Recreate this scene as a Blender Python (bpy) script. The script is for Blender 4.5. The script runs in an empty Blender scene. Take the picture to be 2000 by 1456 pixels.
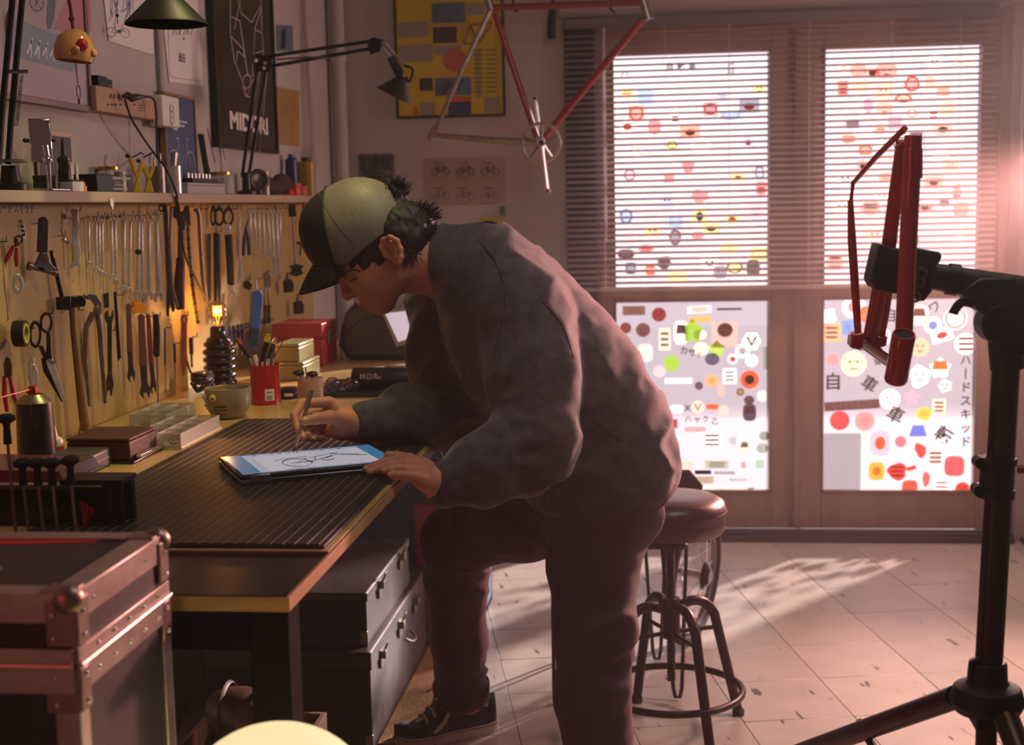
import bpy, bmesh, math, random
import numpy as np
from mathutils import Vector, Matrix, Quaternion
random.seed(7)
rng = np.random.default_rng(7)
SC = bpy.context.scene
COL = SC.collection
PI = math.pi
# ------------------------------------------------------------------ camera
FPX = 2704.18
YAW, PITCH, ROLL = 0.110544, 0.120198, 0.0207043
EYE = Vector((0, 0, 1.4))
_f = Vector((-math.sin(YAW) * math.cos(PITCH), math.cos(YAW) * math.cos(PITCH), -math.sin(PITCH)))
_r = Vector((math.cos(YAW), math.sin(YAW), 0))
_d = _f.cross(_r)
CR = _r * math.cos(ROLL) + _d * math.sin(ROLL)
CD = -_r * math.sin(ROLL) + _d * math.cos(ROLL)
CF = _f
cam = bpy.data.cameras.new('camera')
camo = bpy.data.objects.new('camera', cam)
COL.objects.link(camo)
cam.sensor_width = 36.0
cam.lens = FPX / 2000 * 36.0
mw = Matrix((CR, -CD, -CF)).transposed().to_4x4()
mw.translation = EYE
camo.matrix_world = mw
cam.clip_start = 0.05
cam.dof.use_dof = True
cam.dof.focus_distance = 2.75
cam.dof.aperture_fstop = 5.0
SC.camera = camo

def ray(px, py):
    return CR * ((px - 1000) / FPX) + CD * ((py - 728) / FPX) + CF
def onX(px, py, x):
    d = ray(px, py); return EYE + d * ((x - EYE.x) / d.x)
def onY(px, py, y):
    d = ray(px, py); return EYE + d * ((y - EYE.y) / d.y)
def onZ(px, py, z):
    d = ray(px, py); return EYE + d * ((z - EYE.z) / d.z)

# ------------------------------------------------------------------ view, world, lights
SC.view_settings.view_transform = 'Standard'
SC.view_settings.look = 'None'
SC.view_settings.exposure = 0.0
SC.view_settings.gamma = 1.0
SC.view_settings.use_curve_mapping = False
SC.cycles.max_bounces = 8
SC.cycles.diffuse_bounces = 3
SC.cycles.glossy_bounces = 3
SC.cycles.transmission_bounces = 6
SC.cycles.transparent_max_bounces = 12
SC.cycles.sample_clamp_indirect = 4.0
SC.cycles.caustics_reflective = False
SC.cycles.caustics_refractive = False
SC.cycles.use_denoising = True
W = bpy.data.worlds.new('world'); SC.world = W
W.use_nodes = True
bg = W.node_tree.nodes['Background']
bg.inputs[0].default_value = (0.86, 0.91, 1.0, 1)
bg.inputs[1].default_value = 0.75

def lin(c):
    return tuple((x / 12.92 if x <= 0.04045 else ((x + 0.055) / 1.055) ** 2.4) for x in (v / 255 for v in c))

def lamp(name, kind, loc, target, energy, col, size=0.3, size_y=None, spot=None, blend=0.6, spread=None):
    l = bpy.data.lights.new(name, kind)
    l.energy = energy; l.color = col
    if kind == 'AREA':
        l.size = size
        if size_y: l.shape = 'RECTANGLE'; l.size_y = size_y
        if spread: l.spread = spread
    elif kind == 'SUN': l.angle = size
    else:
        l.shadow_soft_size = size
        if kind == 'SPOT': l.spot_size = spot; l.spot_blend = blend
    o = bpy.data.objects.new(name, l); COL.objects.link(o)
    o.location = loc
    if target is not None:
        o.rotation_euler = (Vector(target) - Vector(loc)).to_track_quat('-Z', 'Y').to_euler()
    return o

# the sun behind the doors (low, from the back right), two gelled studio lamps and an added overhead fill outside the frame
lamp('sun', 'SUN', (4, 12, 5), Vector((4, 12, 5)) + Vector((-0.60, -0.80, -0.40)), 34.0, (1.0, 0.83, 0.72), 0.045)
lamp('pink_gel_lamp', 'AREA', (1.72, 5.30, 1.75), (-0.2, 3.0, 0.8), 36, (1.0, 0.62, 0.56), 0.3)
lamp('rim_spot', 'SPOT', (1.53, 5.58, 1.55), (0.02, 3.15, 0.72), 950, (1.0, 0.40, 0.36), 0.10, spot=0.56, blend=0.6)
lamp('floor_spot', 'SPOT', (2.3, 3.7, 1.9), (1.02, 3.75, 0), 520, (1.0, 0.60, 0.50), 0.15, spot=0.80, blend=0.9)
lamp('red_gel_lamp', 'AREA', (0.95, 2.0, 0.35), (-0.5, 3.4, 0.5), 0, (1.0, 0.10, 0.05), 0.2)
lamp('red_front_lamp', 'AREA', (-1.15, 0.35, 1.5), (-0.85, 1.6, 0.8), 1.6, (1.0, 0.12, 0.10), 0.25)
lamp('yellow_gel_lamp', 'SPOT', (-0.50, 2.8, 2.6), (-1.12, 2.95, 0.92), 44, (1.0, 0.86, 0.30), 0.05, spot=0.80, blend=0.6)
lamp('overhead_fill', 'AREA', (0.3, 2.4, 2.62), (-0.6, 3.6, 0), 11, (1.0, 0.92, 0.86), 0.9)  # unseen soft fill added from above to brighten the room

# ------------------------------------------------------------------ materials
MATS = {}
def pm(name, col, rough=0.5, metal=0.0, var=0.0, vscale=8.0, bump=0.0, bscale=40.0, coat=0.0, spec=0.5,
       stretch=None, col2=None, transm=0.0, emit=None, estr=0.0, sheen=0.0, alpha=None):
    if name in MATS: return MATS[name]
    m = bpy.data.materials.new(name); m.use_nodes = True
    nt = m.node_tree; N = nt.nodes; L = nt.links
    b = N['Principled BSDF']
    c = lin(col)
    b.inputs['Base Color'].default_value = (*c, 1)
    b.inputs['Roughness'].default_value = rough
    b.inputs['Metallic'].default_value = metal
    b.inputs['Specular IOR Level'].default_value = spec
    b.inputs['Coat Weight'].default_value = coat
    b.inputs['Transmission Weight'].default_value = transm
    if sheen:
        b.inputs['Sheen Weight'].default_value = sheen
        b.inputs['Sheen Roughness'].default_value = 0.45
    if emit:
        b.inputs['Emission Color'].default_value = (*lin(emit), 1)
        b.inputs['Emission Strength'].default_value = estr
    if var or bump:
        tc = N.new('ShaderNodeTexCoord')
        mp = N.new('ShaderNodeMapping')
        if stretch: mp.inputs['Scale'].default_value = stretch
        L.new(tc.outputs['Object'], mp.inputs['Vector'])
    if var:
        n = N.new('ShaderNodeTexNoise'); n.inputs['Scale'].default_value = vscale; n.inputs['Detail'].default_value = 6
        n.inputs['Roughness'].default_value = 0.62
        L.new(mp.outputs[0], n.inputs['Vector'])
        r = N.new('ShaderNodeValToRGB'); r.color_ramp.elements[0].position = 0.3; r.color_ramp.elements[1].position = 0.7
        a = tuple(max(0, x * (1 - var)) for x in c)
        z = tuple(min(1, x * (1 + var)) for x in c) if col2 is None else lin(col2)
        r.color_ramp.elements[0].color = (*a, 1) if col2 is None else (*c, 1)
        r.color_ramp.elements[1].color = (*z, 1)
        L.new(n.outputs[0], r.inputs[0]); L.new(r.outputs[0], b.inputs['Base Color'])
        mr = N.new('ShaderNodeMapRange'); mr.inputs['To Min'].default_value = max(0.02, rough - 0.09); mr.inputs['To Max'].default_value = min(1, rough + 0.09)
        L.new(n.outputs[0], mr.inputs['Value']); L.new(mr.outputs[0], b.inputs['Roughness'])
    if bump:
        n2 = N.new('ShaderNodeTexNoise'); n2.inputs['Scale'].default_value = bscale; n2.inputs['Detail'].default_value = 4
        L.new(mp.outputs[0], n2.inputs['Vector'])
        bp = N.new('ShaderNodeBump'); bp.inputs['Strength'].default_value = bump; bp.inputs['Distance'].default_value = 0.004
        L.new(n2.outputs[0], bp.inputs['Height']); L.new(bp.outputs[0], b.inputs['Normal'])
    MATS[name] = m
    return m

def translucent_mat(name, col, clear=0.3, trans=0.8, cleart=None):
    """thin backlit film: part clear, part light-scattering"""
    if name in MATS: return MATS[name]
    m = bpy.data.materials.new(name); m.use_nodes = True
    nt = m.node_tree; N = nt.nodes; L = nt.links
    out = N['Material Output']; N.remove(N['Principled BSDF'])
    c = (*lin(col), 1)
    tl = N.new('ShaderNodeBsdfTranslucent'); tl.inputs[0].default_value = c
    df = N.new('ShaderNodeBsdfDiffuse'); df.inputs[0].default_value = c
    tr = N.new('ShaderNodeBsdfTransparent'); tr.inputs[0].default_value = c if cleart is None else (*lin(cleart), 1)
    m1 = N.new('ShaderNodeMixShader'); m1.inputs[0].default_value = trans
    L.new(df.outputs[0], m1.inputs[1]); L.new(tl.outputs[0], m1.inputs[2])
    m2 = N.new('ShaderNodeMixShader'); m2.inputs[0].default_value = clear
    L.new(m1.outputs[0], m2.inputs[1]); L.new(tr.outputs[0], m2.inputs[2])
    L.new(m2.outputs[0], out.inputs[0])
    MATS[name] = m
    return m

def glass_mat(name, col=(235, 240, 240), rough=0.05, clear=0.75, glossy=False):
    """thin glass or clear plastic: light passes, edges and gloss show"""
    if name in MATS: return MATS[name]
    m = bpy.data.materials.new(name); m.use_nodes = True
    nt = m.node_tree; N = nt.nodes; L = nt.links
    out = N['Material Output']; b = N['Principled BSDF']
    b.inputs['Base Color'].default_value = (*lin(col), 1); b.inputs['Roughness'].default_value = rough
    if glossy:
        N.remove(b); b = N.new('ShaderNodeBsdfGlossy'); b.inputs['Roughness'].default_value = rough
    tr = N.new('ShaderNodeBsdfTransparent'); tr.inputs[0].default_value = (*lin(col), 1)
    lw = N.new('ShaderNodeLayerWeight'); lw.inputs[0].default_value = 0.35
    mr = N.new('ShaderNodeMapRange'); mr.inputs['To Min'].default_value = clear; mr.inputs['To Max'].default_value = 0.1
    L.new(lw.outputs['Facing'], mr.inputs['Value'])
    mx = N.new('ShaderNodeMixShader')
    L.new(mr.outputs[0], mx.inputs[0]); L.new(b.outputs[0], mx.inputs[1]); L.new(tr.outputs[0], mx.inputs[2])
    L.new(mx.outputs[0], out.inputs[0])
    MATS[name] = m
    return m

# ------------------------------------------------------------------ mesh builder
def basis(ax):
    a = Vector(ax).normalized()
    u = a.orthogonal().normalized(); w = a.cross(u)
    return a, u, w

class MB:
    def __init__(s):
        s.v = []; s.f = []; s.m = []; s.mats = []; s.k = 0
    def use(s, mat):
        if mat not in s.mats: s.mats.append(mat)
        s.k = s.mats.index(mat); return s
    def add(s, vs, fs):
        o = len(s.v)
        s.v.extend(Vector(p) for p in vs)
        for q in fs: s.f.append([i + o for i in q]); s.m.append(s.k)
        return s
    def box(s, c, d, R=None):
        c = Vector(c); h = Vector(d) / 2
        vs = []
        for x in (-1, 1):
            for y in (-1, 1):
                for z in (-1, 1):
                    p = Vector((x * h.x, y * h.y, z * h.z))
                    vs.append(c + (R @ p if R else p))
        return s.add(vs, [(0, 1, 3, 2), (4, 6, 7, 5), (0, 4, 5, 1), (2, 3, 7, 6), (0, 2, 6, 4), (1, 5, 7, 3)])
    def box2(s, a, b):
        a = Vector(a); b = Vector(b)
        return s.box((a + b) / 2, [abs(x) for x in (b - a)])
    def tube(s, pts, r, n=10, closed=False, caps=True, flat=None):
        pts = [Vector(p) for p in pts]; N = len(pts)
        rs = r if isinstance(r, list) else [r] * N
        T = []
        for i in range(N):
            a = pts[i - 1] if (i > 0 or closed) else pts[i]
            b = pts[(i + 1) % N] if (i < N - 1 or closed) else pts[i]
            t = (b - a)
            T.append(t.normalized() if t.length > 1e-9 else Vector((0, 0, 1)))
        u = T[0].orthogonal().normalized() if flat is None else (Vector(flat) - T[0] * Vector(flat).dot(T[0])).normalized()
        vs = []
        for i in range(N):
            if flat is not None: u = Vector(flat)
            u = (u - T[i] * u.dot(T[i]))
            u = u.normalized() if u.length > 1e-6 else T[i].orthogonal().normalized()
            w = T[i].cross(u)
            ra, rb = (rs[i], rs[i]) if not isinstance(rs[i], (tuple, list)) else rs[i]
            for k in range(n):
                a = 2 * PI * k / n
                vs.append(pts[i] + u * (ra * math.cos(a)) + w * (rb * math.sin(a)))
        fs = []
        for i in range(N if closed else N - 1):
            j = (i + 1) % N
            for k in range(n):
                l = (k + 1) % n
                fs.append((i * n + k, i * n + l, j * n + l, j * n + k))
        if caps and not closed:
            fs.append(list(range(n))[::-1]); fs.append([(N - 1) * n + k for k in range(n)])
        return s.add(vs, fs)
    def cyl(s, a, b, r0, r1=None, n=16, caps=True):
        return s.tube([a, b], [r0, r0 if r1 is None else r1], n, caps=caps)
    def lathe(s, prof, org=(0, 0, 0), ax=(0, 0, 1), n=24, sx=1.0):
        a, u, w = basis(ax); org = Vector(org); vs = []; fs = []
        if tuple(ax) == (0, 0, 1): u, w = Vector((1, 0, 0)), Vector((0, 1, 0))
        for (r, z) in prof:
            for k in range(n):
                t = 2 * PI * k / n
                vs.append(org + a * z + u * (r * math.cos(t) * sx) + w * (r * math.sin(t)))
        P = len(prof)
        for i in range(P - 1):
            for k in range(n):
                l = (k + 1) % n
                fs.append((i * n + k, i * n + l, (i + 1) * n + l, (i + 1) * n + k))
        if prof[0][0] > 1e-6: fs.append(list(range(n))[::-1])
        if prof[-1][0] > 1e-6: fs.append([(P - 1) * n + k for k in range(n)])
        return s.add(vs, fs)
    def ball(s, c, r, nu=16, nv=10, R=None):
        c = Vector(c); r = Vector(r) if isinstance(r, (tuple, list, Vector)) else Vector((r, r, r))
        vs = [Vector((0, 0, -1))]; fs = []
        for j in range(1, nv):
            p = PI * j / nv - PI / 2
            for i in range(nu):
                t = 2 * PI * i / nu
                vs.append(Vector((math.cos(p) * math.cos(t), math.cos(p) * math.sin(t), math.sin(p))))
        vs.append(Vector((0, 0, 1)))
        for i in range(nu):
            fs.append((0, 1 + (i + 1) % nu, 1 + i))
            t = len(vs) - 1; o = 1 + (nv - 2) * nu
            fs.append((t, o + i, o + (i + 1) % nu))
        for j in range(nv - 2):
            for i in range(nu):
                a = 1 + j * nu
                fs.append((a + i, a + (i + 1) % nu, a + nu + (i + 1) % nu, a + nu + i))
        vs2 = []
        for p in vs:
            q = Vector((p.x * r.x, p.y * r.y, p.z * r.z))
            vs2.append(c + (R @ q if R else q))
        return s.add(vs2, fs)
    def torus(s, c, ax, R, r, n=24, m=8, flat=None, a0=0, a1=2 * PI):
        a, u, w = basis(ax); c = Vector(c)
        full = abs(a1 - a0 - 2 * PI) < 1e-6
        K = n if full else n + 1
        pts = [c + u * (R * math.cos(a0 + (a1 - a0) * i / n)) + w * (R * math.sin(a0 + (a1 - a0) * i / n)) for i in range(K)]
        return s.tube(pts, r, m, closed=full, flat=flat)
    def prism(s, poly, org, u, w, t):
        org = Vector(org); u = Vector(u); w = Vector(w); n = u.cross(w).normalized()
        area = sum(poly[i - 1][0] * poly[i][1] - poly[i][0] * poly[i - 1][1] for i in range(len(poly)))
        if area < 0: poly = poly[::-1]
        N = len(poly)
        vs = [org + u * a + w * b for a, b in poly] + [org + u * a + w * b + n * t for a, b in poly]
        fs = [list(range(N))[::-1], list(range(N, 2 * N))]
        for i in range(N):
            j = (i + 1) % N
            fs.append((i, j, N + j, N + i))
        return s.add(vs, fs)
    def ring(s, outer, inner, org, u, w, t):
        """flat frame between two loops of equal count"""
        org = Vector(org); u = Vector(u); w = Vector(w); n = u.cross(w).normalized(); N = len(outer)
        g = lambda P, z: [org + u * a + w * b + n * z for a, b in P]
        vs = g(outer, 0) + g(inner, 0) + g(outer, t) + g(inner, t); fs = []
        for i in range(N):
            j = (i + 1) % N
            fs += [(i, N + i, N + j, j), (2 * N + i, 2 * N + j, 3 * N + j, 3 * N + i), (i, j, 2 * N + j, 2 * N + i), (N + j, N + i, 3 * N + i, 3 * N + j)]
        return s.add(vs, fs)
    def text(s, txt, org, u, w, size, thick=0.0004, align='LEFT', bold=0.0, ay='BOTTOM_BASELINE'):
        c = bpy.data.curves.new('lettering', 'FONT')
        c.body = txt; c.size = 1.0; c.align_x = align; c.align_y = ay; c.offset = bold; c.resolution_u = 3
        c.extrude = 0.5
        o = bpy.data.objects.new('lettering', c); COL.objects.link(o)
        dg = bpy.context.evaluated_depsgraph_get()
        me = bpy.data.meshes.new_from_object(o.evaluated_get(dg))
        org = Vector(org); u = Vector(u); w = Vector(w); n = u.cross(w).normalized()
        s.add([org + u * (p.co.x * size) + w * (p.co.y * size) + n * ((p.co.z + 0.5) * thick) for p in me.vertices], [list(p.vertices) for p in me.polygons])
        bpy.data.objects.remove(o); bpy.data.meshes.remove(me); bpy.data.curves.remove(c)
        return s

WL = {}
def lab(o, label=None, cat=None, group=None, kind=None):
    if label: o['label'] = label
    if cat: o['category'] = cat
    if group: o['group'] = group
    if kind: o['kind'] = kind
    return o

def link_mesh(name, vs, fs, mats, mi=None, smooth=None):
    me = bpy.data.meshes.new(name)
    me.from_pydata([tuple(p) for p in vs], [], fs)
    for m in mats: me.materials.append(m)
    if mi is not None and len(mats) > 1: me.polygons.foreach_set('material_index', mi)
    if smooth is not None:
        me.polygons.foreach_set('use_smooth', [True] * len(me.polygons))
        if smooth < 3: me.set_sharp_from_angle(angle=smooth)
    me.update()
    o = bpy.data.objects.new(name, me); COL.objects.link(o)
    return o

def build(mb, name, mat=None, parent=None, loc=None, smooth=0.7, bevel=0.0, seg=2, sub=0, label=None, cat=None, group=None, kind=None, recalc=True):
    """ONE mesh object; a child of parent, or a thing / a piece of the setting of its own"""
    mats = mb.mats if mat is None else [mat]
    if parent is not None: base = WL[parent.name]
    elif loc is not None: base = Vector(loc)
    else:
        lo = Vector([min(p[i] for p in mb.v) for i in range(3)]); hi = Vector([max(p[i] for p in mb.v) for i in range(3)])
        base = Vector(((lo.x + hi.x) / 2, (lo.y + hi.y) / 2, lo.z))
    o = link_mesh(name, [p - base for p in mb.v], mb.f, mats, mb.m if mat is None else None, smooth)
    if recalc:
        bm = bmesh.new(); bm.from_mesh(o.data); bmesh.ops.recalc_face_normals(bm, faces=bm.faces); bm.to_mesh(o.data); bm.free()
    if parent is not None: o.parent = parent
    else: o.location = base
    WL[o.name] = base
    if bevel:
        md = o.modifiers.new('bevel', 'BEVEL'); md.width = bevel; md.segments = seg; md.limit_method = 'ANGLE'; md.angle_limit = 0.6
    if sub:
        md = o.modifiers.new('subsurf', 'SUBSURF'); md.levels = sub; md.render_levels = sub
    return lab(o, label, cat, group, kind)

def thing(name, label, cat, loc, group=None):
    o = bpy.data.objects.new(name, None); COL.objects.link(o)
    o.empty_display_size = 0.05
    o.location = loc; WL[o.name] = Vector(loc)
    return lab(o, label, cat, group)

def struct(name, loc=(0, 0, 0)):
    o = bpy.data.objects.new(name, None); COL.objects.link(o)
    o.location = loc; WL[o.name] = Vector(loc); o['kind'] = 'structure'
    return o

def rotz(a): return Matrix.Rotation(a, 3, 'Z')
def rot(ax, a): return Matrix.Rotation(a, 3, ax)
def circ(r, n, a0=0, cx=0, cy=0, ry=None):
    return [(cx + r * math.cos(a0 + 2 * PI * i / n), cy + (ry or r) * math.sin(a0 + 2 * PI * i / n)) for i in range(n)]
X1, Y1, Z1 = Vector((1, 0, 0)), Vector((0, 1, 0)), Vector((0, 0, 1))
def bez(p0, p1, p2, p3, n=12):
    p0, p1, p2, p3 = map(Vector, (p0, p1, p2, p3))
    return [p0 * (1 - t) ** 3 + p1 * (3 * t * (1 - t) ** 2) + p2 * (3 * t * t * (1 - t)) + p3 * t ** 3 for t in (i / n for i in range(n + 1))]
def spline(P, n=6):
    P = [Vector(p) for p in P]; out = []
    for i in range(len(P) - 1):
        a = P[max(i - 1, 0)]; b = P[i]; c = P[i + 1]; d = P[min(i + 2, len(P) - 1)]
        for k in range(n):
            t = k / n
            out.append(0.5 * ((2 * b) + (c - a) * t + (2 * a - 5 * b + 4 * c - d) * t * t + (3 * b - a - 3 * c + d) * t ** 3))
    return out + [P[-1]]

# common materials
BLACK = pm('black_plastic', (24, 22, 21), 0.42, bump=0.05, bscale=300)
BLACKM = pm('black_painted_metal', (22, 20, 20), 0.38, 0.3, var=0.2, vscale=30)
RUBBER = pm('black_rubber', (20, 19, 18), 0.75, bump=0.1, bscale=200)
STEEL = pm('polished_steel', (214, 208, 204), 0.30, 0.6, var=0.12, vscale=60)
DSTEEL = pm('dull_steel', (140, 132, 126), 0.4, 1.0, var=0.25, vscale=50)
OLDSTEEL = pm('oily_dark_steel', (76, 66, 60), 0.45, 0.8, var=0.35, vscale=40)
CHROME = pm('chrome', (225, 222, 220), 0.07, 1.0)
BRASS = pm('brass', (190, 150, 70), 0.3, 1.0)
WHITE = pm('white_plastic', (225, 218, 210), 0.45)
CREAM = pm('cream_paper', (222, 212, 196), 0.85, var=0.06, vscale=12)
PAPER = pm('white_paper', (226, 220, 216), 0.85, var=0.04, vscale=9)
INK = pm('black_ink', (30, 28, 28), 0.8)
RED = pm('red_plastic', (176, 22, 20), 0.4)
REDTIN = pm('red_painted_tin', (170, 16, 18), 0.28, 0.0, coat=0.4, var=0.08, vscale=20)
YELLOW = pm('yellow_plastic', (216, 176, 22), 0.42)
ORANGE = pm('orange_plastic', (224, 96, 20), 0.42)
BLUE = pm('blue_plastic', (36, 84, 170), 0.42)
BROWN = pm('brown_leather', (70, 40, 28), 0.5, var=0.3, vscale=30, bump=0.2, bscale=120)
WOODT = pm('turned_wood_handle', (126, 84, 48), 0.45, var=0.25, vscale=12, stretch=(8, 8, 1))
# ================================================================== THE SETTING
WX = -1.37          # face of the left wall
BY = 5.75           # face of the back wall
PLASTER = pm('warm_white_plaster', (184, 174, 168), 0.85, var=0.07, vscale=3, bump=0.15, bscale=60)
CEILM = pm('ceiling_paint', (150, 140, 134), 0.9, var=0.05, vscale=3)
# floor: slab and vinyl tiles laid at a slant
GROUT = pm('dark_floor_joint', (104, 84, 76), 0.9)
fl = build(MB().box2((-1.6, -0.4, -0.06), (2.6, 6.0, -0.004)), 'floor', GROUT, loc=(0, 0, 0), kind='structure')
TA = math.radians(11.3); TU = Vector((math.cos(TA), math.sin(TA), 0)); TV = Vector((-math.sin(TA), math.cos(TA), 0)); TS = 0.3055
def scuff(m):
    nt = m.node_tree; N = nt.nodes; L = nt.links; b = N['Principled BSDF']
    tc = N.new('ShaderNodeTexCoord'); oi = N.new('ShaderNodeObjectInfo'); ad = N.new('ShaderNodeVectorMath'); ad.operation = 'ADD'
    L.new(tc.outputs['Object'], ad.inputs[0]); L.new(oi.outputs['Location'], ad.inputs[1])
    src = b.inputs['Base Color'].links[0].from_socket
    for sc, st, lo, hi in ((26, (1, .22, 1), .66, .71), (70, (.35, 1, 1), .70, .75)):
        mp = N.new('ShaderNodeMapping'); mp.inputs['Scale'].default_value = st; mp.inputs['Rotation'].default_value = (0, 0, sc)
        L.new(ad.outputs[0], mp.inputs['Vector'])
        n = N.new('ShaderNodeTexNoise'); n.inputs['Scale'].default_value = sc; n.inputs['Detail'].default_value = 3; L.new(mp.outputs[0], n.inputs['Vector'])
        r = N.new('ShaderNodeMapRange'); r.inputs['From Min'].default_value = lo; r.inputs['From Max'].default_value = hi; L.new(n.outputs[0], r.inputs['Value'])
        mx = N.new('ShaderNodeMix'); mx.data_type = 'RGBA'; mx.inputs['B'].default_value = (*lin((70, 52, 46)), 1)
        L.new(r.outputs[0], mx.inputs['Factor']); L.new(src, mx.inputs['A']); src = mx.outputs['Result']
    L.new(src, b.inputs['Base Color']); return m
TILES = [pm('vinyl_floor_tile_%s' % n, c, 0.36, var=0.10, vscale=7, bump=0.06, bscale=18) for n, c in (('a', (170, 156, 146)), ('b', (176, 161, 150)), ('c', (164, 151, 142)))]
for _m in TILES: scuff(_m)
tm = {}
for q in range(3):
    b = MB().box((0, 0, -0.003), (TS - 0.0018, TS - 0.0018, 0.006))
    tm[q] = b
proto = None
cnt = 0
cand = []
for i in range(-20, 30):
    for j in range(-8, 30):
        c = TU * ((i + 0.5) * TS) + TV * (0.175 + (j + 0.5) * TS)
        if -1.30 < c.x < 2.1 and 0.3 < c.y < 5.95: cand.append((i, j, c))
cand.sort(key=lambda t: -t[2].y)
cand = cand[:296]
me3 = []
for q in range(3):
    o = build(MB().box((0, 0, -0.003), (TS - 0.0018, TS - 0.0018, 0.006)), 'floor_tile', TILES[q], parent=fl, bevel=0.0008, seg=1)
    me3.append(o)
for k, (i, j, c) in enumerate(cand):
    o = me3[k] if k < 3 else me3[(i * 7 + j * 3) % 3].copy()
    if k >= 3: COL.objects.link(o); o.parent = fl
    o.location = c + Vector((0, 0, random.uniform(-0.0004, 0.0004))); o.rotation_euler = (0, 0, TA)
# walls and ceiling
build(MB().box2((WX - 0.12, -0.4, 0), (WX, 5.9, 2.75)), 'wall_left', PLASTER, kind='structure')
DL, DR, DT = -0.395, 1.375, 2.135
wb = MB().box2((WX - 0.12, BY, 0), (DL, BY + 0.2, 2.75)).box2((DR, BY, 0), (2.6, BY + 0.2, 2.75)).box2((DL, BY, DT), (DR, BY + 0.2, 2.75))
build(wb, 'wall_back', PLASTER, kind='structure')
build(MB().box2((2.45, -0.4, 0), (2.6, BY, 2.75)), 'wall_right', PLASTER, kind='structure')
build(MB().box2((WX, -0.55, 0), (2.45, -0.4, 2.75)), 'wall_front', PLASTER, kind='structure')
build(MB().box2((-1.6, -0.55, 2.75), (2.6, 6.0, 2.85)), 'ceiling', CEILM, kind='structure')
TRIMW = pm('trim_paint', (176, 160, 152), 0.6)
# pale lintel board over the doors, corner pipe
build(MB().box2((DL - 0.02, BY - 0.035, DT + 0.012), (DR + 0.7, BY, DT + 0.075)), 'trim_1', TRIMW, kind='structure', bevel=0.004)
p = MB().cyl((WX + 0.045, BY - 0.05, 0), (WX + 0.045, BY - 0.05, 2.75), 0.028, n=20)
for z in (1.3, 2.0): p.cyl((WX + 0.045, BY - 0.05, z), (WX + 0.045, BY - 0.05, z + 0.03), 0.033, n=20)
build(p, 'trim_2', PLASTER, kind='structure')
build(MB().box2((WX, BY - 0.018, 0), (DL, BY, 0.10)), 'baseboard_back', TRIMW, kind='structure', bevel=0.003)
# metal folding-grille channel on the floor right of the doors
g = MB()
for k in range(4): g.box2((DR + 0.06 + k * 0.05, BY - 0.9, 0), (DR + 0.075 + k * 0.05, BY, 0.018))
build(g, 'trim_3', OLDSTEEL, kind='structure')
# red-lit corrugated shutter edge standing right of the doors
s = MB()
for k in range(9): s.box2((DR + 0.03 + k * 0.06, BY - 0.05 - 0.015 * (k % 2), 0), (DR + 0.085 + k * 0.06, BY - 0.012, 2.1))
build(s, 'trim_4', TRIMW, kind='structure', bevel=0.006)

DOORW = pm('weathered_door_wood', (162, 130, 112), 0.6, var=0.16, vscale=10, stretch=(1, 1, 0.15), bump=0.1, bscale=30)
DARKJ = pm('dark_jamb_paint', (52, 40, 40), 0.6, var=0.1, vscale=8)
FROST = translucent_mat('frosted_glass', (132, 132, 142), clear=0.68, trans=0.85, cleart=(240, 240, 246))
FROSTU = translucent_mat('frosted_glass_upper', (168, 170, 182), clear=0.62, trans=0.9, cleart=(246, 246, 250))
# frame: dark left jamb, head, right jamb, threshold
fr = struct('door_frame')
build(MB().box2((DL, BY - 0.02, 0), (-0.275, BY + 0.12, DT)), 'jamb', DARKJ, fr, bevel=0.003)
build(MB().box2((1.335, BY + 0.01, 0), (DR, BY + 0.12, DT)), 'jamb', DOORW, fr, bevel=0.003)
build(MB().box2((-0.275, BY + 0.01, 2.085), (1.335, BY + 0.12, DT)), 'head', DOORW, fr, bevel=0.003)
th = MB().box2((-0.40, BY - 0.10, 0), (1.40, BY + 0.14, 0.022)).box2((-0.40, BY - 0.07, 0.022), (1.40, BY - 0.055, 0.034)).box2((-0.40, BY - 0.03, 0.022), (1.40, BY - 0.012, 0.034))
build(th, 'threshold', pm('worn_threshold_metal', (58, 46, 44), 0.45, 0.6, var=0.3, vscale=30), fr, bevel=0.002)

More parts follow.
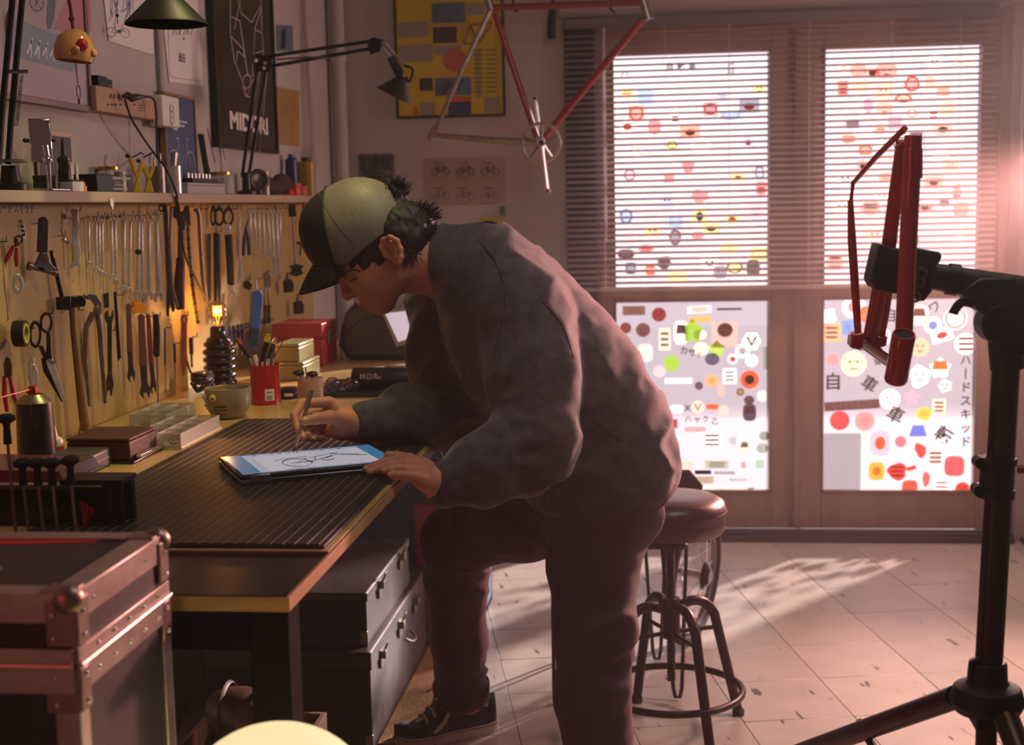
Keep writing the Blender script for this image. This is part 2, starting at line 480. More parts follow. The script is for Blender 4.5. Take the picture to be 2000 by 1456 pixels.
def leaf(n, x0, x1, p0, p1):
    d = struct('door_%d' % n)
    ya, yb = BY + 0.035, BY + 0.075
    zb, zr0, zr1, zt = 0.185, 0.995, 1.045, 2.005
    if n == 1: build(MB().box2((A3 - 0.012, ya - 0.012, 0.03), (B0 + 0.012, ya - 0.001, 2.08)), 'meeting_strip', DOORW, d, bevel=0.002)
    build(MB().box2((x0, ya, 0.03), (p0, yb, 2.08)), 'stile', DOORW, d, bevel=0.003)
    build(MB().box2((p1, ya, 0.03), (x1, yb, 2.08)), 'stile', DOORW, d, bevel=0.003)
    build(MB().box2((p0, ya, 0.03), (p1, yb, zb)), 'bottom_rail', DOORW, d, bevel=0.003)
    build(MB().box2((p0, ya, zr0), (p1, yb, zr1)), 'middle_rail', DOORW, d, bevel=0.003)
    build(MB().box2((p0, ya, zt), (p1, yb, 2.08)), 'top_rail', DOORW, d, bevel=0.003)
    be = MB()
    for (a, b) in ((zb, zr0), (zr1, zt)):
        be.box2((p0, ya - 0.006, a), (p0 + 0.008, ya + 0.015, b)).box2((p1 - 0.008, ya - 0.006, a), (p1, ya + 0.015, b))
        be.box2((p0, ya - 0.006, a), (p1, ya + 0.015, a + 0.008)).box2((p0, ya - 0.006, b - 0.008), (p1, ya + 0.015, b))
    build(be, 'glazing_bead', DOORW, d, bevel=0.001)
    lo = build(MB().box2((p0 + 0.001, ya + 0.017, zb + 0.001), (p1 - 0.001, ya + 0.0175, zr0 - 0.001)), 'glass_pane', FROST, d)
    up = build(MB().box2((p0 + 0.001, ya + 0.017, zr1 + 0.001), (p1 - 0.001, ya + 0.0175, zt - 0.001)), 'glass_pane', FROSTU, d)
    return d, lo, up
PXL = lambda px: onY(px, 800, BY + 0.05).x
A0, A1, A2, A3 = PXL(1164), PXL(1203), PXL(1505), PXL(1555)
B0, B1, B2, B3 = PXL(1558), PXL(1604), PXL(1906), PXL(1965)
d1, lo1, up1 = leaf(1, A0, A3, A1, A2)
d2, lo2, up2 = leaf(2, B0, B3, B1, B2)
GY = BY + 0.050     # room-side plane for the stickers

# stickers on the glass: flat prints, sub-parts of their pane
SM = {}
def sm(c):
    if c not in SM and sum(c) < 120: SM[c] = pm('black_vinyl_letter', c, 0.6)
    if c not in SM: SM[c] = translucent_mat('sticker_film_%02x%02x%02x' % c, c if sum(c) < 190 else tuple(int(x * .72 + 255 * .28) for x in c), clear=0.25, trans=0.80)
    return SM[c]
WH, PK, RD, OR, BK, GN, GY_, BL, CRM, DB = (245, 242, 240), (238, 160, 165), (205, 60, 52), (240, 150, 50), (28, 22, 26), (150, 190, 60), (150, 150, 156), (70, 120, 200), (236, 214, 186), (96, 56, 50)
lay = [0]
def stk(par, px, py, shape, w, h, c, c2=None, mark=None, ang=0.0, txt=None, cy=None):
    """one sticker: a backing film and its raised print in other colours"""
    lay[0] += 1
    o = onY(px, py, GY - 0.0006 - 0.00004 * (lay[0] % 40))
    k = (o - EYE).dot(CF) / FPX      # metres per pixel there
    w *= k; h *= k
    ca, sa = math.cos(ang), math.sin(ang)
    u = Vector((ca, 0, sa)); v = Vector((-sa, 0, ca))
    mb = MB().use(sm(c))
    if shape == 'c': poly = circ(w / 2, 24, ry=h / 2)
    elif shape == 'r': poly = [(-w / 2, -h / 2), (w / 2, -h / 2), (w / 2, h / 2), (-w / 2, h / 2)]
    elif shape == 'o': poly = [(w / 2 * math.copysign(abs(math.cos(t)) ** 0.6, math.cos(t)), h / 2 * math.copysign(abs(math.sin(t)) ** 0.6, math.sin(t))) for t in (2 * PI * i / 24 for i in range(24))]
    elif shape == 's': poly = [((w / 2 if i % 2 == 0 else w * 0.36) * math.cos(2 * PI * i / 10 + PI / 2), (h / 2 if i % 2 == 0 else h * 0.36) * math.sin(2 * PI * i / 10 + PI / 2)) for i in range(10)]
    elif shape == 'h': poly = circ(w / 2, 6, ry=h / 2)
    elif shape == 'b': poly = [(w / 2 * (1 + 0.12 * math.sin(5 * t + px)) * math.cos(t), h / 2 * (1 + 0.15 * math.cos(3 * t + py)) * math.sin(t)) for t in (2 * PI * i / 30 for i in range(30))]
    elif shape == 't': poly = [(-w / 2, -h / 2), (w / 2, -h / 2), (w * 0.3, h / 2), (-w * 0.3, h / 2)]
    if shape: mb.prism(poly, o, u, v, 0.0003)
    f = o + Vector((0, -0.0005, 0))
    if c2: mb.use(sm(c2))
    if mark == 'ring': mb.ring(circ(w * 0.44, 24, ry=h * 0.44), circ(w * 0.34, 24, ry=h * 0.34), f, u, v, 0.0002)
    elif mark == 'dot': mb.prism(circ(w * 0.26, 16, ry=h * 0.26), f, u, v, 0.0002)
    elif mark == 'bars':
        for q in (-0.25, 0, 0.25): mb.prism([(-w * 0.32, h * q - h * 0.06), (w * 0.32, h * q - h * 0.06), (w * 0.32, h * q + h * 0.06), (-w * 0.32, h * q + h * 0.06)], f, u, v, 0.0002)
    elif mark == 'face':
        mb.prism(circ(w * 0.07, 10, cx=-w * 0.15, cy=h * 0.08), f, u, v, 0.0002).prism(circ(w * 0.07, 10, cx=w * 0.15, cy=h * 0.08), f, u, v, 0.0002)
        mb.prism([(-w * 0.2, -h * 0.16), (w * 0.2, -h * 0.16), (w * 0.08, -h * 0.24), (-w * 0.08, -h * 0.24)], f, u, v, 0.0002)
    elif mark == 'v':
        mb.prism([(-w * 0.3, h * 0.25), (-w * 0.15, h * 0.25), (0, -h * 0.1), (w * 0.15, h * 0.25), (w * 0.3, h * 0.25), (0, -h * 0.3)], f, u, v, 0.0002)
    elif mark == 'half': mb.prism([(-w * 0.36, -h * 0.05), (w * 0.36, -h * 0.05), (w * 0.26, h * 0.34), (-w * 0.26, h * 0.34)], f, u, v, 0.0002)
    if txt: mb.text(txt, f + v * ((cy or 0) * h), u, v, h * (0.78 if len(txt) < 3 else 0.62), 0.0002, 'CENTER', 0.02, 'CENTER')
    return build(mb, 'sticker', None, parent=par, smooth=None, recalc=False)

# right lower pane
R_ = lo2
for a in [
 (1618, 620, 'b', 30, 36, WH, PK, 'face'), (1668, 600, 'c', 46, 44, WH, (232, 170, 160), 'dot'), (1690, 614, 'c', 26, 32, (226, 130, 90), WH, 'ring'),
 (1624, 650, 'r', 36, 36, (240, 180, 130), BL, 'bars'), (1656, 640, 'r', 24, 28, (120, 160, 220), WH, 'dot'), (1627, 703, 'c', 24, 24, (244, 150, 150)),
 (1667, 711, 'c', 50, 50, CRM, (214, 190, 160), 'face'), (1731, 658, 'c', 18, 30, WH, PK, 'dot'),
 (1795, 616, 'o', 36, 40, (250, 224, 200), DB, 'half'), (1822, 636, 'c', 34, 34, WH, (120, 160, 220), 'dot'), (1866, 622, 'c', 46, 46, WH, PK, 'ring'),
 (1840, 655, 'r', 42, 26, WH, RD, 'dot', 0.3), (1797, 679, 'c', 36, 38, (244, 190, 160), OR, 'face'), (1886, 672, 'c', 42, 42, WH, DB, 'bars'),
 (1836, 720, 's', 44, 44, WH, (236, 130, 40), 'half'), (1797, 735, 'b', 38, 44, WH, OR, 'face'), (1846, 754, 'b', 26, 26, (250, 210, 210), RD, 'face'),
 (1738, 780, 'c', 40, 40, WH, (200, 150, 150), 'face'), (1781, 777, 's', 34, 34, (240, 170, 180)), (1834, 795, 'r', 26, 32, (240, 210, 190), DB, 'bars'),
 (1804, 808, 'b', 30, 26, (246, 190, 70), WH, 'dot'), (1640, 822, 'c', 38, 38, (226, 70, 70), WH, 'bars'), (1689, 823, 'c', 38, 38, (240, 150, 150), WH, 'dot'),
 (1793, 842, 't', 34, 22, (96, 120, 200)), (1719, 866, 'o', 38, 50, (236, 180, 190), OR, 'dot'), (1759, 863, 'c', 22, 22, (240, 120, 130)),
 (1712, 921, 'o', 30, 36, (246, 168, 50), (250, 190, 90), 'dot'), (1752, 921, 'b', 36, 34, (206, 58, 48), (150, 40, 36), 'bars'), (1780, 915, 'r', 18, 8, (206, 58, 48), None, None, 0.3),
 (1798, 880, 'b', 20, 30, (230, 70, 60), WH, 'dot', 0.4), (1827, 894, 'c', 34, 34, (226, 204, 196), DB, 'bars'), (1864, 911, 'o', 38, 40, (226, 92, 96), WH, 'face'),
 (1777, 954, 'o', 30, 32, (206, 84, 60), WH, 'bars'), (1809, 936, 'b', 14, 30, (230, 100, 90), WH, 'dot'), (1839, 952, 'c', 36, 36, WH, (230, 120, 100), 'bars'),
 (1880, 956, 'c', 28, 28, (196, 60, 52), (230, 130, 90), 'v')]: stk(R_, *a)
stk(R_, 1641, 918, 'r', 78, 144, (150, 152, 156))
stk(R_, 1664, 792, 'r', 106, 18, DB, WH, txt='ハードスキッド', ang=0.06)
for t, x, y, sz, an in (('自', 1627, 748, 36, 0), ('車', 1697, 752, 32, -0.6), ('車', 1748, 812, 34, -0.5), ('ワ', 1826, 601, 24, 0.6), ('転', 1842, 852, 34, -0.6), ('自', 1738, 618, 30, 0), ('車', 1716, 706, 20, 0.4)):
    stk(R_, x, y, None, sz, sz * 1.25, BK, BK, txt=t, ang=an)
for i, t in enumerate('ハードスキッド'):
    stk(R_, 1886, 705 + i * 26.5, None, 22, 28, BK, BK, txt=('丨' if t == 'ー' else t))
# left lower pane
L_ = lo1
random.seed(11)
for a in [
 (1238, 607, 'r', 44, 18, (120, 90, 80), CRM, 'bars'), (1287, 615, 'c', 28, 28, (130, 44, 40), (226, 100, 70), 'v'), (1256, 645, 'c', 28, 28, (110, 72, 66), DB, 'face'),
 (1222, 641, 'c', 22, 22, (120, 50, 44)), (1366, 605, 'r', 46, 14, (240, 226, 214), DB, 'bars', 0.05), (1424, 604, 'r', 48, 4, BK), (1368, 624, 'r', 42, 10, (226, 176, 96)),
 (1298, 663, 'r', 24, 44, (206, 206, 190), (150, 150, 130), 'bars'), (1330, 650, 'o', 28, 46, WH, DB, 'half'), (1352, 648, 's', 44, 50, GN), (1367, 654, 'c', 26, 20, (226, 226, 200)),
 (1415, 654, 'r', 50, 50, (206, 176, 170)), (1416, 645, 'c', 30, 28, (106, 44, 42), CRM, 'bars'), (1468, 667, 'h', 38, 38, WH, DB, 'v'), (1450, 686, 'c', 28, 28, WH, (176, 176, 176), 'dot'),
 (1369, 682, 'c', 30, 26, (236, 226, 196)), (1391, 702, 'c', 28, 24, (84, 82, 104)), (1431, 702, 'c', 20, 20, (246, 224, 224), RD, 'dot'), (1468, 705, 'c', 24, 24, (236, 236, 236)),
 (1497, 700, 'r', 14, 44, (140, 150, 146)), (1260, 690, 'o', 30, 36, (226, 206, 196)), (1288, 726, 'c', 24, 24, (206, 190, 190)), (1312, 710, 's', 36, 38, GN), (1400, 682, 's', 34, 36, (170, 200, 90)),
 (1325, 744, 'r', 52, 10, (246, 246, 246)), (1390, 744, 'o', 24, 22, (230, 170, 110), WH, 'dot'), (1425, 735, 'r', 26, 30, WH, BK, 'bars'), (1464, 742, 'c', 36, 36, (204, 92, 40), (96, 40, 34), 'dot'),
 (1365, 754, 'c', 16, 16, (90, 70, 80), WH, 'dot'), (1408, 762, 'b', 14, 30, (236, 176, 166)), (1446, 766, 'c', 16, 16, (150, 130, 90), DB, 'ring'), (1489, 774, 'c', 20, 22, (226, 226, 210)),
 (1321, 800, 'o', 26, 16, WH), (1363, 796, 'c', 26, 26, (236, 200, 190), OR, 'v'), (1391, 795, 'r', 22, 10, (232, 96, 40)), (1413, 803, 'c', 20, 22, (240, 190, 180)),
 (1463, 782, 'c', 20, 18, (76, 60, 60)), (1464, 806, 'o', 26, 34, (70, 64, 80), (206, 96, 60), 'half'), (1316, 828, 'r', 14, 18, (170, 60, 56)), (1358, 839, 'r', 40, 10, (236, 160, 160)),
 (1391, 860, 'r', 44, 36, WH, (110, 76, 66), 'bars'), (1432, 861, 'c', 16, 16, (170, 180, 176)), (1457, 860, 'o', 34, 14, WH, GY_, 'bars'), (1493, 852, 'c', 20, 18, (140, 156, 150)), (1489, 876, 'c', 22, 20, (150, 166, 156)),
 (1454, 873, 'c', 22, 22, (206, 204, 186), (130, 120, 100), 'half'), (1332, 911, 'r', 42, 18, (238, 190, 184)), (1400, 908, 'r', 46, 16, (170, 176, 160), (120, 120, 100), 'bars'), (1452, 909, 'c', 10, 14, (226, 150, 150)),
 (1484, 907, 'r', 16, 16, (160, 186, 170)), (1373, 923, 'r', 32, 8, (60, 50, 56)), (1376, 938, 'r', 36, 14, (170, 160, 140), WH, 'bars'), (1415, 924, 'r', 40, 6, GY_), (1351, 951, 'r', 32, 8, (60, 54, 60)),
 (1429, 966, 'r', 34, 26, (236, 216, 206)), (1467, 964, 'o', 16, 22, (120, 104, 90)), (1490, 967, 'r', 18, 22, (220, 222, 206)), (1386, 960, 'c', 26, 16, (236, 232, 210))]: stk(L_, *a)
stk(L_, 1442, 938, None, 52, 12, BK, (120, 124, 96), txt='EXCURSION' if False else 'ENOUGH!')
for t, x, y, sz in (('X', 1343, 798, 22), ('ハ', 1344, 820, 18), ('ヤ', 1362, 822, 18), ('ク', 1378, 820, 18), ('乙', 1396, 824, 18), ('カ', 1336, 686, 22), ('サ', 1352, 690, 22), ('デ', 1366, 694, 18)):
    stk(L_, x, y, None, sz, sz, BK, BK, txt=t)
# upper panes (behind the blind)
random.seed(5)
palU = [(250, 236, 232), (246, 170, 150), (170, 190, 230), (90, 84, 90), (220, 220, 160), (240, 196, 204), (232, 150, 150), (190, 196, 214), (150, 150, 166), (244, 214, 170)]
for t, x, y in (('ハ', 1220, 144), ('自', 1308, 130), ('転', 1330, 130), ('車', 1352, 132), ('己', 1427, 128), ('日', 1427, 142)):
    stk(up1, x, y, None, 20, 20, BK, BK, txt=t)
def scat(par, x0, x1, y0, y1, n, pal):
    pts = []
    while len(pts) < n:
        x, y = random.uniform(x0, x1), random.uniform(y0, y1)
        if all((x - a) ** 2 + (y - b) ** 2 > 27 ** 2 for a, b in pts): pts.append((x, y))
    for x, y in pts:
        stk(par, x, y, random.choice('crrob'), random.uniform(18, 40), random.uniform(16, 34), random.choice(pal), random.choice([WH, RD, BK, DB]), random.choice(['bars', 'dot', 'ring', 'face', None]))
scat(up1, 1222, 1490, 165, 545, 46, palU)
scat(up2, 1622, 1890, 120, 545, 56, palU[:2] + [(246, 186, 170), (244, 170, 160), (250, 216, 206), (130, 110, 120), (196, 170, 184), (240, 150, 140), WH, (248, 200, 180)])
random.seed(7)

# ---- venetian blind: every slat a part
BYB = BY - 0.045
bl = thing('venetian_blind', 'wide cream venetian blind hanging half open over the glazed doors', 'blind', (0.5, BYB, 1.05))
bx0, bx1 = onY(1106, 300, BYB).x, onY(1946, 300, BYB).x
SLM = translucent_mat('blind_slat_paint', (206, 188, 184), clear=0.0, trans=0.35)
build(MB().box2((bx0, BYB - 0.02, 2.10), (bx1, BYB + 0.02, 2.14)), 'headrail', pm('headrail_paint', (110, 96, 92), 0.5), bl, bevel=0.003)
ztop, zbot = 2.085, 1.062
ns = 42
pitch = (ztop - zbot) / ns
sl = None
for k in range(ns):
    if sl is None:
        mb = MB(); w = 0.0125; tl = math.radians(24)
        P = []
        for q in range(5):
            a = (q / 4 * 2 - 1); P.append((a * w, 0.0016 * (1 - a * a)))
        ct, st = math.cos(tl), math.sin(tl)
        vs = []
        for xx in (bx0, bx1):
            for (a, b) in P: vs.append((xx, BYB + a * ct - b * st, a * st + b * ct))
            for (a, b) in P: vs.append((xx, BYB + a * ct - (b - 0.0005) * st, a * st + (b - 0.0005) * ct))
        fs = [(q, q + 1, 11 + q, 10 + q) for q in range(4)] + [(5 + q + 1, 5 + q, 15 + q, 15 + q + 1) for q in range(4)] + [(0, 10, 15, 5), (4, 9, 19, 14)]
        mb.add(vs, fs)
        sl = build(mb, 'slat', SLM, bl, recalc=True)
        o = sl
    else:
        o = sl.copy(); COL.objects.link(o); o.parent = bl
    o.location = (0, random.uniform(-0.0008, 0.0008), ztop - (k + 0.5) * pitch - 0.0)
    o.rotation_euler = (0, random.uniform(-0.0009, 0.0009), 0)
build(MB().box2((bx0, BYB - 0.014, 1.040), (bx1, BYB + 0.014, 1.056)), 'bottom_rail', SLM, bl, bevel=0.003)
for px in (1180, 1300, 1425, 1580, 1740, 1873):
    x = onY(px, 300, BYB).x
    build(MB().tube([(x, BYB - 0.0135, 2.10), (x, BYB - 0.0135, 1.045)], 0.0007, 5).tube([(x, BYB + 0.0135, 2.10), (x, BYB + 0.0135, 1.045)], 0.0007, 5), 'ladder_cord', PAPER, bl)
xw = onY(1183, 300, BYB).x
build(MB().cyl((xw, BYB - 0.026, 2.10), (xw, BYB - 0.03, 1.25), 0.0035, n=8), 'tilt_wand', glass_mat('clear_wand', (240, 240, 240)), bl)

# ---- thin workshop haze that the lamps and the daylight glow in
hzm = bpy.data.materials.new('room_haze'); hzm.use_nodes = True
_n = hzm.node_tree.nodes; _n.remove(_n['Principled BSDF'])
_v = _n.new('ShaderNodeVolumeScatter'); _v.inputs['Density'].default_value = 0.020; _v.inputs['Anisotropy'].default_value = 0.7
hzm.node_tree.links.new(_v.outputs[0], _n['Material Output'].inputs['Volume'])
hz_o = build(MB().box2((WX - .2, -.7, -.1), (2.75, BY + .16, 2.95)), 'haze', hzm, loc=(0, 0, 0), kind='stuff', smooth=None)
# ---- outside the doors: pavement, road, a pale building across the street
build(MB().box2((-8, BY + 0.2, -0.12), (10, 9.2, -0.03)), 'pavement_outside', pm('sunlit_pavement', (122, 119, 121), 0.9, var=0.1, vscale=2), kind='structure')
build(MB().box2((-14, 9.2, -0.2), (16, 17, -0.12)), 'road_outside', pm('asphalt', (96, 84, 92), 0.95, var=0.15, vscale=3), kind='structure')
build(MB().box2((-14, 17, -0.2), (16, 17.5, 3.4)), 'wall_outside', pm('pale_street_wall', (206, 200, 204), 0.9, var=0.08, vscale=1.2), kind='structure')
# ================================================================== BENCH
BZ = 0.9
LAMD = pm('black_laminate', (15, 13, 12), 0.16, var=0.3, vscale=9, coat=0.0, spec=0.35, bump=0.03, bscale=25)
PLY = pm('plywood_edge', (172, 132, 78), 0.6, var=0.14, vscale=14, stretch=(1, 1, 18), bump=0.15, bscale=60)
PLYT = pm('yellowish_plywood', (186, 156, 96), 0.42, var=0.14, vscale=6, stretch=(3, 0.4, 1), bump=0.05, bscale=30, coat=0.15)
be_ = thing('workbench', 'long plywood workbench with black laminate top along the tool wall', 'workbench', (-0.93, 3.4, 0))
build(MB().box2((WX, 1.725, 0.875), (-0.492, 5.2, 0.8945)), 'bench_top', PLY, be_, bevel=0.001)
build(MB().box2((WX, 1.729, 0.8945), (-0.496, 5.2, 0.8962)), 'laminate', LAMD, be_)
build(MB().box2((WX, 1.950, 0.8962), (-0.494, 5.2, 0.900)), 'overlay_sheet', PLYT, be_, bevel=0.0006)
for (x, y) in ((-0.535, 1.80), (-1.28, 1.80), (-0.80, 4.9), (-1.28, 4.9)):
    build(MB().box((x, y, 0.4375), (0.055, 0.06, 0.875)), 'leg', pm('bench_leg_black', (13, 11, 11), .85, spec=.08), be_, bevel=0.003)
build(MB().box2((-1.34, 1.79, 0.80), (-0.52, 1.82, 0.875)), 'apron', pm('bench_leg_black', (13, 11, 11), .85, spec=.08), be_, bevel=0.002)
# ribbed rubber mat: base and every rib
MATM = pm('ribbed_rubber', (30, 27, 22), 0.5, var=0.12, vscale=16)
RIBM = pm('tan_rubber', (150, 118, 86), 0.45)  # tan rubber for the thin lines between the ribs
mt = thing('rubber_mat', 'long black ribbed rubber mat on the workbench', 'mat', (-0.75, 2.57, BZ))
build(MB().box2((-1.003, 1.962, 0.9), (-0.503, 3.185, 0.9052)), 'base', MATM, mt, bevel=0.0012)
nr = 26
r0 = None
for k in range(nr):
    x = -0.995 + (k + 0.5) * 0.485 / nr
    if r0 is None:
        r0 = build(MB().box((0 - 0.75, 2.5735, 0.9061), (0.0165, 1.218, 0.0022)), 'rib', MATM, mt, bevel=0.0009, seg=2); o = r0
    else:
        o = r0.copy(); COL.objects.link(o); o.parent = mt
    o.location = (x + 0.75, 0, 0)
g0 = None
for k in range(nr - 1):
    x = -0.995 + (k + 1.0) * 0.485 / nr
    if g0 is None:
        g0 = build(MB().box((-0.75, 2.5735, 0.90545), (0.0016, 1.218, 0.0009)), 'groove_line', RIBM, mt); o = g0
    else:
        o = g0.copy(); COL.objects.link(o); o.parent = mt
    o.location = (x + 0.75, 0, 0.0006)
MT = 0.9072
# ---- convertible laptop folded flat, and its pen
LZ = MT + 0.0175
A = onZ(421, 892, LZ); B = onZ(476, 931, LZ); D = onZ(722, 866, LZ)
e1 = (D - A).normalized(); e2 = Vector((e1.y, -e1.x, 0)); LL = 0.308; LW = 0.216
Cc = (A + B) / 2
A = A * 0.5 + (B - e2 * LW) * 0.5
LO = A.copy()
def lp(s, t, z): return Vector((LO.x, LO.y, 0)) + e1 * (s * LL) + e2 * (t * LW) + Z1 * z
LAPM = pm('laptop_aluminium', (128, 138, 150), 0.3, 0.8)
lt = thing('laptop', 'silver convertible laptop folded into a tablet lying on the ribbed mat', 'laptop', (*lp(.5, .5, 0).xy, MT))
LR = Matrix((e1, -e2, Z1)).transposed()
ctr = lp(.5, .5, 0)
build(MB().box(ctr + Z1 * (MT + 0.0045), (LL, LW, 0.0085), LR), 'keyboard_half', LAPM, lt, bevel=0.0022, seg=3)
dsp = build(MB().box(ctr + Z1 * (MT + 0.0140), (LL, LW, 0.0062), LR), 'display_half', pm('display_shell', (70, 76, 84), 0.3, 0.7), lt, bevel=0.0018, seg=3)
for s in (0.12, 0.86):
    build(MB().box(lp(s, 0.985, MT + 0.0088), (0.036, 0.009, 0.0165), LR), 'hinge', LAPM, lt, bevel=0.002)
build(MB().box(lp(.5, 1.0, MT + 0.0042), (LL * 0.66, 0.0012, 0.0022), LR), 'vent_slot', BLACK, lt)
build(MB().box(ctr + Z1 * (MT + 0.01715), (LL - 0.004, LW - 0.004, 0.0005), LR), 'bezel', pm('black_glass', (12, 12, 14), 0.08, coat=0.6), dsp)
def scr(name, c, e):
    return pm(name, (20, 20, 24), 0.18, emit=c, estr=e)
S_BLUE, S_WHITE, S_GREY, S_INK, S_RED, S_GRN = scr('screen_blue', (72, 128, 168), 0.62), scr('screen_page', (206, 204, 214), 0.62), scr('screen_panel', (184, 186, 200), 0.62), scr('screen_ink', (44, 48, 66), 0.5), scr('screen_red', (200, 60, 90), 0.6), scr('screen_green', (90, 170, 110), 0.6)
sb = MB(); zs = MT + 0.0174
def quad(m, s0, t0, s1, t1, dz):
    m.box(lp((s0 + s1) / 2, (t0 + t1) / 2, zs + dz), ((s1 - s0) * LL, (t1 - t0) * LW, 0.0001), LR)
sb.use(S_BLUE); quad(sb, 0.022, 0.03, 0.978, 0.955, 0.0001)
sb.use(S_WHITE); quad(sb, 0.135, 0.075, 0.88, 0.93, 0.00022)
sb.use(S_GREY); quad(sb, 0.14, 0.08, 0.875, 0.155, 0.00034); quad(sb, 0.14, 0.16, 0.19, 0.9, 0.00034)
build(sb, 'screen', None, dsp, smooth=None)
dk = MB().use(S_INK)
for k in range(11):
    s = 0.2 + k * 0.055
    dk.use([S_INK, S_GREY, S_RED, S_INK, S_GRN][k % 5]); quad(dk, s, 0.1, s + 0.018, 0.132, 0.00046)
dk.use(S_RED); quad(dk, 0.66, 0.905, 0.85, 0.92, 0.00046); dk.use(S_GRN); quad(dk, 0.48, 0.905, 0.65, 0.92, 0.00046); dk.use(S_INK); quad(dk, 0.3, 0.905, 0.47, 0.92, 0.00046)
dk.use(S_INK)
def stroke(pts, w=0.0007):
    dk.tube([lp(s, t, zs + 0.0006) for s, t in pts], [(w, 0.00012)] * len(pts), 6, flat=None if True else Z1)
def wob(pts): return [(s + random.uniform(-.006, .006), t + random.uniform(-.006, .006)) for s, t in pts]
for q in range(3):
    stroke(wob([(0.40 + 0.085 * math.cos(a), 0.64 + 0.20 * math.sin(a)) for a in [2 * PI * i / 20 for i in range(21)]]), 0.0006)
for pl in ([(0.40, .64), (0.52, .60), (0.60, .52), (0.66, .44)], [(0.46, .50), (0.55, .42), (0.66, .34), (0.72, .30)], [(0.52, .60), (0.55, .42)], [(0.60, .56), (0.70, .40), (0.82, .50)], [(.66, .34), (.70, .40), (.86, .56)], [(.40, .64), (.46, .50), (.50, .40)], [(.36, .66), (.44, .62), (.50, .66)], [(0.28, .45), (0.36, .40), (0.5, .38)], [(0.56, .62), (0.6, .66), (0.64, .6)]):
    for q in range(2): stroke(wob(pl), 0.0008)
build(dk, 'sketch', None, dsp, smooth=None)
PT = onZ(573, 885, LZ + 0.001)
PE = onY(609, 763, PT.y + 0.030)
pd = (PE - PT).normalized()
PENL = (PE - PT).length
pn = thing('stylus', 'slim silver stylus held over the tablet screen', 'pen', PT)
SILV = pm('pen_silver', (176, 176, 160), 0.25, 0.9)
build(MB().tube([PT + pd * 0.012, PT + pd * 0.03, PE - pd * 0.002, PE], [0.0026, 0.0042, 0.0042, 0.0036], 16), 'barrel', SILV, pn)
build(MB().tube([PT, PT + pd * 0.005, PT + pd * 0.012], [0.0004, 0.0012, 0.0026], 12), 'tip', BLACK, pn)
cu = pd.cross(Y1).normalized()
build(MB().box(PE - pd * 0.022 + cu * 0.0055, (0.0016, 0.0035, 0.036), Matrix((cu, pd.cross(cu), pd)).transposed()), 'clip', SILV, pn, bevel=0.0005)
# ---- trunks and boxes under the bench
MET = pm('worn_grey_trunk_lit_side', (108, 102, 100), 0.42, 0.55, var=0.25, vscale=9, bump=0.1, bscale=12)
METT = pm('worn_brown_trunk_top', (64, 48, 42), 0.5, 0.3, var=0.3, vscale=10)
DARKB = pm('shaded_trunk_side', (30, 23, 19), 0.6, 0.2, var=0.25, vscale=12)
def latch(par, x, y, z, s=1.0):
    mb = MB().box((x + 0.003, y, z), (0.006, 0.036 * s, 0.05 * s)).box((x + 0.011, y, z + 0.012 * s), (0.014, 0.028 * s, 0.02 * s))
    mb.tube([(x + 0.012, y - 0.015 * s, z + 0.02 * s), (x + 0.022, y - 0.013 * s, z + 0.045 * s), (x + 0.022, y + 0.013 * s, z + 0.045 * s), (x + 0.012, y + 0.015 * s, z + 0.02 * s)], 0.0018, 6)
    build(mb, 'latch', DSTEEL, par, bevel=0.001)
def trunk(name, label, x0, x1, y0, y1, z0, z1, lid, ls):
    t = thing(name, label, 'trunk', ((x0 + x1) / 2, (y0 + y1) / 2, z0))
    build(MB().use(DARKB).box2((x0, y0, z0), (x1 - 0.004, y1, z1 - lid)).use(MET).box2((x1 - 0.004, y0, z0), (x1, y1, z1 - lid)), 'body', None, t, bevel=0.003)  # near faces dark, right face pale: fall of light put into the colours
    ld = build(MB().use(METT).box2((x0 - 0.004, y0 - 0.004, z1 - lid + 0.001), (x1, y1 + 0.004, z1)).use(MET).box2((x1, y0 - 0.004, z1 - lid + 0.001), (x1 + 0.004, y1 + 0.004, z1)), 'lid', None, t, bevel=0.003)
    for y in ls: latch(ld, x1 + 0.002, y, z1 - lid - 0.005)
    for yy in (y0, y1): build(MB().box((x1 - 0.008, yy, z0 + 0.02), (0.02, 0.012, 0.04)), 'corner_guard', DSTEEL, t, bevel=0.002)
    return t
tl = trunk('metal_chest', 'long grey metal trunk with latches on the floor under the workbench', -1.2, -0.762, 3.40, 4.26, 0.0, 0.262, 0.05, (3.52, 3.78, 4.02))
hb = MB().tube(bez((-0.757, 3.86, 0.15), (-0.73, 3.86, 0.13), (-0.73, 3.94, 0.13), (-0.757, 3.94, 0.15), 8), 0.004, 8)
build(hb, 'carry_handle', DSTEEL, tl)
t2 = trunk('tool_chest', 'smaller brown metal chest stacked on the long grey trunk', -1.16, -0.778, 3.45, 4.05, 0.262, 0.405, 0.025, (3.6, 3.9))
bc = thing('storage_crate', 'blue plastic crate of black cables behind the stacked metal chest', 'crate', (-0.86, 4.55, 0))
mb = MB()
for a, b in (((-1.1, 4.32, 0), (-0.62, 4.34, .60)), ((-1.1, 4.78, 0), (-0.62, 4.80, .60)), ((-1.1, 4.32, 0), (-1.08, 4.80, .60)), ((-0.64, 4.32, 0), (-0.62, 4.80, .60)), ((-1.1, 4.32, 0), (-0.62, 4.80, .02)), ((-1.11, 4.31, .58), (-0.61, 4.335, .60)), ((-0.645, 4.31, .58), (-0.61, 4.81, .60))): mb.box2(a, b)
build(mb, 'body', pm('blue_crate', (44, 84, 122), 0.5), bc, bevel=0.003)
cb = MB()
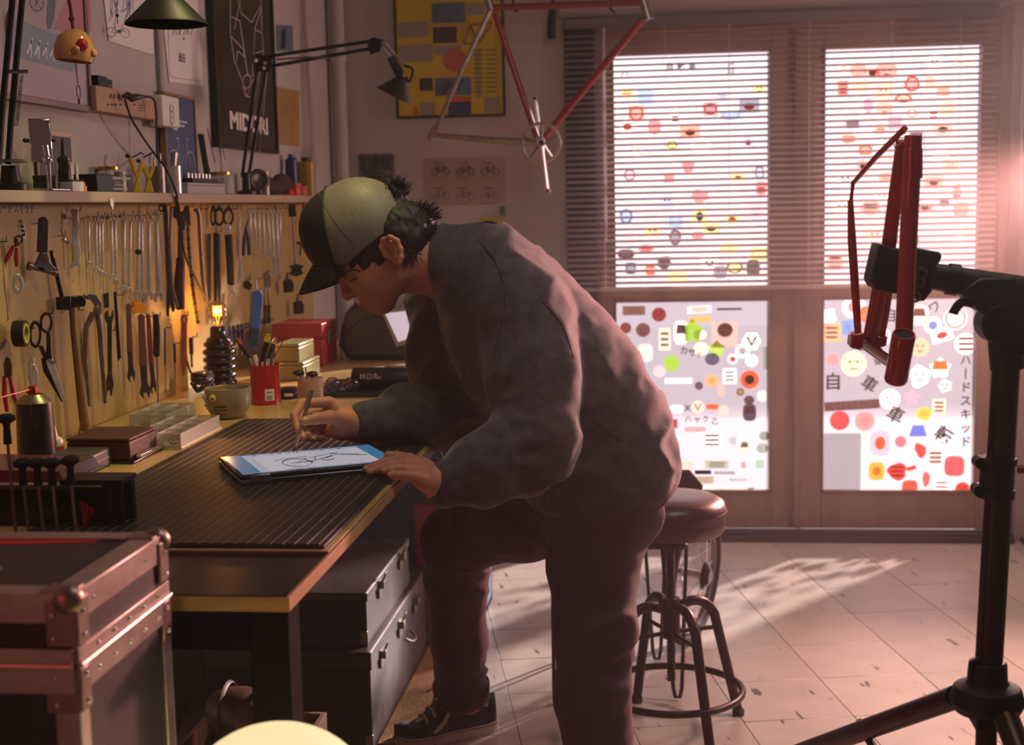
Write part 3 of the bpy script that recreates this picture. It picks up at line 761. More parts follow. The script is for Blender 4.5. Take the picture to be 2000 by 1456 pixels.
for k in range(6):
    x = -1.0 + k * 0.06
    cb.tube(spline([(x, 4.4, .45), (x + .05, 4.36, .62), (x + .12, 4.35, .70 - .02 * (k % 3)), (x + .2, 4.325, .66), (x + .24, 4.33, .55)], 6), 0.007, 8)
build(cb, 'cable_bundle', RUBBER, bc)
rb = thing('fuel_can', 'red metal can half hidden between the chest and the blue crate', 'can', (-0.73, 4.2, 0.0))
mb = MB().box2((-0.80, 4.270, 0.0), (-0.63, 4.300, 0.46))
build(mb, 'body', REDTIN, rb, bevel=0.008)
build(MB().tube(bez((-0.77, 4.285, 0.45), (-0.77, 4.285, 0.50), (-0.68, 4.285, 0.50), (-0.68, 4.285, 0.45), 10), 0.007, 8), 'handle', BLACK, rb)
# dark crates and a pair of old saddle bags far under the bench
for k, (x, y, w, d, h, lb) in enumerate([(-1.17, 2.15, 0.34, 0.5, 0.40, 'dark wooden crate in the shadow behind the flight case'), (-0.99, 3.1, 0.30, 0.28, 0.16, 'low cardboard box under the bench holding a leather saddle bag')]):
    t = thing('crate', lb, 'box', (x, y, 0))
    m_ = pm('shadow_crate_wood', (34, 25, 20), 0.7, var=0.2, vscale=14) if k == 0 else pm('brown_cardboard', (116, 82, 54), 0.8, var=0.1)
    mb = MB().box2((x - w / 2, y - d / 2, 0), (x + w / 2, y + d / 2, 0.012))
    build(mb, 'bottom', m_, t)
    for s in (-1, 1):
        build(MB().box((x + s * (w / 2 - .006), y, h / 2), (0.012, d, h)), 'side_panel', m_, t, bevel=0.001)
        build(MB().box((x, y + s * (d / 2 - .006), h / 2), (w - .024, 0.012, h)), 'end_panel', m_, t, bevel=0.001)
sbag = thing('saddle_bag', 'brown leather saddle bag with a round stitched patch in the low box', 'bag', (-0.99, 3.1, 0.012))
Rb = rot('Y', 0.25) @ rot('X', -0.35)
build(MB().ball((-0.99, 3.08, 0.21), (0.105, 0.085, 0.065), 24, 14, Rb), 'body', BROWN, sbag)
build(MB().lathe([(0.001, .004), (0.03, .004), (0.034, .002), (0.034, -0.002)], (-0.965, 3.0, 0.232), Rb @ Vector((0.1, -1, 0.3)), 24), 'patch', pm('patch_leather', (120, 86, 66), 0.6, var=.2), sbag)
for dx in (-0.045, 0.05):
    build(MB().torus((-0.99 + dx, 3.08, 0.21), (1, 0, 0), 0.078, (0.002, 0.006), 24, 6), 'strap', BROWN, sbag)
# fluffy jute rug strip between trunk and shoe
rgm = pm('jute_rug', (150, 104, 66), 0.95, var=0.35, vscale=60, bump=0.8, bscale=160)
rg = build(MB().box2((-0.757, 3.42, 0), (-0.60, 4.30, 0.008)), 'jute_rug', rgm, label='narrow brown jute rug on the floor beside the grey trunk', cat='rug', bevel=0.003)

# ---- flight case, near left
FB = pm('flight_case_laminate', (36, 31, 28), 0.5, var=0.15, vscale=18, bump=0.08, bscale=160)
ALU = pm('case_aluminium', (188, 174, 168), 0.36, 0.85, var=0.15, vscale=30)
fc = thing('flight_case', 'tall black flight case with aluminium edges and ball corners in the near corner', 'case', (-0.97, 1.50, 0))
fx0, fx1, fy0, fy1, fz1 = -1.30, -0.632, 1.38, 1.655, 0.995
build(MB().box2((fx0, fy0, 0.05), (fx1, fy1, fz1 - 0.078)), 'body', FB, fc, bevel=0.002)
fld = build(MB().box2((fx0, fy0, fz1 - 0.076), (fx1, fy1, fz1)), 'lid', FB, fc, bevel=0.002)
E_ = 0.030; T_ = 0.003
def edge_x(y, z, sy, sz): return MB().box2((fx0, y, z), (fx1, y + sy * T_, z - sz * E_)).box2((fx0, y, z), (fx1, y - sy * E_, z + sz * T_))
rail = MB()
# top edges as angle strips
for y, s in ((fy0, -1), (fy1, 1)):
    rail.box2((fx0, y, fz1 - E_), (fx1, y + s * T_, fz1 + T_)).box2((fx0, y, fz1), (fx1, y - s * E_, fz1 + T_))
build(rail, 'edge_strip', ALU, fc, bevel=0.001)
rail = MB().box2((fx1, fy0, fz1 - E_), (fx1 + T_, fy1, fz1 + T_)).box2((fx1 - E_, fy0, fz1), (fx1, fy1, fz1 + T_))
build(rail, 'edge_strip', ALU, fc, bevel=0.001)
rail = MB()
for z0, z1 in ((fz1 - 0.076, fz1 - 0.058), (fz1 - 0.108, fz1 - 0.078)):
    rail.box2((fx1, fy0, z0), (fx1 + 0.005, fy1, z1)).box2((fx0, fy0 - 0.005, z0), (fx1, fy0, z1))
rail.tube([(fx1 + 0.005, fy0, fz1 - 0.077), (fx1 + 0.005, fy1, fz1 - 0.077)], 0.004, 8).tube([(fx0, fy0 - 0.005, fz1 - 0.077), (fx1, fy0 - 0.005, fz1 - 0.077)], 0.004, 8)
build(rail, 'lid_rail', ALU, fc, bevel=0.001)
for (y, s) in ((fy0, -1), (fy1, 1)):
    build(MB().box2((fx1, y, 0.05), (fx1 + T_, y - s * 0.024, fz1 - 0.10)).box2((fx1 - 0.024, y + s * T_, 0.05), (fx1 + T_, y, fz1 - 0.10)), 'corner_strip', ALU, fc, bevel=0.001)
for (y, s) in ((fy0, -1), (fy1, 1)):
    cm = MB().ball((fx1 - 0.006, y - s * 0.006, fz1 - 0.006), (0.017, 0.017, 0.017), 18, 12)
    cm.box2((fx1 - 0.03, y + s * 0.004, fz1 - 0.056), (fx1 + 0.005, y, fz1 - 0.004)).box2((fx1, y, fz1 - 0.056), (fx1 + 0.006, y - s * 0.03, fz1 - 0.004)).box2((fx1 - 0.036, y, fz1), (fx1, y - s * 0.036, fz1 + 0.005))
    cm.box2((fx1 - 0.034, y + s * 0.004, fz1 - 0.13), (fx1 + 0.005, y, fz1 - 0.080)).box2((fx1, y, fz1 - 0.13), (fx1 + 0.006, y - s * 0.026, fz1 - 0.080))
    build(cm, 'ball_corner', pm('corner_steel', (150, 130, 122), 0.38, 0.85, var=.2), fc, bevel=0.002)
rv = MB()
for k in range(5):
    y = fy0 + 0.05 + k * 0.045
    rv.ball((fx1 + 0.005, y, fz1 - 0.067), 0.003, 10, 6).ball((fx1 + 0.005, y, fz1 - 0.095), 0.003, 10, 6)
for (y, s) in ((fy0, -1), (fy1, 1)):
    for z in (0.02, 0.046, 0.09, 0.12): rv.ball((fx1 + 0.0065, y - s * 0.014, fz1 - z), 0.0032, 10, 6).ball((fx1 - 0.02, y + s * 0.0055, fz1 - z), 0.0032, 10, 6)
for y in (fy0 + .05, fy1 - .07): rv.ball((fx1 + 0.003, y, fz1 - 0.015), 0.0024, 8, 6)
build(rv, 'rivets', CHROME, fc, kind='stuff')
build(MB().prism([(-0.87, 1.625), (-0.70, 1.64), (-0.705, 1.612), (-0.875, 1.597)], (0, 0, fz1 + 0.0001), X1, Y1, 0.0006), 'tape_strip', pm('red_tape', (200, 40, 28), 0.5), fld)
build(MB().lathe([(0.0, .003), (0.018, .003), (0.03, 0.0)], (-0.79, 1.475, fz1 + 0.0005), (0, 0, 1), 24), 'lid_cup', ALU, fld)
for x in (-1.2, -0.72):
    for y in (1.43, 1.60):
        build(MB().cyl((x - 0.011, y, 0.026), (x + 0.011, y, 0.026), 0.026, n=20).box((x, y, 0.045), (0.04, 0.03, 0.012)), 'castor', RUBBER, fc)
# ---- globe floor lamp in the foreground
gl = thing('globe_lamp', 'glowing round opal glass lamp in the near foreground below the bench', 'lamp', (-0.448, 1.5, 0))
gc = onY(541, 1395 + 205, 1.5)
gr = 0.118
glm = pm('opal_glass', (130, 122, 104), 0.35, emit=(255, 226, 172), estr=1.02)
build(MB().ball(gc, (gr, gr, gr * 0.93), 48, 28), 'globe', glm, gl)
build(MB().lathe([(0.0, 0.0), (0.14, 0.0), (0.14, 0.012), (0.02, 0.025), (0.013, 0.04), (0.013, gc.z - gr - 0.02), (0.05, gc.z - gr * .95), (0.055, gc.z - gr * .8), (0.0, gc.z - gr * .8)], (gc.x, gc.y, 0), (0, 0, 1), 28), 'stem', BRASS, gl)
l = lamp('globe_side_fill', 'POINT', gc + Vector((-.160, -.07, -.05)), None, 0.9, (1.0, 0.74, 0.36), 0.03)  # unseen fill added beside the globe to light the case
# ================================================================== PEGBOARD AND HANGING TOOLS
PBX = -1.345
PEGM = pm('pegboard_plywood', (172, 141, 80), 0.55, var=0.12, vscale=5, stretch=(1, 0.5, 2), bump=0.08, bscale=24)
pb = thing('tool_board', 'plywood tool board fixed to the wall above the bench', 'board', (WX + .002, 3.9, 0.9006))
build(MB().box2((WX + .002, 2.3, 0.9006), (PBX, 5.22, 1.425)), 'board', PEGM, pb, bevel=0.001)
HOOKM = pm('black_hook_wire', (30, 27, 26), 0.4, 0.5)
SHX = -1.268
shelf = thing('wall_shelf', 'long narrow wooden shelf on top of the tool board', 'shelf', (-1.31, 3.9, 1.425))
build(MB().box2((WX, 2.3, 1.4255), (SHX, 5.3, 1.450)), 'plank', pm('shelf_wood', (176, 152, 130), 0.55, var=0.14, vscale=6, stretch=(1, 0.3, 4), bump=0.1, bscale=40), shelf, bevel=0.002)

class Flat:
    """a plane hanging off the wall, turned by phi about the vertical; shapes are given as photo pixels and become metres here"""
    def __init__(s, px, py, x=PBX + 0.02, phi=50, on=None):
        s.px, s.py = px, py
        s.o = onX(px, py, x) if on is None else Vector(on)
        p = math.radians(phi)
        s.u = Y1 * math.cos(p) + X1 * math.sin(p); s.w = Z1; s.n = s.u.cross(s.w)
        def prj(v):
            d = v - EYE; return Vector((d.dot(CR), d.dot(CD))) / d.dot(CF) * FPX
        a = prj(s.o); b = prj(s.o + s.u * 0.01); c = prj(s.o + s.w * 0.01)
        s.m = Matrix(((b.x - a.x, c.x - a.x), (b.y - a.y, c.y - a.y))) * 100
        s.i = s.m.inverted()
        s.k = 1 / abs(s.m[1][1])
    def c(s, x, y):
        q = s.i @ Vector((x - s.px, y - s.py)); return (q.x, q.y)
    def P(s, x, y, d=0.0):
        a, b = s.c(x, y); return s.o + s.u * a + s.w * b + s.n * d
    def poly(s, mb, pts, t=0.004, d=0.0):
        return mb.prism([s.c(*p) for p in pts], s.o + s.n * d, s.u, s.w, t)
    def ell(s, cx, cy, rx, ry=None, n=20):
        return [(cx + rx * math.cos(2 * PI * i / n), cy + (ry or rx) * math.sin(2 * PI * i / n)) for i in range(n)]
    def ringp(s, mb, cx, cy, rx, ry, f=0.6, t=0.004, d=0.0, n=20):
        return mb.ring([s.c(*p) for p in s.ell(cx, cy, rx, ry, n)], [s.c(*p) for p in s.ell(cx, cy, rx * f, ry * f, n)], s.o + s.n * d, s.u, s.w, t)
    def tube(s, mb, pts, r, n=8, d=0.0):
        rs = [q * s.k for q in r] if isinstance(r, list) else r * s.k
        return mb.tube([s.P(x, y, d if not isinstance(d, list) else d[i]) for i, (x, y) in enumerate(pts)], rs, n)

nhook = [0]
def hook(px, py, ln=0.024, up=0.012):
    o = onX(px, py, PBX)
    build(MB().tube([o, o + X1 * ln * .8 - Y1 * ln * .5, o + X1 * ln * .8 - Y1 * ln * .5 + Z1 * up], 0.0011, 6), 'hook', HOOKM, pb)
def root(F, name, label, cat, group=None): return thing(name, label, cat, F.o, group)
PURP = pm('purple_dipped_handle', (96, 58, 66), 0.5); REDH = pm('red_dipped_handle', (168, 24, 28), 0.35, coat=0.3); DRED = pm('oxblood_handle', (70, 34, 30), 0.5)
BLUEH = pm('navy_handle', (40, 46, 84), 0.5); LACQ = pm('tool_lacquer_black', (26, 22, 20), 0.3, coat=0.2); TAPE = pm('black_cloth_tape', (18, 17, 17), 0.6)
# board lettering and its small stamped tag
build(MB().text('ハードスキッド', onX(-9, 416, PBX), Y1, Z1, 0.026, 0.0006, bold=0.01), 'lettering', pm('faded_blue_paint', (70, 110, 130), 0.7), pb)
F = Flat(43, 452, PBX + 0.0005, 0)
mb = MB().use(PAPER); F.poly(mb, [(36, 437), (48, 435), (50, 466), (39, 468)], 0.0006); mb.use(INK)
for (a, b) in ((39, 441), (40, 449), (41, 457)): F.poly(mb, [(a, b), (a + 7, b - .6), (a + 7.4, b + 4), (a + .4, b + 4.8)], 0.0003, 0.0006)
build(mb, 'stamped_tag', None, pb)
# knot holes
kb = MB()
for (x, y) in ((73, 407), (143, 550), (194, 563), (196, 482), (120, 610), (340, 680), (480, 560)): F = Flat(x, y, PBX, 0); F.poly(kb, F.ell(x, y, 1.2, 1.8, 10), 0.0004)
build(kb, 'knot', pm('knot_brown', (110, 80, 46), 0.7), pb, kind='stuff')

def wrench(x0, y0, x1, y1, label, w=5.5, mat=STEEL, group=None, phi=52, tape=None, ringr=None, double=False):
    w *= 1.5
    F = Flat(x0, y0, PBX + 0.034, phi); r = ringr or w * 0.82
    t = root(F, 'combination_wrench', label, 'wrench', group)
    th = max(0.003, w * F.k * 0.55)
    dx, dy = (x1 - x0), (y1 - y0); L = math.hypot(dx, dy); ux, uy = dx / L, dy / L; nx, ny = -uy, ux
    q = lambda a, b: (x0 + ux * a + nx * b, y0 + uy * a + ny * b)
    mb = MB(); F.ringp(mb, x0, y0, r, r * 1.45, 0.58, th * 1.2, -th * 0.1, 22)
    build(mb, 'ring_end', mat, t, bevel=0.0006)
    s0, s1 = r * 1.3, L - w * 1.7
    mb = MB(); F.poly(mb, [q(s0, -w * .36), q(s0, w * .36), q(s1, w * .44), q(s1, -w * .44)], th * 0.8, th * 0.1)
    F.poly(mb, [q(s0 + 2, -w * .16), q(s0 + 2, w * .16), q(s1 - 2, w * .2), q(s1 - 2, -w * .2)], th * 0.9, th * 0.12)
    build(mb, 'shank', mat, t, bevel=0.0008)
    e = w * 1.7
    jaw = [q(s1 - .5, -w * .44), q(s1 + e * .2, -w * .95), q(s1 + e * .75, -w * 1.02), q(s1 + e * 1.15, -w * .6), q(s1 + e * 1.05, -w * .42), q(s1 + e * .6, -w * .46), q(s1 + e * .45, 0), q(s1 + e * .6, w * .42), q(s1 + e * 1.2, w * .42), q(s1 + e * 1.22, w * .66), q(s1 + e * .75, w * 1.02), q(s1 + e * .2, w * .95), q(s1 - .5, w * .44)]
    mb = MB(); F.poly(mb, jaw, th); build(mb, 'open_jaw', mat, t, bevel=0.0006)
    if tape:
        mb = MB(); F.poly(mb, [q(tape, -w * .6), q(tape, w * .6), q(tape + 9, w * .6), q(tape + 9, -w * .6)], th * 1.5, -th * 0.2)
        build(mb, 'tape_band', TAPE, t)
    hook(x0 - 1, y0 - r * 0.7, 0.042)
    return t
first = 'combination wrenches in the upper left row'
ordn = ['first', 'second', 'third', 'fourth', 'fifth', 'sixth', 'seventh', 'eighth', 'ninth', 'tenth', 'eleventh', 'twelfth']
WR = [(173, 427, 174, 521, 3.6), (187, 428, 188, 531, 3.6), (193, 430, 195, 536, 3.2), (199, 427, 200, 541, 4.0), (217, 428, 219, 546, 4.0), (224, 426, 227, 556, 4.2), (242, 425, 241, 571, 4.8), (255, 426, 251, 574, 4.4), (270, 426, 268, 583, 5.4), (290, 425, 290, 585, 5.8), (304, 424, 309, 588, 6.2)]
for i, (a, b, c, d, w) in enumerate(WR):
    ex = {0: 'shortest', 4: 'fluted', 8: 'black-taped', 9: 'long pink-lit', 10: 'longest'}.get(i, '')
    lb = ('%s chrome combination wrench, %s from the left in the upper row' % (ex, ordn[i])).strip()
    wrench(a, b, c, d, lb, w, STEEL, first, tape=(62 if i == 8 else None))
wrench(276, 430, 279, 578, 'chrome combination wrench half hidden behind the black-taped one', 4.2, STEEL, first)
W2 = [(488, 412, 490, 476, 3.0), (496, 412, 500, 478, 3.0), (505, 411, 507, 492, 3.2), (513, 412, 517, 507, 3.4), (522, 411, 528, 502, 3.6), (530, 412, 536, 538, 3.6), (539, 411, 545, 544, 3.8), (546, 411, 548, 500, 3.4)]
for i, (a, b, c, d, w) in enumerate(W2):
    wrench(a, b, c, d, 'small bright wrench, %s from the left in the far upper row' % ordn[i], w, STEEL, 'small wrenches in the far upper row', 60)

# --- upper row specials
F = Flat(2, 472, PBX + 0.02, 30); t = root(F, 'wire_pick', 'long thin steel wire pick hanging at the left end of the board', 'pick')
mb = MB(); F.tube(mb, [(2, 474), (8, 545), (15, 618)], 0.7, 6); build(mb, 'wire', DSTEEL, t)
mb = MB(); F.tube(mb, [(15, 618), (16, 626), (14, 628)], 1.2, 6); build(mb, 'hook_tip', DSTEEL, t); hook(1, 472)
F = Flat(33, 466, PBX + 0.02, 45); t = root(F, 'spoke_nippers', 'small nippers with glossy red handles under the stamped tag', 'pliers')
mb = MB(); F.ringp(mb, 36, 468, 8, 9, 0.62, 0.006); F.poly(mb, [(26, 466), (31, 460), (36, 480), (28, 482)], 0.007); build(mb, 'jaws', OLDSTEEL, t, bevel=0.001)
for P_ in ([(27, 480), (20, 494), (11, 511)], [(33, 484), (32, 502), (33, 521)]):
    mb = MB(); F.tube(mb, P_, [3.4, 5.0, 3.6], 10); build(mb, 'handle', REDH, t)
hook(36, 461)
F = Flat(80, 440, PBX + 0.03, 45); t = root(F, 'chain_tool', 'chain breaker with a dark flat handle and a steel cross barrel', 'chain breaker')
mb = MB(); F.poly(mb, [(74, 428), (79, 424), (87, 425), (91, 432), (89, 494), (71, 493)], 0.012); F.ringp(mb, 83, 436, 5, 8, 0.6, 0.014, -0.001); build(mb, 'handle', pm('brown_black_grip', (52, 40, 38), 0.5), t, bevel=0.002)
mb = MB(); F.poly(mb, [(77, 492), (90, 494), (94, 512), (108, 526), (98, 532), (62, 523), (70, 508)], 0.012); build(mb, 'frame', DSTEEL, t, bevel=0.002)
mb = MB(); F.tube(mb, [(52, 519), (60, 521)], 8.5, 16, 0.006); F.tube(mb, [(60, 521), (102, 533)], 5.6, 16, 0.006); F.tube(mb, [(102, 533), (109, 535)], 6.6, 16, 0.006); build(mb, 'barrel', DSTEEL, t, bevel=0.001)
for k in range(3):
    mb = MB(); F.tube(mb, [(74 + k * 3.4, 521 + k), (75.4 + k * 3.4, 527 + k)], 3.0, 10, 0.012); build(mb, 'thread_ridge', BLACKM, t)
hook(72, 436)
F = Flat(112, 530, PBX + 0.016, 20); t = root(F, 'pry_bar', 'black round drift bar with a yellow band leaning behind the chain breaker', 'bar')
mb = MB(); F.tube(mb, [(100, 490), (107, 520), (121, 580)], [4.4, 4.6, 4.4], 12); build(mb, 'bar', LACQ, t)
mb = MB(); F.tube(mb, [(101.5, 494), (104, 504)], 4.9, 12); build(mb, 'yellow_band', YELLOW, t)
F = Flat(122, 450, PBX + 0.03, 40); t = root(F, 'headset_cone', 'small chrome cone tool on a hook beside the silver cutout wrench', 'tool')
mb = MB(); F.tube(mb, [(118, 446), (124, 463), (127, 470)], [1.4, 2.2, 5], 12); F.tube(mb, [(121, 467), (134, 475)], [3.6, 4.4], 14); build(mb, 'cone', CHROME, t, bevel=0.0006)
mb = MB(); F.tube(mb, [(122, 423), (127, 425), (141, 426)], 1.6, 8); F.ringp(mb, 124, 423, 4, 6, .5, .004); build(mb, 'pin', DSTEEL, t); hook(113, 461, 0.03)
F = Flat(147, 410, PBX + 0.024, 48); t = root(F, 'cutout_wrench', 'flat silver wrench with two large cutouts hanging by its hooked top', 'wrench')
pts = [(136, 411), (140, 407), (150, 409), (152, 415), (151, 425), (154, 436), (158, 441), (154, 446), (151, 455), (153, 470), (156, 488), (155, 505), (153, 514), (158, 517), (155, 521), (147, 520), (139, 525), (134, 522), (139, 516), (140, 500), (140, 478), (140, 440), (140, 420)]
mb = MB(); F.poly(mb, pts, 0.004); build(mb, 'plate', pm('bright_flat_steel', (206, 200, 206), 0.35, 0.6), t, bevel=0.0006)
mb = MB(); F.poly(mb, F.ell(145, 434, 3.0, 11, 16), 0.0012, 0.0036); F.poly(mb, [(141, 478), (146, 482), (148, 495), (146, 507), (141, 512)], 0.0012, 0.0036); build(mb, 'cutout', PEGM, t); hook(146, 412)
F = Flat(323, 402, PBX + 0.04, 50); t = root(F, 'pin_spanner', 'long dark steel spanner with a forked foot right of the wrench row', 'spanner')
mb = MB(); F.poly(mb, [(318, 400), (324, 398), (327, 420), (327, 440), (334, 560), (341, 608), (337, 612), (331, 590), (329, 621), (324, 618), (325, 560), (319, 430)], 0.006); build(mb, 'blade', OLDSTEEL, t, bevel=0.001)
mb = MB(); F.ringp(mb, 314, 407, 5, 8, .55, .006); build(mb, 'eye', OLDSTEEL, t, bevel=0.001); hook(322, 402)
F = Flat(328, 410, PBX + 0.026, 50); t = root(F, 'flat_spanner', 'thin brown steel spanner beside the forked one', 'spanner')
mb = MB(); F.poly(mb, [(329, 405), (335, 404), (331, 470), (336, 560), (346, 600), (342, 606), (338, 588), (337, 612), (333, 611), (331, 560), (327, 470)], 0.005, 0.008); build(mb, 'blade', DSTEEL, t, bevel=0.001)
F = Flat(352, 420, PBX + 0.03, 50); t = root(F, 'pipe_pliers', 'large adjustable pliers with long oxblood handles right of the spanners', 'pliers')
mb = MB(); F.poly(mb, [(335, 404), (343, 402), (347, 413), (357, 413), (360, 402), (368, 408), (370, 424), (361, 432), (359, 450), (349, 450), (345, 430), (337, 424)], 0.010); F.poly(mb, F.ell(353, 428, 5, 5), 0.012); build(mb, 'jaws', OLDSTEEL, t, bevel=0.0015)
mb = MB(); F.tube(mb, [(354, 448), (354, 505)], [6.5, 7.5], 12); build(mb, 'handle', PURP, t)
mb = MB(); F.tube(mb, [(353, 505), (350, 560), (353, 606)], [8.5, 10.5, 8], 14); build(mb, 'grip', DRED, t); hook(334, 404); hook(368, 404)
F = Flat(370, 450, PBX + 0.026, 40); t = root(F, 'chain_whip', 'chain whip hanging as a brown run of links beside the large pliers', 'chain whip')
mb = MB()
for k in range(22):
    f = k / 21; x = 366 + 20 * f ** 1.6; y = 440 + 190 * f
    F.ringp(mb, x, y, 2.6, 5.2, 0.45, 0.004 + 0.002 * (k % 2), -0.001 * (k % 2), 12)
build(mb, 'chain', OLDSTEEL, t, kind='stuff'); mb = MB(); F.poly(mb, [(362, 402), (367, 402), (371, 440), (364, 442)], 0.005); build(mb, 'bar', OLDSTEEL, t)
F = Flat(382, 410, PBX + 0.03, 45); t = root(F, 'crank_handle', 'long bent silver bar hanging left of the black torque wrench', 'bar')
mb = MB(); F.tube(mb, [(380, 412), (385, 408), (389, 422), (391, 470), (396, 540), (403, 590)], [4, 4.5, 4.2, 3.8, 4.2, 4.6], 12); build(mb, 'bar', DSTEEL, t); hook(384, 410); hook(397, 408)
for (x, lb) in ((415, 'left thin black ring of the three strap loops'), (427, 'middle black strap loop above the torque wrench'), (445, 'right wide black strap loop above the ring wrench')):
    F = Flat(x, 422, PBX + 0.03, 55); t = root(F, 'strap_loop', lb, 'loop', 'black strap loops')
    w = 5 if x == 415 else 10
    mb = MB(); F.ringp(mb, x, 424, w, 18, 0.72, 0.012); build(mb, 'loop', RUBBER, t, bevel=0.002); mb = MB(); F.poly(mb, [(x - 2, 402), (x + 2, 402), (x + 2, 412), (x - 2, 412)], 0.014); build(mb, 'buckle', OLDSTEEL, t); hook(x, 408, 0.05)
F = Flat(424, 460, PBX + 0.03, 50); t = root(F, 'torque_wrench', 'black torque wrench with a slotted handle hanging under the strap loops', 'wrench')
mb = MB(); F.tube(mb, [(423, 455), (424, 480), (425, 620)], [7, 7.5, 6.5], 12); build(mb, 'handle', LACQ, t); mb = MB(); F.ringp(mb, 424, 467, 4, 9, .5, .004, .006); build(mb, 'slot', DSTEEL, t)
mb = MB(); F.poly(mb, [(405, 458), (411, 456), (411, 585), (407, 590)], 0.005); build(mb, 'scale_bar', OLDSTEEL, t); hook(423, 452)
F = Flat(444, 440, PBX + 0.03, 50); t = root(F, 'ring_wrench', 'long double ring wrench with a rubber sleeve beside the torque wrench', 'wrench')
mb = MB(); F.poly(mb, [(438, 438), (448, 438), (449, 460), (440, 460)], 0.008); F.poly(mb, [(444, 556), (455, 556), (457, 575), (447, 575)], 0.008); build(mb, 'neck', STEEL, t, bevel=0.001, kind='stuff')
mb = MB(); F.tube(mb, [(446, 458), (449, 510), (451, 558)], [7.5, 7.2, 7], 12); build(mb, 'sleeve', RUBBER, t)
mb = MB(); F.ringp(mb, 452, 584, 8.5, 19, .66, .009); build(mb, 'ring_end', STEEL, t, bevel=0.001); hook(446, 408)
F = Flat(466, 410, PBX + 0.026, 50); t = root(F, 'feeler_blade', 'thin flat silver spanner with a forked lower end beside the ring wrench', 'spanner')
mb = MB(); F.poly(mb, [(463, 407), (468, 406), (470, 470), (471, 525), (476, 545), (474, 550), (469, 540), (466, 556), (463, 552), (466, 520), (465, 470)], 0.004); build(mb, 'blade', STEEL, t, bevel=0.0006); hook(462, 408)
F = Flat(480, 450, PBX + 0.026, 50); t = root(F, 'cable_cutter', 'small cable cutter with two navy black handles left of the far wrenches', 'pliers')
mb = MB(); F.tube(mb, [(487, 424), (482, 440), (480, 450)], [1.2, 2.4, 3], 8); build(mb, 'jaws', OLDSTEEL, t)
for P_ in ([(481, 447), (477, 470), (475, 500)], [(482, 450), (486, 475), (487, 499)]):
    mb = MB(); F.tube(mb, P_, [2.6, 3.8, 3.4], 10); build(mb, 'handle', BLUEH, t)
hook(486, 424)
F = Flat(572, 420, PBX + 0.055, 55); t = root(F, 'hub_vise', 'black hub axle tool hanging near the far end of the board', 'tool')
mb = MB(); F.poly(mb, [(562, 400), (574, 399), (576, 423), (563, 424)], 0.02); build(mb, 'head', LACQ, t, bevel=0.002)
mb = MB(); F.tube(mb, [(572, 424), (575, 480), (577, 520)], 2.0, 8); build(mb, 'rod', DSTEEL, t)
mb = MB(); F.poly(mb, [(563, 520), (577, 516), (592, 520), (586, 527), (592, 535), (577, 541), (562, 536), (569, 528)], 0.014); build(mb, 'star_foot', LACQ, t, bevel=0.002); hook(572, 402)
F = Flat(592, 400, PBX + 0.03, 50); t = root(F, 'axle_puller', 'thin black puller rod hanging last at the far end of the board', 'tool')
mb = MB(); F.tube(mb, [(593, 394), (590, 450), (586, 500)], [1.8, 2.6, 1.8], 8); F.tube(mb, [(580, 474), (592, 478)], 3, 8); build(mb, 'rod', LACQ, t); hook(594, 396)
for (x, y, lb) in ((560, 558, 'small black knob tool hanging under the star-footed axle tool'), (580, 600, 'black clamp tool above the red toolbox')):
    F = Flat(x, y, PBX + 0.03, 50); t = root(F, 'clamp_tool', lb, 'tool')
    mb = MB(); F.poly(mb, [(x - 8, y - 10), (x + 4, y - 14), (x + 10, y - 4), (x + 9, y + 12), (x - 7, y + 14)], 0.02); build(mb, 'body', LACQ, t, bevel=0.002)
    mb = MB(); F.tube(mb, [(x, y - 12), (x + 2, y - 26)], [3, 1.6], 8); build(mb, 'screw', OLDSTEEL, t); hook(x, y - 18)
# --- lower row
F = Flat(34, 555, PBX + 0.02, 45); t = root(F, 'steel_washer', 'large white steel ring hanging below the red nippers', 'ring')
mb = MB(); F.ringp(mb, 34, 555, 10.5, 20, .48, .005); build(mb, 'ring', pm('zinc_white', (206, 202, 200), .35, .6), t, bevel=.001); hook(33, 540)
F = Flat(39, 651, PBX + 0.03, 0); t = root(F, 'tape_roll', 'roll of black cloth tape with a yellow core on the board', 'tape')
c0 = onX(40, 652, PBX + 0.034); ax = Vector((0.988, 0.156, 0)).normalized()
R0 = 0.027
build(MB().lathe([(R0 * .78, -0.012), (R0, -0.012), (R0, 0.012), (R0 * .78, 0.012), (R0 * .78, -0.012)], c0, ax, 32), 'tape', TAPE, t, bevel=0.001)
build(MB().lathe([(R0 * .55, -0.0115), (R0 * .775, -0.0115), (R0 * .775, 0.0124), (R0 * .55, 0.0124), (R0 * .55, -0.0115)], c0, ax, 32), 'core', pm('yellow_card', (190, 180, 70), .7), t); hook(36, 640, 0.06, 0.004)
F = Flat(80, 640, PBX + 0.03, 42); t = root(F, 'tailor_shears', 'large black-handled scissors hanging point down over the spray can', 'scissors')
mb = MB(); F.ringp(mb, 67, 653, 11, 27, .74, .009, 0, 24); F.poly(mb, [(74, 676), (80, 674), (92, 700), (86, 706)], 0.009); build(mb, 'handle', LACQ, t, bevel=.0015)
mb = MB(); F.ringp(mb, 87, 630, 12, 21, .72, .009, 0.004, 24); F.poly(mb, [(88, 650), (94, 646), (96, 690), (98, 702), (88, 700)], 0.009, .004); build(mb, 'handle', LACQ, t, bevel=.0015)
mb = MB(); F.poly(mb, [(84, 696), (93, 690), (100, 700), (126, 780), (124, 790), (118, 782), (92, 722)], 0.004, .004); build(mb, 'blade', STEEL, t, bevel=.0006)
mb = MB(); F.poly(mb, [(80, 700), (88, 698), (122, 782), (121, 789), (84, 726)], 0.003); build(mb, 'blade', LACQ, t, bevel=.0006)
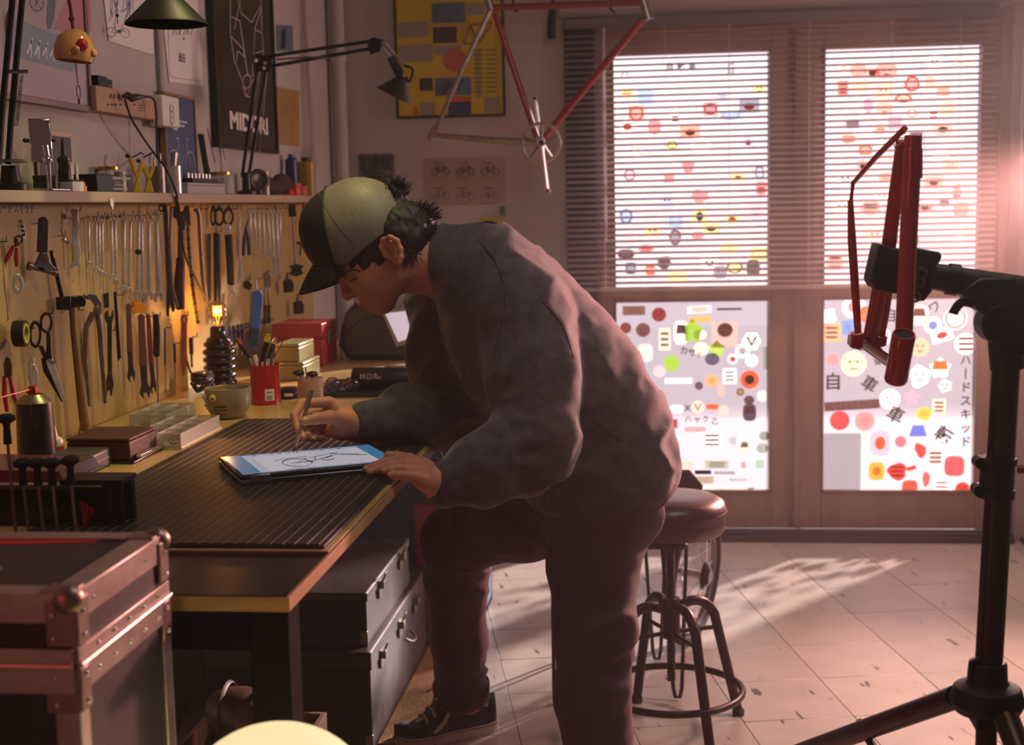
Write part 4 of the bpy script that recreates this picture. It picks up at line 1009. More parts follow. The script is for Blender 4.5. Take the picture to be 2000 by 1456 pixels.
mb = MB(); F.tube(mb, [(95, 706), (104, 708)], 2.6, 10, .008); build(mb, 'pivot_screw', DSTEEL, t); hook(92, 612)
F = Flat(140, 600, PBX + 0.035, 40); t = root(F, 'hammer', 'hammer with a square black head and a long turned wooden handle', 'hammer')
mb = MB(); F.poly(mb, [(113, 581), (134, 578), (135, 604), (114, 606)], .024, -.012); F.poly(mb, [(134, 580), (156, 577), (166, 586), (164, 598), (135, 602)], .018, -.009); build(mb, 'head', LACQ, t, bevel=.002)
mb = MB(); F.tube(mb, [(141, 602), (144, 650), (152, 720), (160, 790), (166, 838), (167, 845)], [6.5, 6.2, 7.6, 8.8, 9.4, 8.6], 14); build(mb, 'handle', WOODT, t)
mb = MB(); F.poly(mb, F.ell(149, 600, 2.6, 4), .002, .0095); build(mb, 'wedge_pin', BRASS, t); hook(130, 606); hook(152, 606)
F = Flat(185, 605, PBX + 0.03, 40); t = root(F, 'slip_joint_pliers', 'long grey slip joint pliers hanging beside the hammer', 'pliers')
mb = MB(); F.poly(mb, [(160, 577), (170, 573), (184, 576), (195, 590), (197, 606), (190, 616), (180, 612), (184, 598), (176, 586), (164, 584)], .010); F.poly(mb, F.ell(188, 604, 6, 7), .014, -.002); build(mb, 'jaws', DSTEEL, t, bevel=.0015)
mb = MB(); F.tube(mb, [(182, 612), (168, 640), (166, 700), (175, 795)], [6, 5.4, 5, 3.0], 10); build(mb, 'handle', DSTEEL, t)
mb = MB(); F.tube(mb, [(191, 614), (196, 650), (199, 700), (206, 790)], [6, 5.8, 5.2, 3.6], 10); build(mb, 'handle', DSTEEL, t); hook(186, 615)
F = Flat(212, 620, PBX + 0.026, 45); t = root(F, 'open_end_wrench', 'dark double open ended wrench hanging right of the grey pliers', 'wrench')
mb = MB(); F.poly(mb, [(204, 612), (209, 606), (211, 618), (216, 618), (219, 605), (221, 616), (217, 632), (217, 730), (221, 752), (216, 776), (213, 762), (209, 764), (207, 775), (205, 752), (210, 730), (209, 634), (204, 624)], .006); build(mb, 'body', OLDSTEEL, t, bevel=.001); hook(213, 645)
F = Flat(226, 580, PBX + 0.024, 45); t = root(F, 'flat_file', 'long narrow black file with a bright edge on the middle of the board', 'file')
mb = MB(); F.poly(mb, [(221, 570), (226, 570), (235, 700), (229, 706)], .006); build(mb, 'blade', LACQ, t, bevel=.0008); hook(231, 576); mb = MB(); F.poly(mb, [(205, 574), (213, 572), (214, 600), (206, 602)], .004, -.006); build(mb, 'tang_tag', OLDSTEEL, t)
CW = [(250, 592, 255, 748, 5.5, PURP, 'purple-handled cone wrench, first of the lower row'), (275, 613, 282, 780, 7.5, PURP, 'widest purple-handled cone wrench of the lower row'), (289, 612, 298, 770, 4.6, pm('maroon_handle', (120, 40, 52), .5), 'slim maroon-handled cone wrench of the lower row')]
for (a, b, c, d, w, m, lb) in CW:
    F = Flat(a, b, PBX + 0.026, 48); t = root(F, 'cone_wrench', lb, 'wrench', 'cone wrenches')
    mid = b + (d - b) * .62; xm = a + (c - a) * .62
    mb = MB(); F.poly(mb, [(a - w * .8, b + 4), (a, b), (a + w * .8, b + 4), (xm + w, mid), (xm - w, mid)], .005); build(mb, 'handle', m, t, bevel=.001)
    mb = MB(); F.poly(mb, [(xm - w * .9, mid), (xm + w * .9, mid), (c + w * .8, d - 30), (c + w * 1.5, d - 18), (c + w * 1.2, d), (c + w * .5, d - 12), (c - w * .3, d - 12), (c - w * .2, d + 2), (c - w * 1.3, d - 10), (c - w * .9, d - 30)], .003, .001); build(mb, 'blade', OLDSTEEL, t, bevel=.0005); hook(a, b + 6)
F = Flat(306, 620, PBX + 0.034, 45); t = root(F, 'screwdriver', 'screwdriver with a fat black handle hanging beside the maroon cone wrench', 'screwdriver')
mb = MB(); F.tube(mb, [(305, 614), (306, 640), (306, 690), (307, 697)], [6, 7.5, 7, 5], 12); build(mb, 'handle', LACQ, t); mb = MB(); F.tube(mb, [(307, 697), (309, 790)], [1.8, 1.6], 8); build(mb, 'shaft', DSTEEL, t); hook(303, 618)
for (x, y0, y1, w, m, lb) in ((322, 642, 770, 1.8, DRED, 'thin dark red needle tool under the long spanners'), (341, 672, 740, 2.4, BLACKM, 'short black hex driver left of the copper loop tool'), (373, 660, 718, 4.2, BLUEH, 'short navy-handled driver left of the bulb lamp')):
    F = Flat(x, y0, PBX + 0.026, 40); t = root(F, 'hex_driver', lb, 'driver')
    mb = MB(); F.tube(mb, [(x, y0), (x + 1, y0 + (y1 - y0) * .55)], w, 8); build(mb, 'handle', m, t); mb = MB(); F.tube(mb, [(x + 1, y0 + (y1 - y0) * .55), (x + 2, y1)], w * .5, 6); build(mb, 'shaft', DSTEEL, t); hook(x + 2, y0 - 2)
F = Flat(359, 620, PBX + 0.026, 48); t = root(F, 'loop_tool', 'long copper coloured tool with an eye at its top behind the bulb lamp', 'tool')
mb = MB(); F.ringp(mb, 359, 625, 6, 10, .5, .006); F.poly(mb, [(354, 632), (364, 632), (363, 720), (358, 735), (355, 720)], .006); build(mb, 'body', pm('copper_paint', (170, 92, 60), .4, .4), t, bevel=.001); hook(358, 616)
F = Flat(268, 600, PBX + 0.02, 40); t = root(F, 'glow_plate', 'orange translucent plate added for a glow in the middle of the board', 'tag')
mb = MB(); F.poly(mb, [(256, 592), (264, 589), (280, 592), (286, 604), (280, 612), (262, 612), (256, 606)], .004); build(mb, 'tag', pm('orange_glow_plate', (250, 150, 30), .3, transm=.2), t, bevel=.001); hook(268, 592)  # added plate standing in for an orange patch of light on the board
HX = [(440, 640), (448, 637), (456, 636), (464, 634), (472, 633)]
for i, (x, y) in enumerate(HX):
    F = Flat(x, y, PBX + 0.03, 50); t = root(F, 'allen_key', 'black-handled driver, %s from the left in the rack behind the bulb lamp' % ordn[i], 'driver', 'drivers in the rack')
    mb = MB(); F.tube(mb, [(x, y), (x + 2, y + 14), (x + 2, y + 34), (x + 1, y + 40)], [3, 4.2, 3.6, 2.2], 10); build(mb, 'handle', BLUEH, t); mb = MB(); F.tube(mb, [(x + 1, y + 40), (x, y + 62)], 1.0, 6); build(mb, 'shaft', STEEL, t)
mb = MB(); a = onX(432, 640, PBX); b = onX(506, 633, PBX); mb.box2((PBX, a.y, a.z - .012), (PBX + .05, b.y, a.z - .008)); build(mb, 'driver_rack', BLACKM, pb)
F = Flat(498, 570, PBX + 0.075, 50); t = root(F, 'blue_hex_set', 'blue plastic folding hex key set hanging above the red tin', 'tool')
mb = MB(); F.poly(mb, [(490, 572), (504, 566), (509, 575), (504, 640), (499, 684), (484, 680), (486, 640)], .02); build(mb, 'case', pm('bright_blue_case', (44, 98, 190), .35, coat=.3), t, bevel=.003)
mb = MB(); F.poly(mb, [(486, 640), (504, 640), (499, 680), (484, 677)], .021, -.0003); build(mb, 'lower_case', pm('dark_blue_case', (24, 48, 80), .4), t, bevel=.003)
mb = MB(); F.tube(mb, [(499, 568), (497, 545), (518, 542), (521, 536)], 1.6, 8, .01); build(mb, 'key', CHROME, t); mb = MB(); F.poly(mb, F.ell(484, 557, 8, 9), .014, -.01); build(mb, 'cap', BLACK, t, bevel=.002); hook(480, 545)
F = Flat(520, 560, PBX + 0.05, 50); t = root(F, 'needle_pliers', 'needle nose pliers with black grips over yellow tips beside the blue hex set', 'pliers')
mb = MB(); F.poly(mb, [(514, 534), (522, 528), (527, 540), (526, 560), (516, 562)], .012); F.tube(mb, [(518, 560), (517, 600)], 2, 8); F.tube(mb, [(523, 560), (525, 600)], 2, 8); build(mb, 'jaws', DSTEEL, t, bevel=.001)
for x in (517.5, 525):
    mb = MB(); F.tube(mb, [(x, 596), (x, 632)], 3.4, 10); build(mb, 'grip', LACQ, t)
mb = MB(); F.tube(mb, [(517.5, 632), (521, 672)], [4, 2.6], 10); build(mb, 'yellow_end', YELLOW, t); hook(518, 534)
F = Flat(14, 720, PBX + 0.03, 42); t = root(F, 'side_cutters', 'side cutters with long dark red handles at the lower left of the board', 'pliers')
mb = MB(); F.poly(mb, [(6, 712), (10, 697), (16, 698), (20, 712), (18, 736), (8, 738)], .012); build(mb, 'jaws', OLDSTEEL, t, bevel=.002)
for P_ in ([(8, 735), (9, 770), (14, 805)], [(19, 735), (26, 770), (37, 800)]):
    mb = MB(); F.tube(mb, P_, [3.6, 5.2, 4.0], 10); build(mb, 'handle', REDH, t)
hook(10, 733)
F = Flat(62, 720, PBX + 0.03, 42); t = root(F, 'cable_shears', 'bright steel cable shears with a red latch under the scissors handle', 'pliers')
mb = MB(); F.poly(mb, [(54, 712), (60, 698), (65, 700), (64, 715), (70, 722), (72, 754), (62, 762), (54, 740)], .010); F.poly(mb, F.ell(62, 716, 4, 5), .012, -.001); build(mb, 'jaws', STEEL, t, bevel=.001)
mb = MB(); F.poly(mb, [(50, 762), (70, 756), (72, 772), (52, 776)], .014); build(mb, 'latch', RED, t, bevel=.002); mb = MB(); F.tube(mb, [(57, 772), (54, 810)], [4, 4.6], 10); F.tube(mb, [(68, 770), (72, 808)], [4, 4.6], 10); build(mb, 'handle', REDH, t); hook(58, 734)
F = Flat(392, 420, PBX + 0.04, 40); t = root(F, 'hanging_pennant', 'small white tag on a string hanging from the shelf edge above the wrenches', 'tag')
t.location = onX(216, 384, SHX + .003); WL[t.name] = t.location.copy()
F = Flat(216, 392, SHX + .003, 20)
mb = MB(); F.poly(mb, [(213, 390), (218, 388), (221, 398), (219, 412), (214, 400)], .003); build(mb, 'tag', WHITE, t, bevel=.0006); mb = MB(); F.tube(mb, [(215.5, 383), (216, 390)], .6, 5); build(mb, 'string', PAPER, t)
# ================================================================== LEFT WALL ABOVE THE SHELF
FRM_S = pm('brushed_frame_metal', (120, 104, 100), 0.4, 0.7); FRM_B = pm('black_frame', (22, 20, 20), 0.4); FRM_W = pm('oak_frame', (140, 100, 66), .5, var=.2, vscale=14)
def wallpts(pts, x=WX): return [onX(px, py, x) for px, py in pts]
def hang(name, label, cat, y0, y1, z0, z1, mat, frame=None, fw=0.012, dep=0.02, group=None, tilt=0.0, x=WX + 0.001, sheet=0.001):
    """a flat picture on the left wall: backing / sheet and, if framed, four frame bars"""
    t = thing(name, label, cat, (x, (y0 + y1) / 2, z0), group)
    d = dep if frame else sheet
    build(MB().box2((x, y0 + .001, z0 + .001), (x + d * .75, y1 - .001, z1 - .001)), 'print', mat, t)
    if frame:
        build(MB().box2((x, y0, z0), (x + d, y0 + fw, z1)), 'frame_side', frame, t, bevel=.001)
        build(MB().box2((x, y1 - fw, z0), (x + d, y1, z1)), 'frame_side', frame, t, bevel=.001)
        build(MB().box2((x, y0 + fw, z0), (x + d, y1 - fw, z0 + fw)), 'frame_rail', frame, t, bevel=.001)
        build(MB().box2((x, y0 + fw, z1 - fw), (x + d, y1 - fw, z1)), 'frame_rail', frame, t, bevel=.001)
    t2 = (x + d * .75 + .0002)
    return t, t2
def pt2(mb, x, pts, t=0.0003): return mb.prism([(p[0], p[1]) for p in pts], (x, 0, 0), Y1, Z1, t)
def rect(mb, x, y0, z0, y1, z1, t=0.0003): return pt2(mb, x, [(y0, z0), (y1, z0), (y1, z1), (y0, z1)], t)
def yz(px, py, x=WX + .01): p = onX(px, py, x); return (p.y, p.z)
def bike(mb, x, cy, cz, s, U=Y1, org=None, wire=0.0012, fill=True, flip=1):
    """a small line drawing of a bicycle; s = wheelbase"""
    o = Vector(org) if org is not None else Vector((x, cy, cz)); n = U.cross(Z1)
    Pq = lambda a, b: o + U * (a * s * flip) + Z1 * (b * s)
    for a in (-.5, .5):
        mb.tube([Pq(a + .31 * math.cos(t), .31 * math.sin(t)) for t in (2 * PI * i / 20 for i in range(20))], wire, 4, closed=True)
    for L in ([(-.5, 0), (-.12, -.04), (.33, .42), (-.2, .42), (-.12, -.04)], [(-.5, 0), (-.2, .42), (-.24, .55)], [(.5, 0), (.33, .42), (.3, .55), (.44, .58)], [(-.34, .56), (-.16, .55)]):
        mb.tube([Pq(*q) for q in L], wire, 4)
# big framed print, top left
y0, y1 = 2.55, onX(178, 180, WX + .02).y; z0 = onX(177, 216, WX + .02).z - .004
t, xx = hang('framed_print', 'large metal-framed pale print with a teal band at the top left of the wall', 'picture', y0, y1, z0, 2.28, pm('pale_lilac_print', (176, 160, 164), .35, var=.05, vscale=5), FRM_S, .014, .022)
mb = MB().use(pm('print_teal', (124, 138, 154), .5)); pt2(mb, xx, [yz(0, 22), yz(0, 105), yz(130, 140), yz(145, 140), yz(145, 82), yz(60, 52)])
mb.use(pm('print_pink', (176, 116, 120), .5)); pt2(mb, xx, [yz(97, 58), yz(138, -30), yz(168, -30), yz(172, 60), yz(140, 62)])
mb.use(pm('print_blue', (92, 100, 120), .5)); pt2(mb, xx, [yz(84, 40), yz(88, -20), yz(104, -20), yz(100, 30), yz(94, 56), yz(86, 58)])
mb.use(PAPER); F = Flat(75, 90, xx + .0004, 0)
for k in range(4):
    x = 52 + k * 15; F.poly(mb, [(x, 104 + k * 2), (x + 10, 74 + k * 4), (x + 12.5, 75 + k * 4), (x + 3, 106 + k * 2)], .0003); F.poly(mb, [(x + 8, 78 + k * 4), (x + 10, 78 + k * 4), (x + 10, 112 + k * 3), (x + 8, 111 + k * 3)], .0003)
mb.use(pm('print_grey_line', (96, 96, 110), .6))
F.tube(mb, [(72 + 13 * math.cos(a), 5 + 17 * math.sin(a)) for a in [2 * PI * i / 24 for i in range(25)]], .8, 5)
for a in (0, .8, 1.6, 2.4): F.tube(mb, [(72 - 13 * math.cos(a), 5 - 17 * math.sin(a)), (72 + 13 * math.cos(a), 5 + 17 * math.sin(a))], .4, 4)
build(mb, 'printed_shapes', None, t, smooth=None)
# papers
def sheet(name, label, px, mat=PAPER, cat='poster', x=WX + .002):
    P_ = wallpts(px, x); c = sum(P_, Vector()) / len(P_)
    t = thing(name, label, cat, Vector((WX, c.y, min(p.z for p in P_))))
    build(MB().prism([(p.y, p.z) for p in P_], (x, 0, 0), Y1, Z1, .0008), 'sheet', mat, t)
    return t, x + .0009
t, x = sheet('paper_poster', 'white paper poster with blue ink sketches behind the small bicycle charm', [(196, -60), (212, 80), (300, 108), (296, -60)])
F = Flat(250, 20, x + .0003, 0); mb = MB()
for k in range(16):
    xx_ = 222 + random.uniform(-4, 44); F.tube(mb, [(xx_, -20), (xx_ + random.uniform(-6, 6), 15), (xx_ + random.uniform(-8, 8), random.uniform(20, 48))], .6, 4)
build(mb, 'sketch_lines', pm('blue_ink', (96, 104, 140), .7), t, smooth=None)
t, x = sheet('paper_poster', 'white poster of black brush strokes to the right of the large black lampshade', [(308, -60), (330, 160), (396, 168), (382, -60)])
F = Flat(352, 60, x + .0003, 0); mb = MB().use(INK)
for k in range(14):
    xx_ = 340 + (k % 7) * 6; yy = 20 + (k // 7) * 26; F.tube(mb, [(xx_, yy), (xx_ + random.uniform(-4, 5), yy + 10), (xx_ + random.uniform(-5, 4), yy + 22)], random.uniform(.5, 1.3), 4)
mb.text('出日', onX(349, 118, x + .0003), Y1, Z1, .028, .0003, bold=.02)
F.tube(mb, [(331, 146), (345, 152), (394, 163)], .4, 4); F.tube(mb, [(329, 60), (332, 146)], .4, 4); mb.use(RED); F.poly(mb, F.ell(359, 76, 1.5, 3), .0003)
build(mb, 'brush_strokes', None, t, smooth=None)
# wooden stamped block shelf with its little tools box on top
y0, y1 = onX(184, 200, WX + .03).y, onX(301, 200, WX + .03).y
zb, zt = onX(190, 217, WX + .03).z, onX(190, 168, WX + .03).z
ww = pm('pale_box_wood', (176, 136, 112), .6, var=.1, vscale=12, stretch=(1, .4, 3))
t = thing('wooden_block', 'pale wooden block stamped with tool icons fixed high on the wall', 'block', (WX + .001, (y0 + y1) / 2, zb))
build(MB().box2((WX + .001, y0, zb), (WX + .036, y1, zt)), 'block', ww, t, bevel=.0015)
mb = MB(); F = Flat(250, 198, WX + .0362, 0)
for k, x in enumerate((217, 223, 232, 240, 247)):
    F.poly(mb, [(x - 2, 191), (x, 183), (x + 1, 183), (x + 2.4, 192), (x + .8, 190), (x, 194)], .0003)
for x in (212, 219, 226, 235, 246, 262): F.poly(mb, [(x - 2.5, 206), (x - 1, 202), (x, 205), (x + 1, 201), (x + 3, 206)], .0003)
for y in (205, 210, 215): F.poly(mb, [(271, y), (285, y + 1), (285, y + 2.4), (271, y + 1.4)], .0003)
build(mb, 'stamped_icons', INK, t, smooth=None)
F = Flat(193, 158, WX + .025, 20)
t = thing('key_block', 'small black and red block sitting on top of the stamped wooden block', 'block', (WX + .018, F.o.y, zt))
ya, yb_ = onX(183, 160, WX + .02).y, onX(212, 160, WX + .02).y
build(MB().use(BLACKM).box2((WX + .004, ya, zt), (WX + .032, (ya + yb_) / 2 + .01, zt + .026)).use(DRED).box2((WX + .006, (ya + yb_) / 2 + .0105, zt), (WX + .030, yb_, zt + .012)).use(BLACKM).box2((WX + .006, (ya + yb_) / 2 + .0105, zt + .0125), (WX + .030, yb_, zt + .022)), 'block', None, t, bevel=.001)
# conduit, outlet, plug and cable
build(MB().box2((WX, onX(303, 100, WX).y, 1.45), (WX + .012, onX(309, 100, WX).y, 2.6)), 'trim_5', pm('conduit_grey', (150, 140, 136), .6), kind='structure', bevel=.002)
y0, y1 = onX(303, 200, WX + .03).y, onX(336, 200, WX + .03).y
t = thing('socket_box', 'white surface-mounted socket box beside the wooden block', 'socket', (WX, (y0 + y1) / 2, onX(318, 248, WX + .03).z))
build(MB().box2((WX + .012, y0, onX(318, 248, WX + .03).z), (WX + .05, y1, onX(318, 188, WX + .03).z)), 'box', WHITE, t, bevel=.004)
for z in (.26, .5, .74):
    zz = onX(318, 248, WX + .03).z + z * .066
    build(MB().lathe([(0.013, 0), (0.013, .004), (.010, .004), (.010, .001), (0, .001)], (WX + .05, (y0 + y1) / 2, zz), (1, 0, 0), 20), 'socket', WHITE, t)
F = Flat(255, 190, WX + .06, 30)
t = thing('power_plug', 'black plug and loose cable running from the wooden block down past the shelf', 'plug', F.o)
mb = MB(); F.tube(mb, [(240, 188), (248, 186), (258, 192), (270, 189), (280, 189)], [3, 7, 8, 6, 3], 12); build(mb, 'plug', BLACK, t)
for pl in ([(280, 189), (298, 192), (304, 210), (306, 260), (307, 300), (312, 318)], [(244, 194), (256, 230), (280, 270), (305, 305), (324, 330), (338, 360), (346, 384), (349, 400)], [(349, 400), (352, 440), (362, 500), (385, 550), (404, 590)]):
    P_ = []
    for i, (x, y) in enumerate(pl):
        xx_ = WX + .06 if pl[0] != (349, 400) else WX + .075
        if y > 320 and y < 395: xx_ = SHX + .008
        P_.append(onX(x, y, xx_))
    build(MB().tube(spline(P_, 8), .0028, 8), 'cable', RUBBER, t)
mb = MB(); F2 = Flat(346, 395, SHX + .008, 30); F2.tube(mb, [(342, 384), (346, 396), (350, 410)], [2, 4.4, 3], 10); build(mb, 'inline_switch', BLACK, t)
# blue framed bicycle print leaning on the shelf
t, x = hang('framed_print', 'blue framed print of a white line bicycle standing on the shelf', 'picture', onX(321, 260, WX + .02).y, onX(382, 260, WX + .02).y, 1.451, onX(340, 183, WX + .02).z, pm('indigo_print', (64, 74, 116), .4), FRM_W, .008, .018, x=WX + .006)
yc = (onX(321, 260, WX + .02).y + onX(382, 260, WX + .02).y) / 2
mb = MB(); bike(mb, x + .001, yc, 1.53, .135, wire=.0013); rect(mb, x, yc - .05, 1.64, yc + .04, 1.645); rect(mb, x, yc - .03, 1.652, yc + .06, 1.656); rect(mb, x, yc - .06, 1.628, yc - .02, 1.632)
build(mb, 'bicycle_drawing', pm('pale_lines', (206, 206, 220), .6), t, smooth=None)
# black MIDORI poster with a faceted bicycle part drawing
y0, y1 = onX(420, 150, WX + .02).y, onX(537, 150, WX + .02).y
t, x = hang('framed_poster', 'tall black framed poster with white facet lines and large lettering', 'poster', y0, y1, onX(535, 300, WX + .02).z, 2.30, pm('black_poster_print', (34, 29, 29), .28, coat=.2), FRM_B, .012, .024)
mb = MB(); F = Flat(480, 150, x + .0012, 0)
for pl in ([(451, -10), (451, 70), (458, 120), (470, 150), (482, 190), (492, 160), (500, 148), (512, 130), (516, 97), (512, 50), (511, -10)], [(464, 0), (472, 28), (492, 42), (508, 8)], [(453, 36), (468, 42), (484, 150)], [(452, 74), (474, 96), (478, 112)], [(462, 122), (464, 100), (478, 112)], [(511, 10), (499, 50), (495, 105), (514, 97)], [(497, 55), (510, 60)], [(470, 0), (458, 60)], [(476, 150), (484, 145), (490, 152), (488, 168), (480, 174), (474, 164), (476, 150)], [(472, 168), (478, 186), (488, 190)], [(494, 125), (493, 150), (503, 140)]):
    F.tube(mb, pl, .9, 4)
yl = onX(450, 246, x).y
o = onX(449, 247, x + .0003); k_ = (onX(526, 262, x).y - o.y)
mb.text('MIDORI', o - Z1 * .004, Y1 * (k_ / (.074 * 3.55)), Z1, .074, .0003, bold=.04)
build(mb, 'print_lines', pm('poster_white', (226, 212, 206), .6), t, smooth=None)
# small blue photo and kraft paper
t, x = sheet('postcard', 'small blue postcard pinned high right of the black poster', [(540, 48), (541, 100), (573, 100), (571, 50)], pm('blue_card', (92, 104, 126), .6), 'postcard')
mb = MB(); F = Flat(553, 75, x, 0); F.poly(mb, [(548, 96), (550, 60), (556, 52), (559, 70), (556, 96)], .0003); build(mb, 'figure_print', INK, t, smooth=None)
t, x = sheet('kraft_sheet', 'brown kraft paper sheet taped between the black poster and the corner', [(541, 170), (541, 281), (584, 286), (584, 178)], pm('kraft_paper', (162, 122, 72), .8, var=.12, vscale=9), 'paper')
mb = MB(); F = Flat(562, 230, x, 0)
for k in range(9): a, b = random.uniform(548, 578), random.uniform(190, 268); F.tube(mb, [(a, b), (a + 3, b + 6), (a - 1, b + 12)], .5, 4)
build(mb, 'faint_sketch', pm('kraft_ink', (120, 84, 50), .8), t, smooth=None)
# hanging dome wind bell, bicycle charm
hx = WX + .20
c = onX(145, 95, hx)
t = thing('wind_bell', 'glossy orange dome wind bell hanging on a dark red cord', 'wind bell', c)
rr = .040
build(MB().lathe([(0.006, rr * .98), (rr * .5, rr * .86), (rr * .86, rr * .5), (rr, 0.0), (rr * 1.0, -rr * .42), (rr * .92, -rr * .62), (rr * .88, -rr * .62), (rr * .94, -rr * .4), (rr * .93, 0), (rr * .8, rr * .45), (rr * .4, rr * .8), (0.004, rr * .9)], c, Vector((.10, .05, 1)), 36), 'dome', pm('glazed_ochre', (206, 150, 92), .12, coat=.8, var=.15, vscale=20), t)
mb = MB()
for (a, b, s) in ((-.75, .1, .012), (1.1, .15, .008)): mb.ball(c + Vector((rr * .96 * math.cos(a), rr * .96 * math.sin(a), rr * .1)), s, 12, 8)
build(mb, 'red_spot', RED, t, kind='stuff')
mb = MB(); mb.ball(c + Vector((rr * .5, -rr * .93, -rr * .15)), (.008, .006, .008), 10, 8).ball(c + Vector((rr * 1.02, .0, -rr * .25)), (.006, .01, .009), 10, 8); build(mb, 'ear', pm('glazed_ochre', (206, 150, 92)), t, kind='stuff')
build(MB().tube(spline([c + Z1 * rr * .9, c + Vector((-.003, 0, .08)), c + Vector((-.006, 0, .16)), c + Vector((-.006, 0, .7))], 5), .0035, 8).ball(c + Vector((-.002, 0, .058)), (.006, .006, .006), 10, 8), 'cord', pm('dark_red_cord', (110, 24, 30), .8), t)
build(MB().tube([c - Z1 * .01, c + Vector((.001, .004, -.06)), c + Vector((.002, .004, -.07))], .0010, 5).tube([c + Vector((.002 + .004 * math.cos(a), .004, -.085 + .013 * math.sin(a))) for a in [2 * PI * i / 14 for i in range(15)]], .0010, 5).box(c + Vector((.002, .004, -.104)), (.004, .003, .010)), 'clapper_string', DRED, t)
c = onX(231, 64, WX + .03)
t = thing('bicycle_charm', 'tiny wire bicycle charm with blue and yellow gems hanging on the white poster', 'charm', c)
mb = MB(); bike(mb, 0, 0, 0, .036, U=(Y1 * .7 + X1 * .7).normalized(), org=c, wire=.0008); build(mb, 'wire_bicycle', BRASS, t, smooth=None)
build(MB().ball(c + Vector((.002, 0, .003)), .0048, 12, 8), 'blue_gem', pm('blue_gem', (20, 110, 200), .05, coat=1), t)
build(MB().ball(c + Vector((.007, .006, .006)), .0034, 12, 8), 'yellow_gem', pm('yellow_gem', (220, 200, 30), .05, coat=1), t)
build(MB().tube([c + Z1 * .02, c + Z1 * .9], .0008, 5).ball(c + Z1 * .042, .0042, 10, 8), 'string', INK, t)

# ================================================================== SHELF ITEMS
SZ = 1.450
def sy(px, x=WX + .05): return onX(px, 378, x).y
def sh(py, px, x=WX + .05): return onX(px, py, x).z
def boxthing(name, label, cat, x0, x1, y0, y1, z0, z1, mat, bevel=.002, lid=None, group=None, lidh=.3):
    t = thing(name, label, cat, ((x0 + x1) / 2, (y0 + y1) / 2, z0), group)
    zc = z1 - (z1 - z0) * lidh
    build(MB().box2((x0, y0, z0), (x1, y1, zc)), 'body', mat, t, bevel=bevel)
    build(MB().box2((x0 - .0006, y0 - .0006, zc + .0006), (x1 + .0006, y1 + .0006, z1)), 'lid', lid or mat, t, bevel=bevel)
    return t
# chrome mirror on a stand
yc = sy(76); o = Vector((WX + .06, yc, SZ))
t = thing('bar_mirror', 'rectangular chrome shaving mirror on a folding stand at the left of the shelf', 'mirror', o)
mn = Vector((.55, -.80, .05)).normalized(); mu = Vector((-mn.y, mn.x, 0)).normalized(); mwv = mn.cross(mu) * -1
zc = (sh(233, 76) + sh(318, 76)) / 2; hh = (sh(233, 76) - sh(318, 76)) / 2
RM = Matrix((mu, mwv, mn)).transposed()
build(MB().box(Vector((o.x, o.y, zc)), (.046, hh * 2, .010), RM), 'mirror_plate', CHROME, t, bevel=.003)
build(MB().cyl(Vector((o.x, o.y, zc)) + mu * -.030, Vector((o.x, o.y, zc)) + mu * .030, .004, n=12).ball(Vector((o.x, o.y, zc)) - mu * .031, .005, 10, 8), 'pivot', BLACKM, t)
build(MB().tube([(o.x + .01, o.y, zc - .01), (o.x + .012, o.y + .004, zc - .045), (o.x + .012, o.y + .006, SZ + .006)], [.007, .006, .004], 10).ball((o.x + .011, o.y + .003, zc - .04), .011, 12, 8), 'stand_arm', CHROME, t)
build(MB().box2((o.x - .02, o.y - .03, SZ + .0002), (o.x + .035, o.y + .06, SZ + .006)), 'foot', CHROME, t, bevel=.002)
# lamp base & arms of the left desk lamp
lx = WX + .065
t = thing('desk_lamp', 'black spring-arm lamp at the left shelf end with a wide cone shade', 'lamp', (lx, sy(8), SZ))
yb0 = sy(8)
build(MB().lathe([(0, 0), (.034, 0), (.034, .012), (.02, .018), (.016, .05), (.0, .05)], (lx, yb0, SZ), n=24), 'clamp_base', BLACKM, t)
mb = MB().lathe([(0, 0), (.038, 0), (.03, .006), (0, .006)], (lx, yb0, sh(318, 8)), n=24); build(mb, 'collar', pm('collar_grey', (120, 112, 106), .4, .6), t)
a0 = onX(3, 330, lx + .01); a1 = onX(40, -20, lx + .02)
for dx in (-6, 13):
    build(MB().tube([onX(3 + dx, 320, lx + .01), onX(9 + dx, 230, lx + .012), onX(33 + dx, -30, lx + .02)], .0065, 8, flat=None), 'arm', BLACKM, t)
build(MB().tube([onX(14, 140, lx + .03), onX(52, 140, lx + .03)], .004, 8), 'cross_pin', BLACKM, t)
sp = []
for i in range(120):
    f = i / 119; c_ = onX(42 - 10 * f, 146 + 100 * f, lx + .025); a = i * 1.3
    sp.append(c_ + Vector((.0045 * math.cos(a), .0045 * math.sin(a), 0)))
build(MB().tube(sp, .0008, 4), 'spring', DSTEEL, t)
build(MB().tube(spline([onX(28, 0, lx), onX(12, 40, lx), onX(16, 110, lx), onX(8, 180, lx), onX(2, 300, lx)], 6), .0025, 6), 'lamp_cord', pm('tan_cord', (150, 104, 70), .7), t)
lc = onY(325, 48, 2.85)
srim = (onY(402, 46, 2.85) - onY(248, 46, 2.85)).length / 2
build(MB().lathe([(srim, 0), (srim * .99, .004), (.022, .066), (.020, .11), (0, .112), (0, .108), (.017, .106), (.019, .064), (srim - .003, .003), (srim, 0)], lc, n=40), 'shade', pm('matte_black_shade', (20, 16, 16), .5), t)
build(MB().tube(spline([onX(33, -30, lx + .02), Vector((lx + .05, 2.86, 2.0)), Vector((-1.15, 2.86, 1.98)), lc + Z1 * .16, lc + Z1 * .10], 8), .006, 8), 'upper_arm', BLACKM, t)
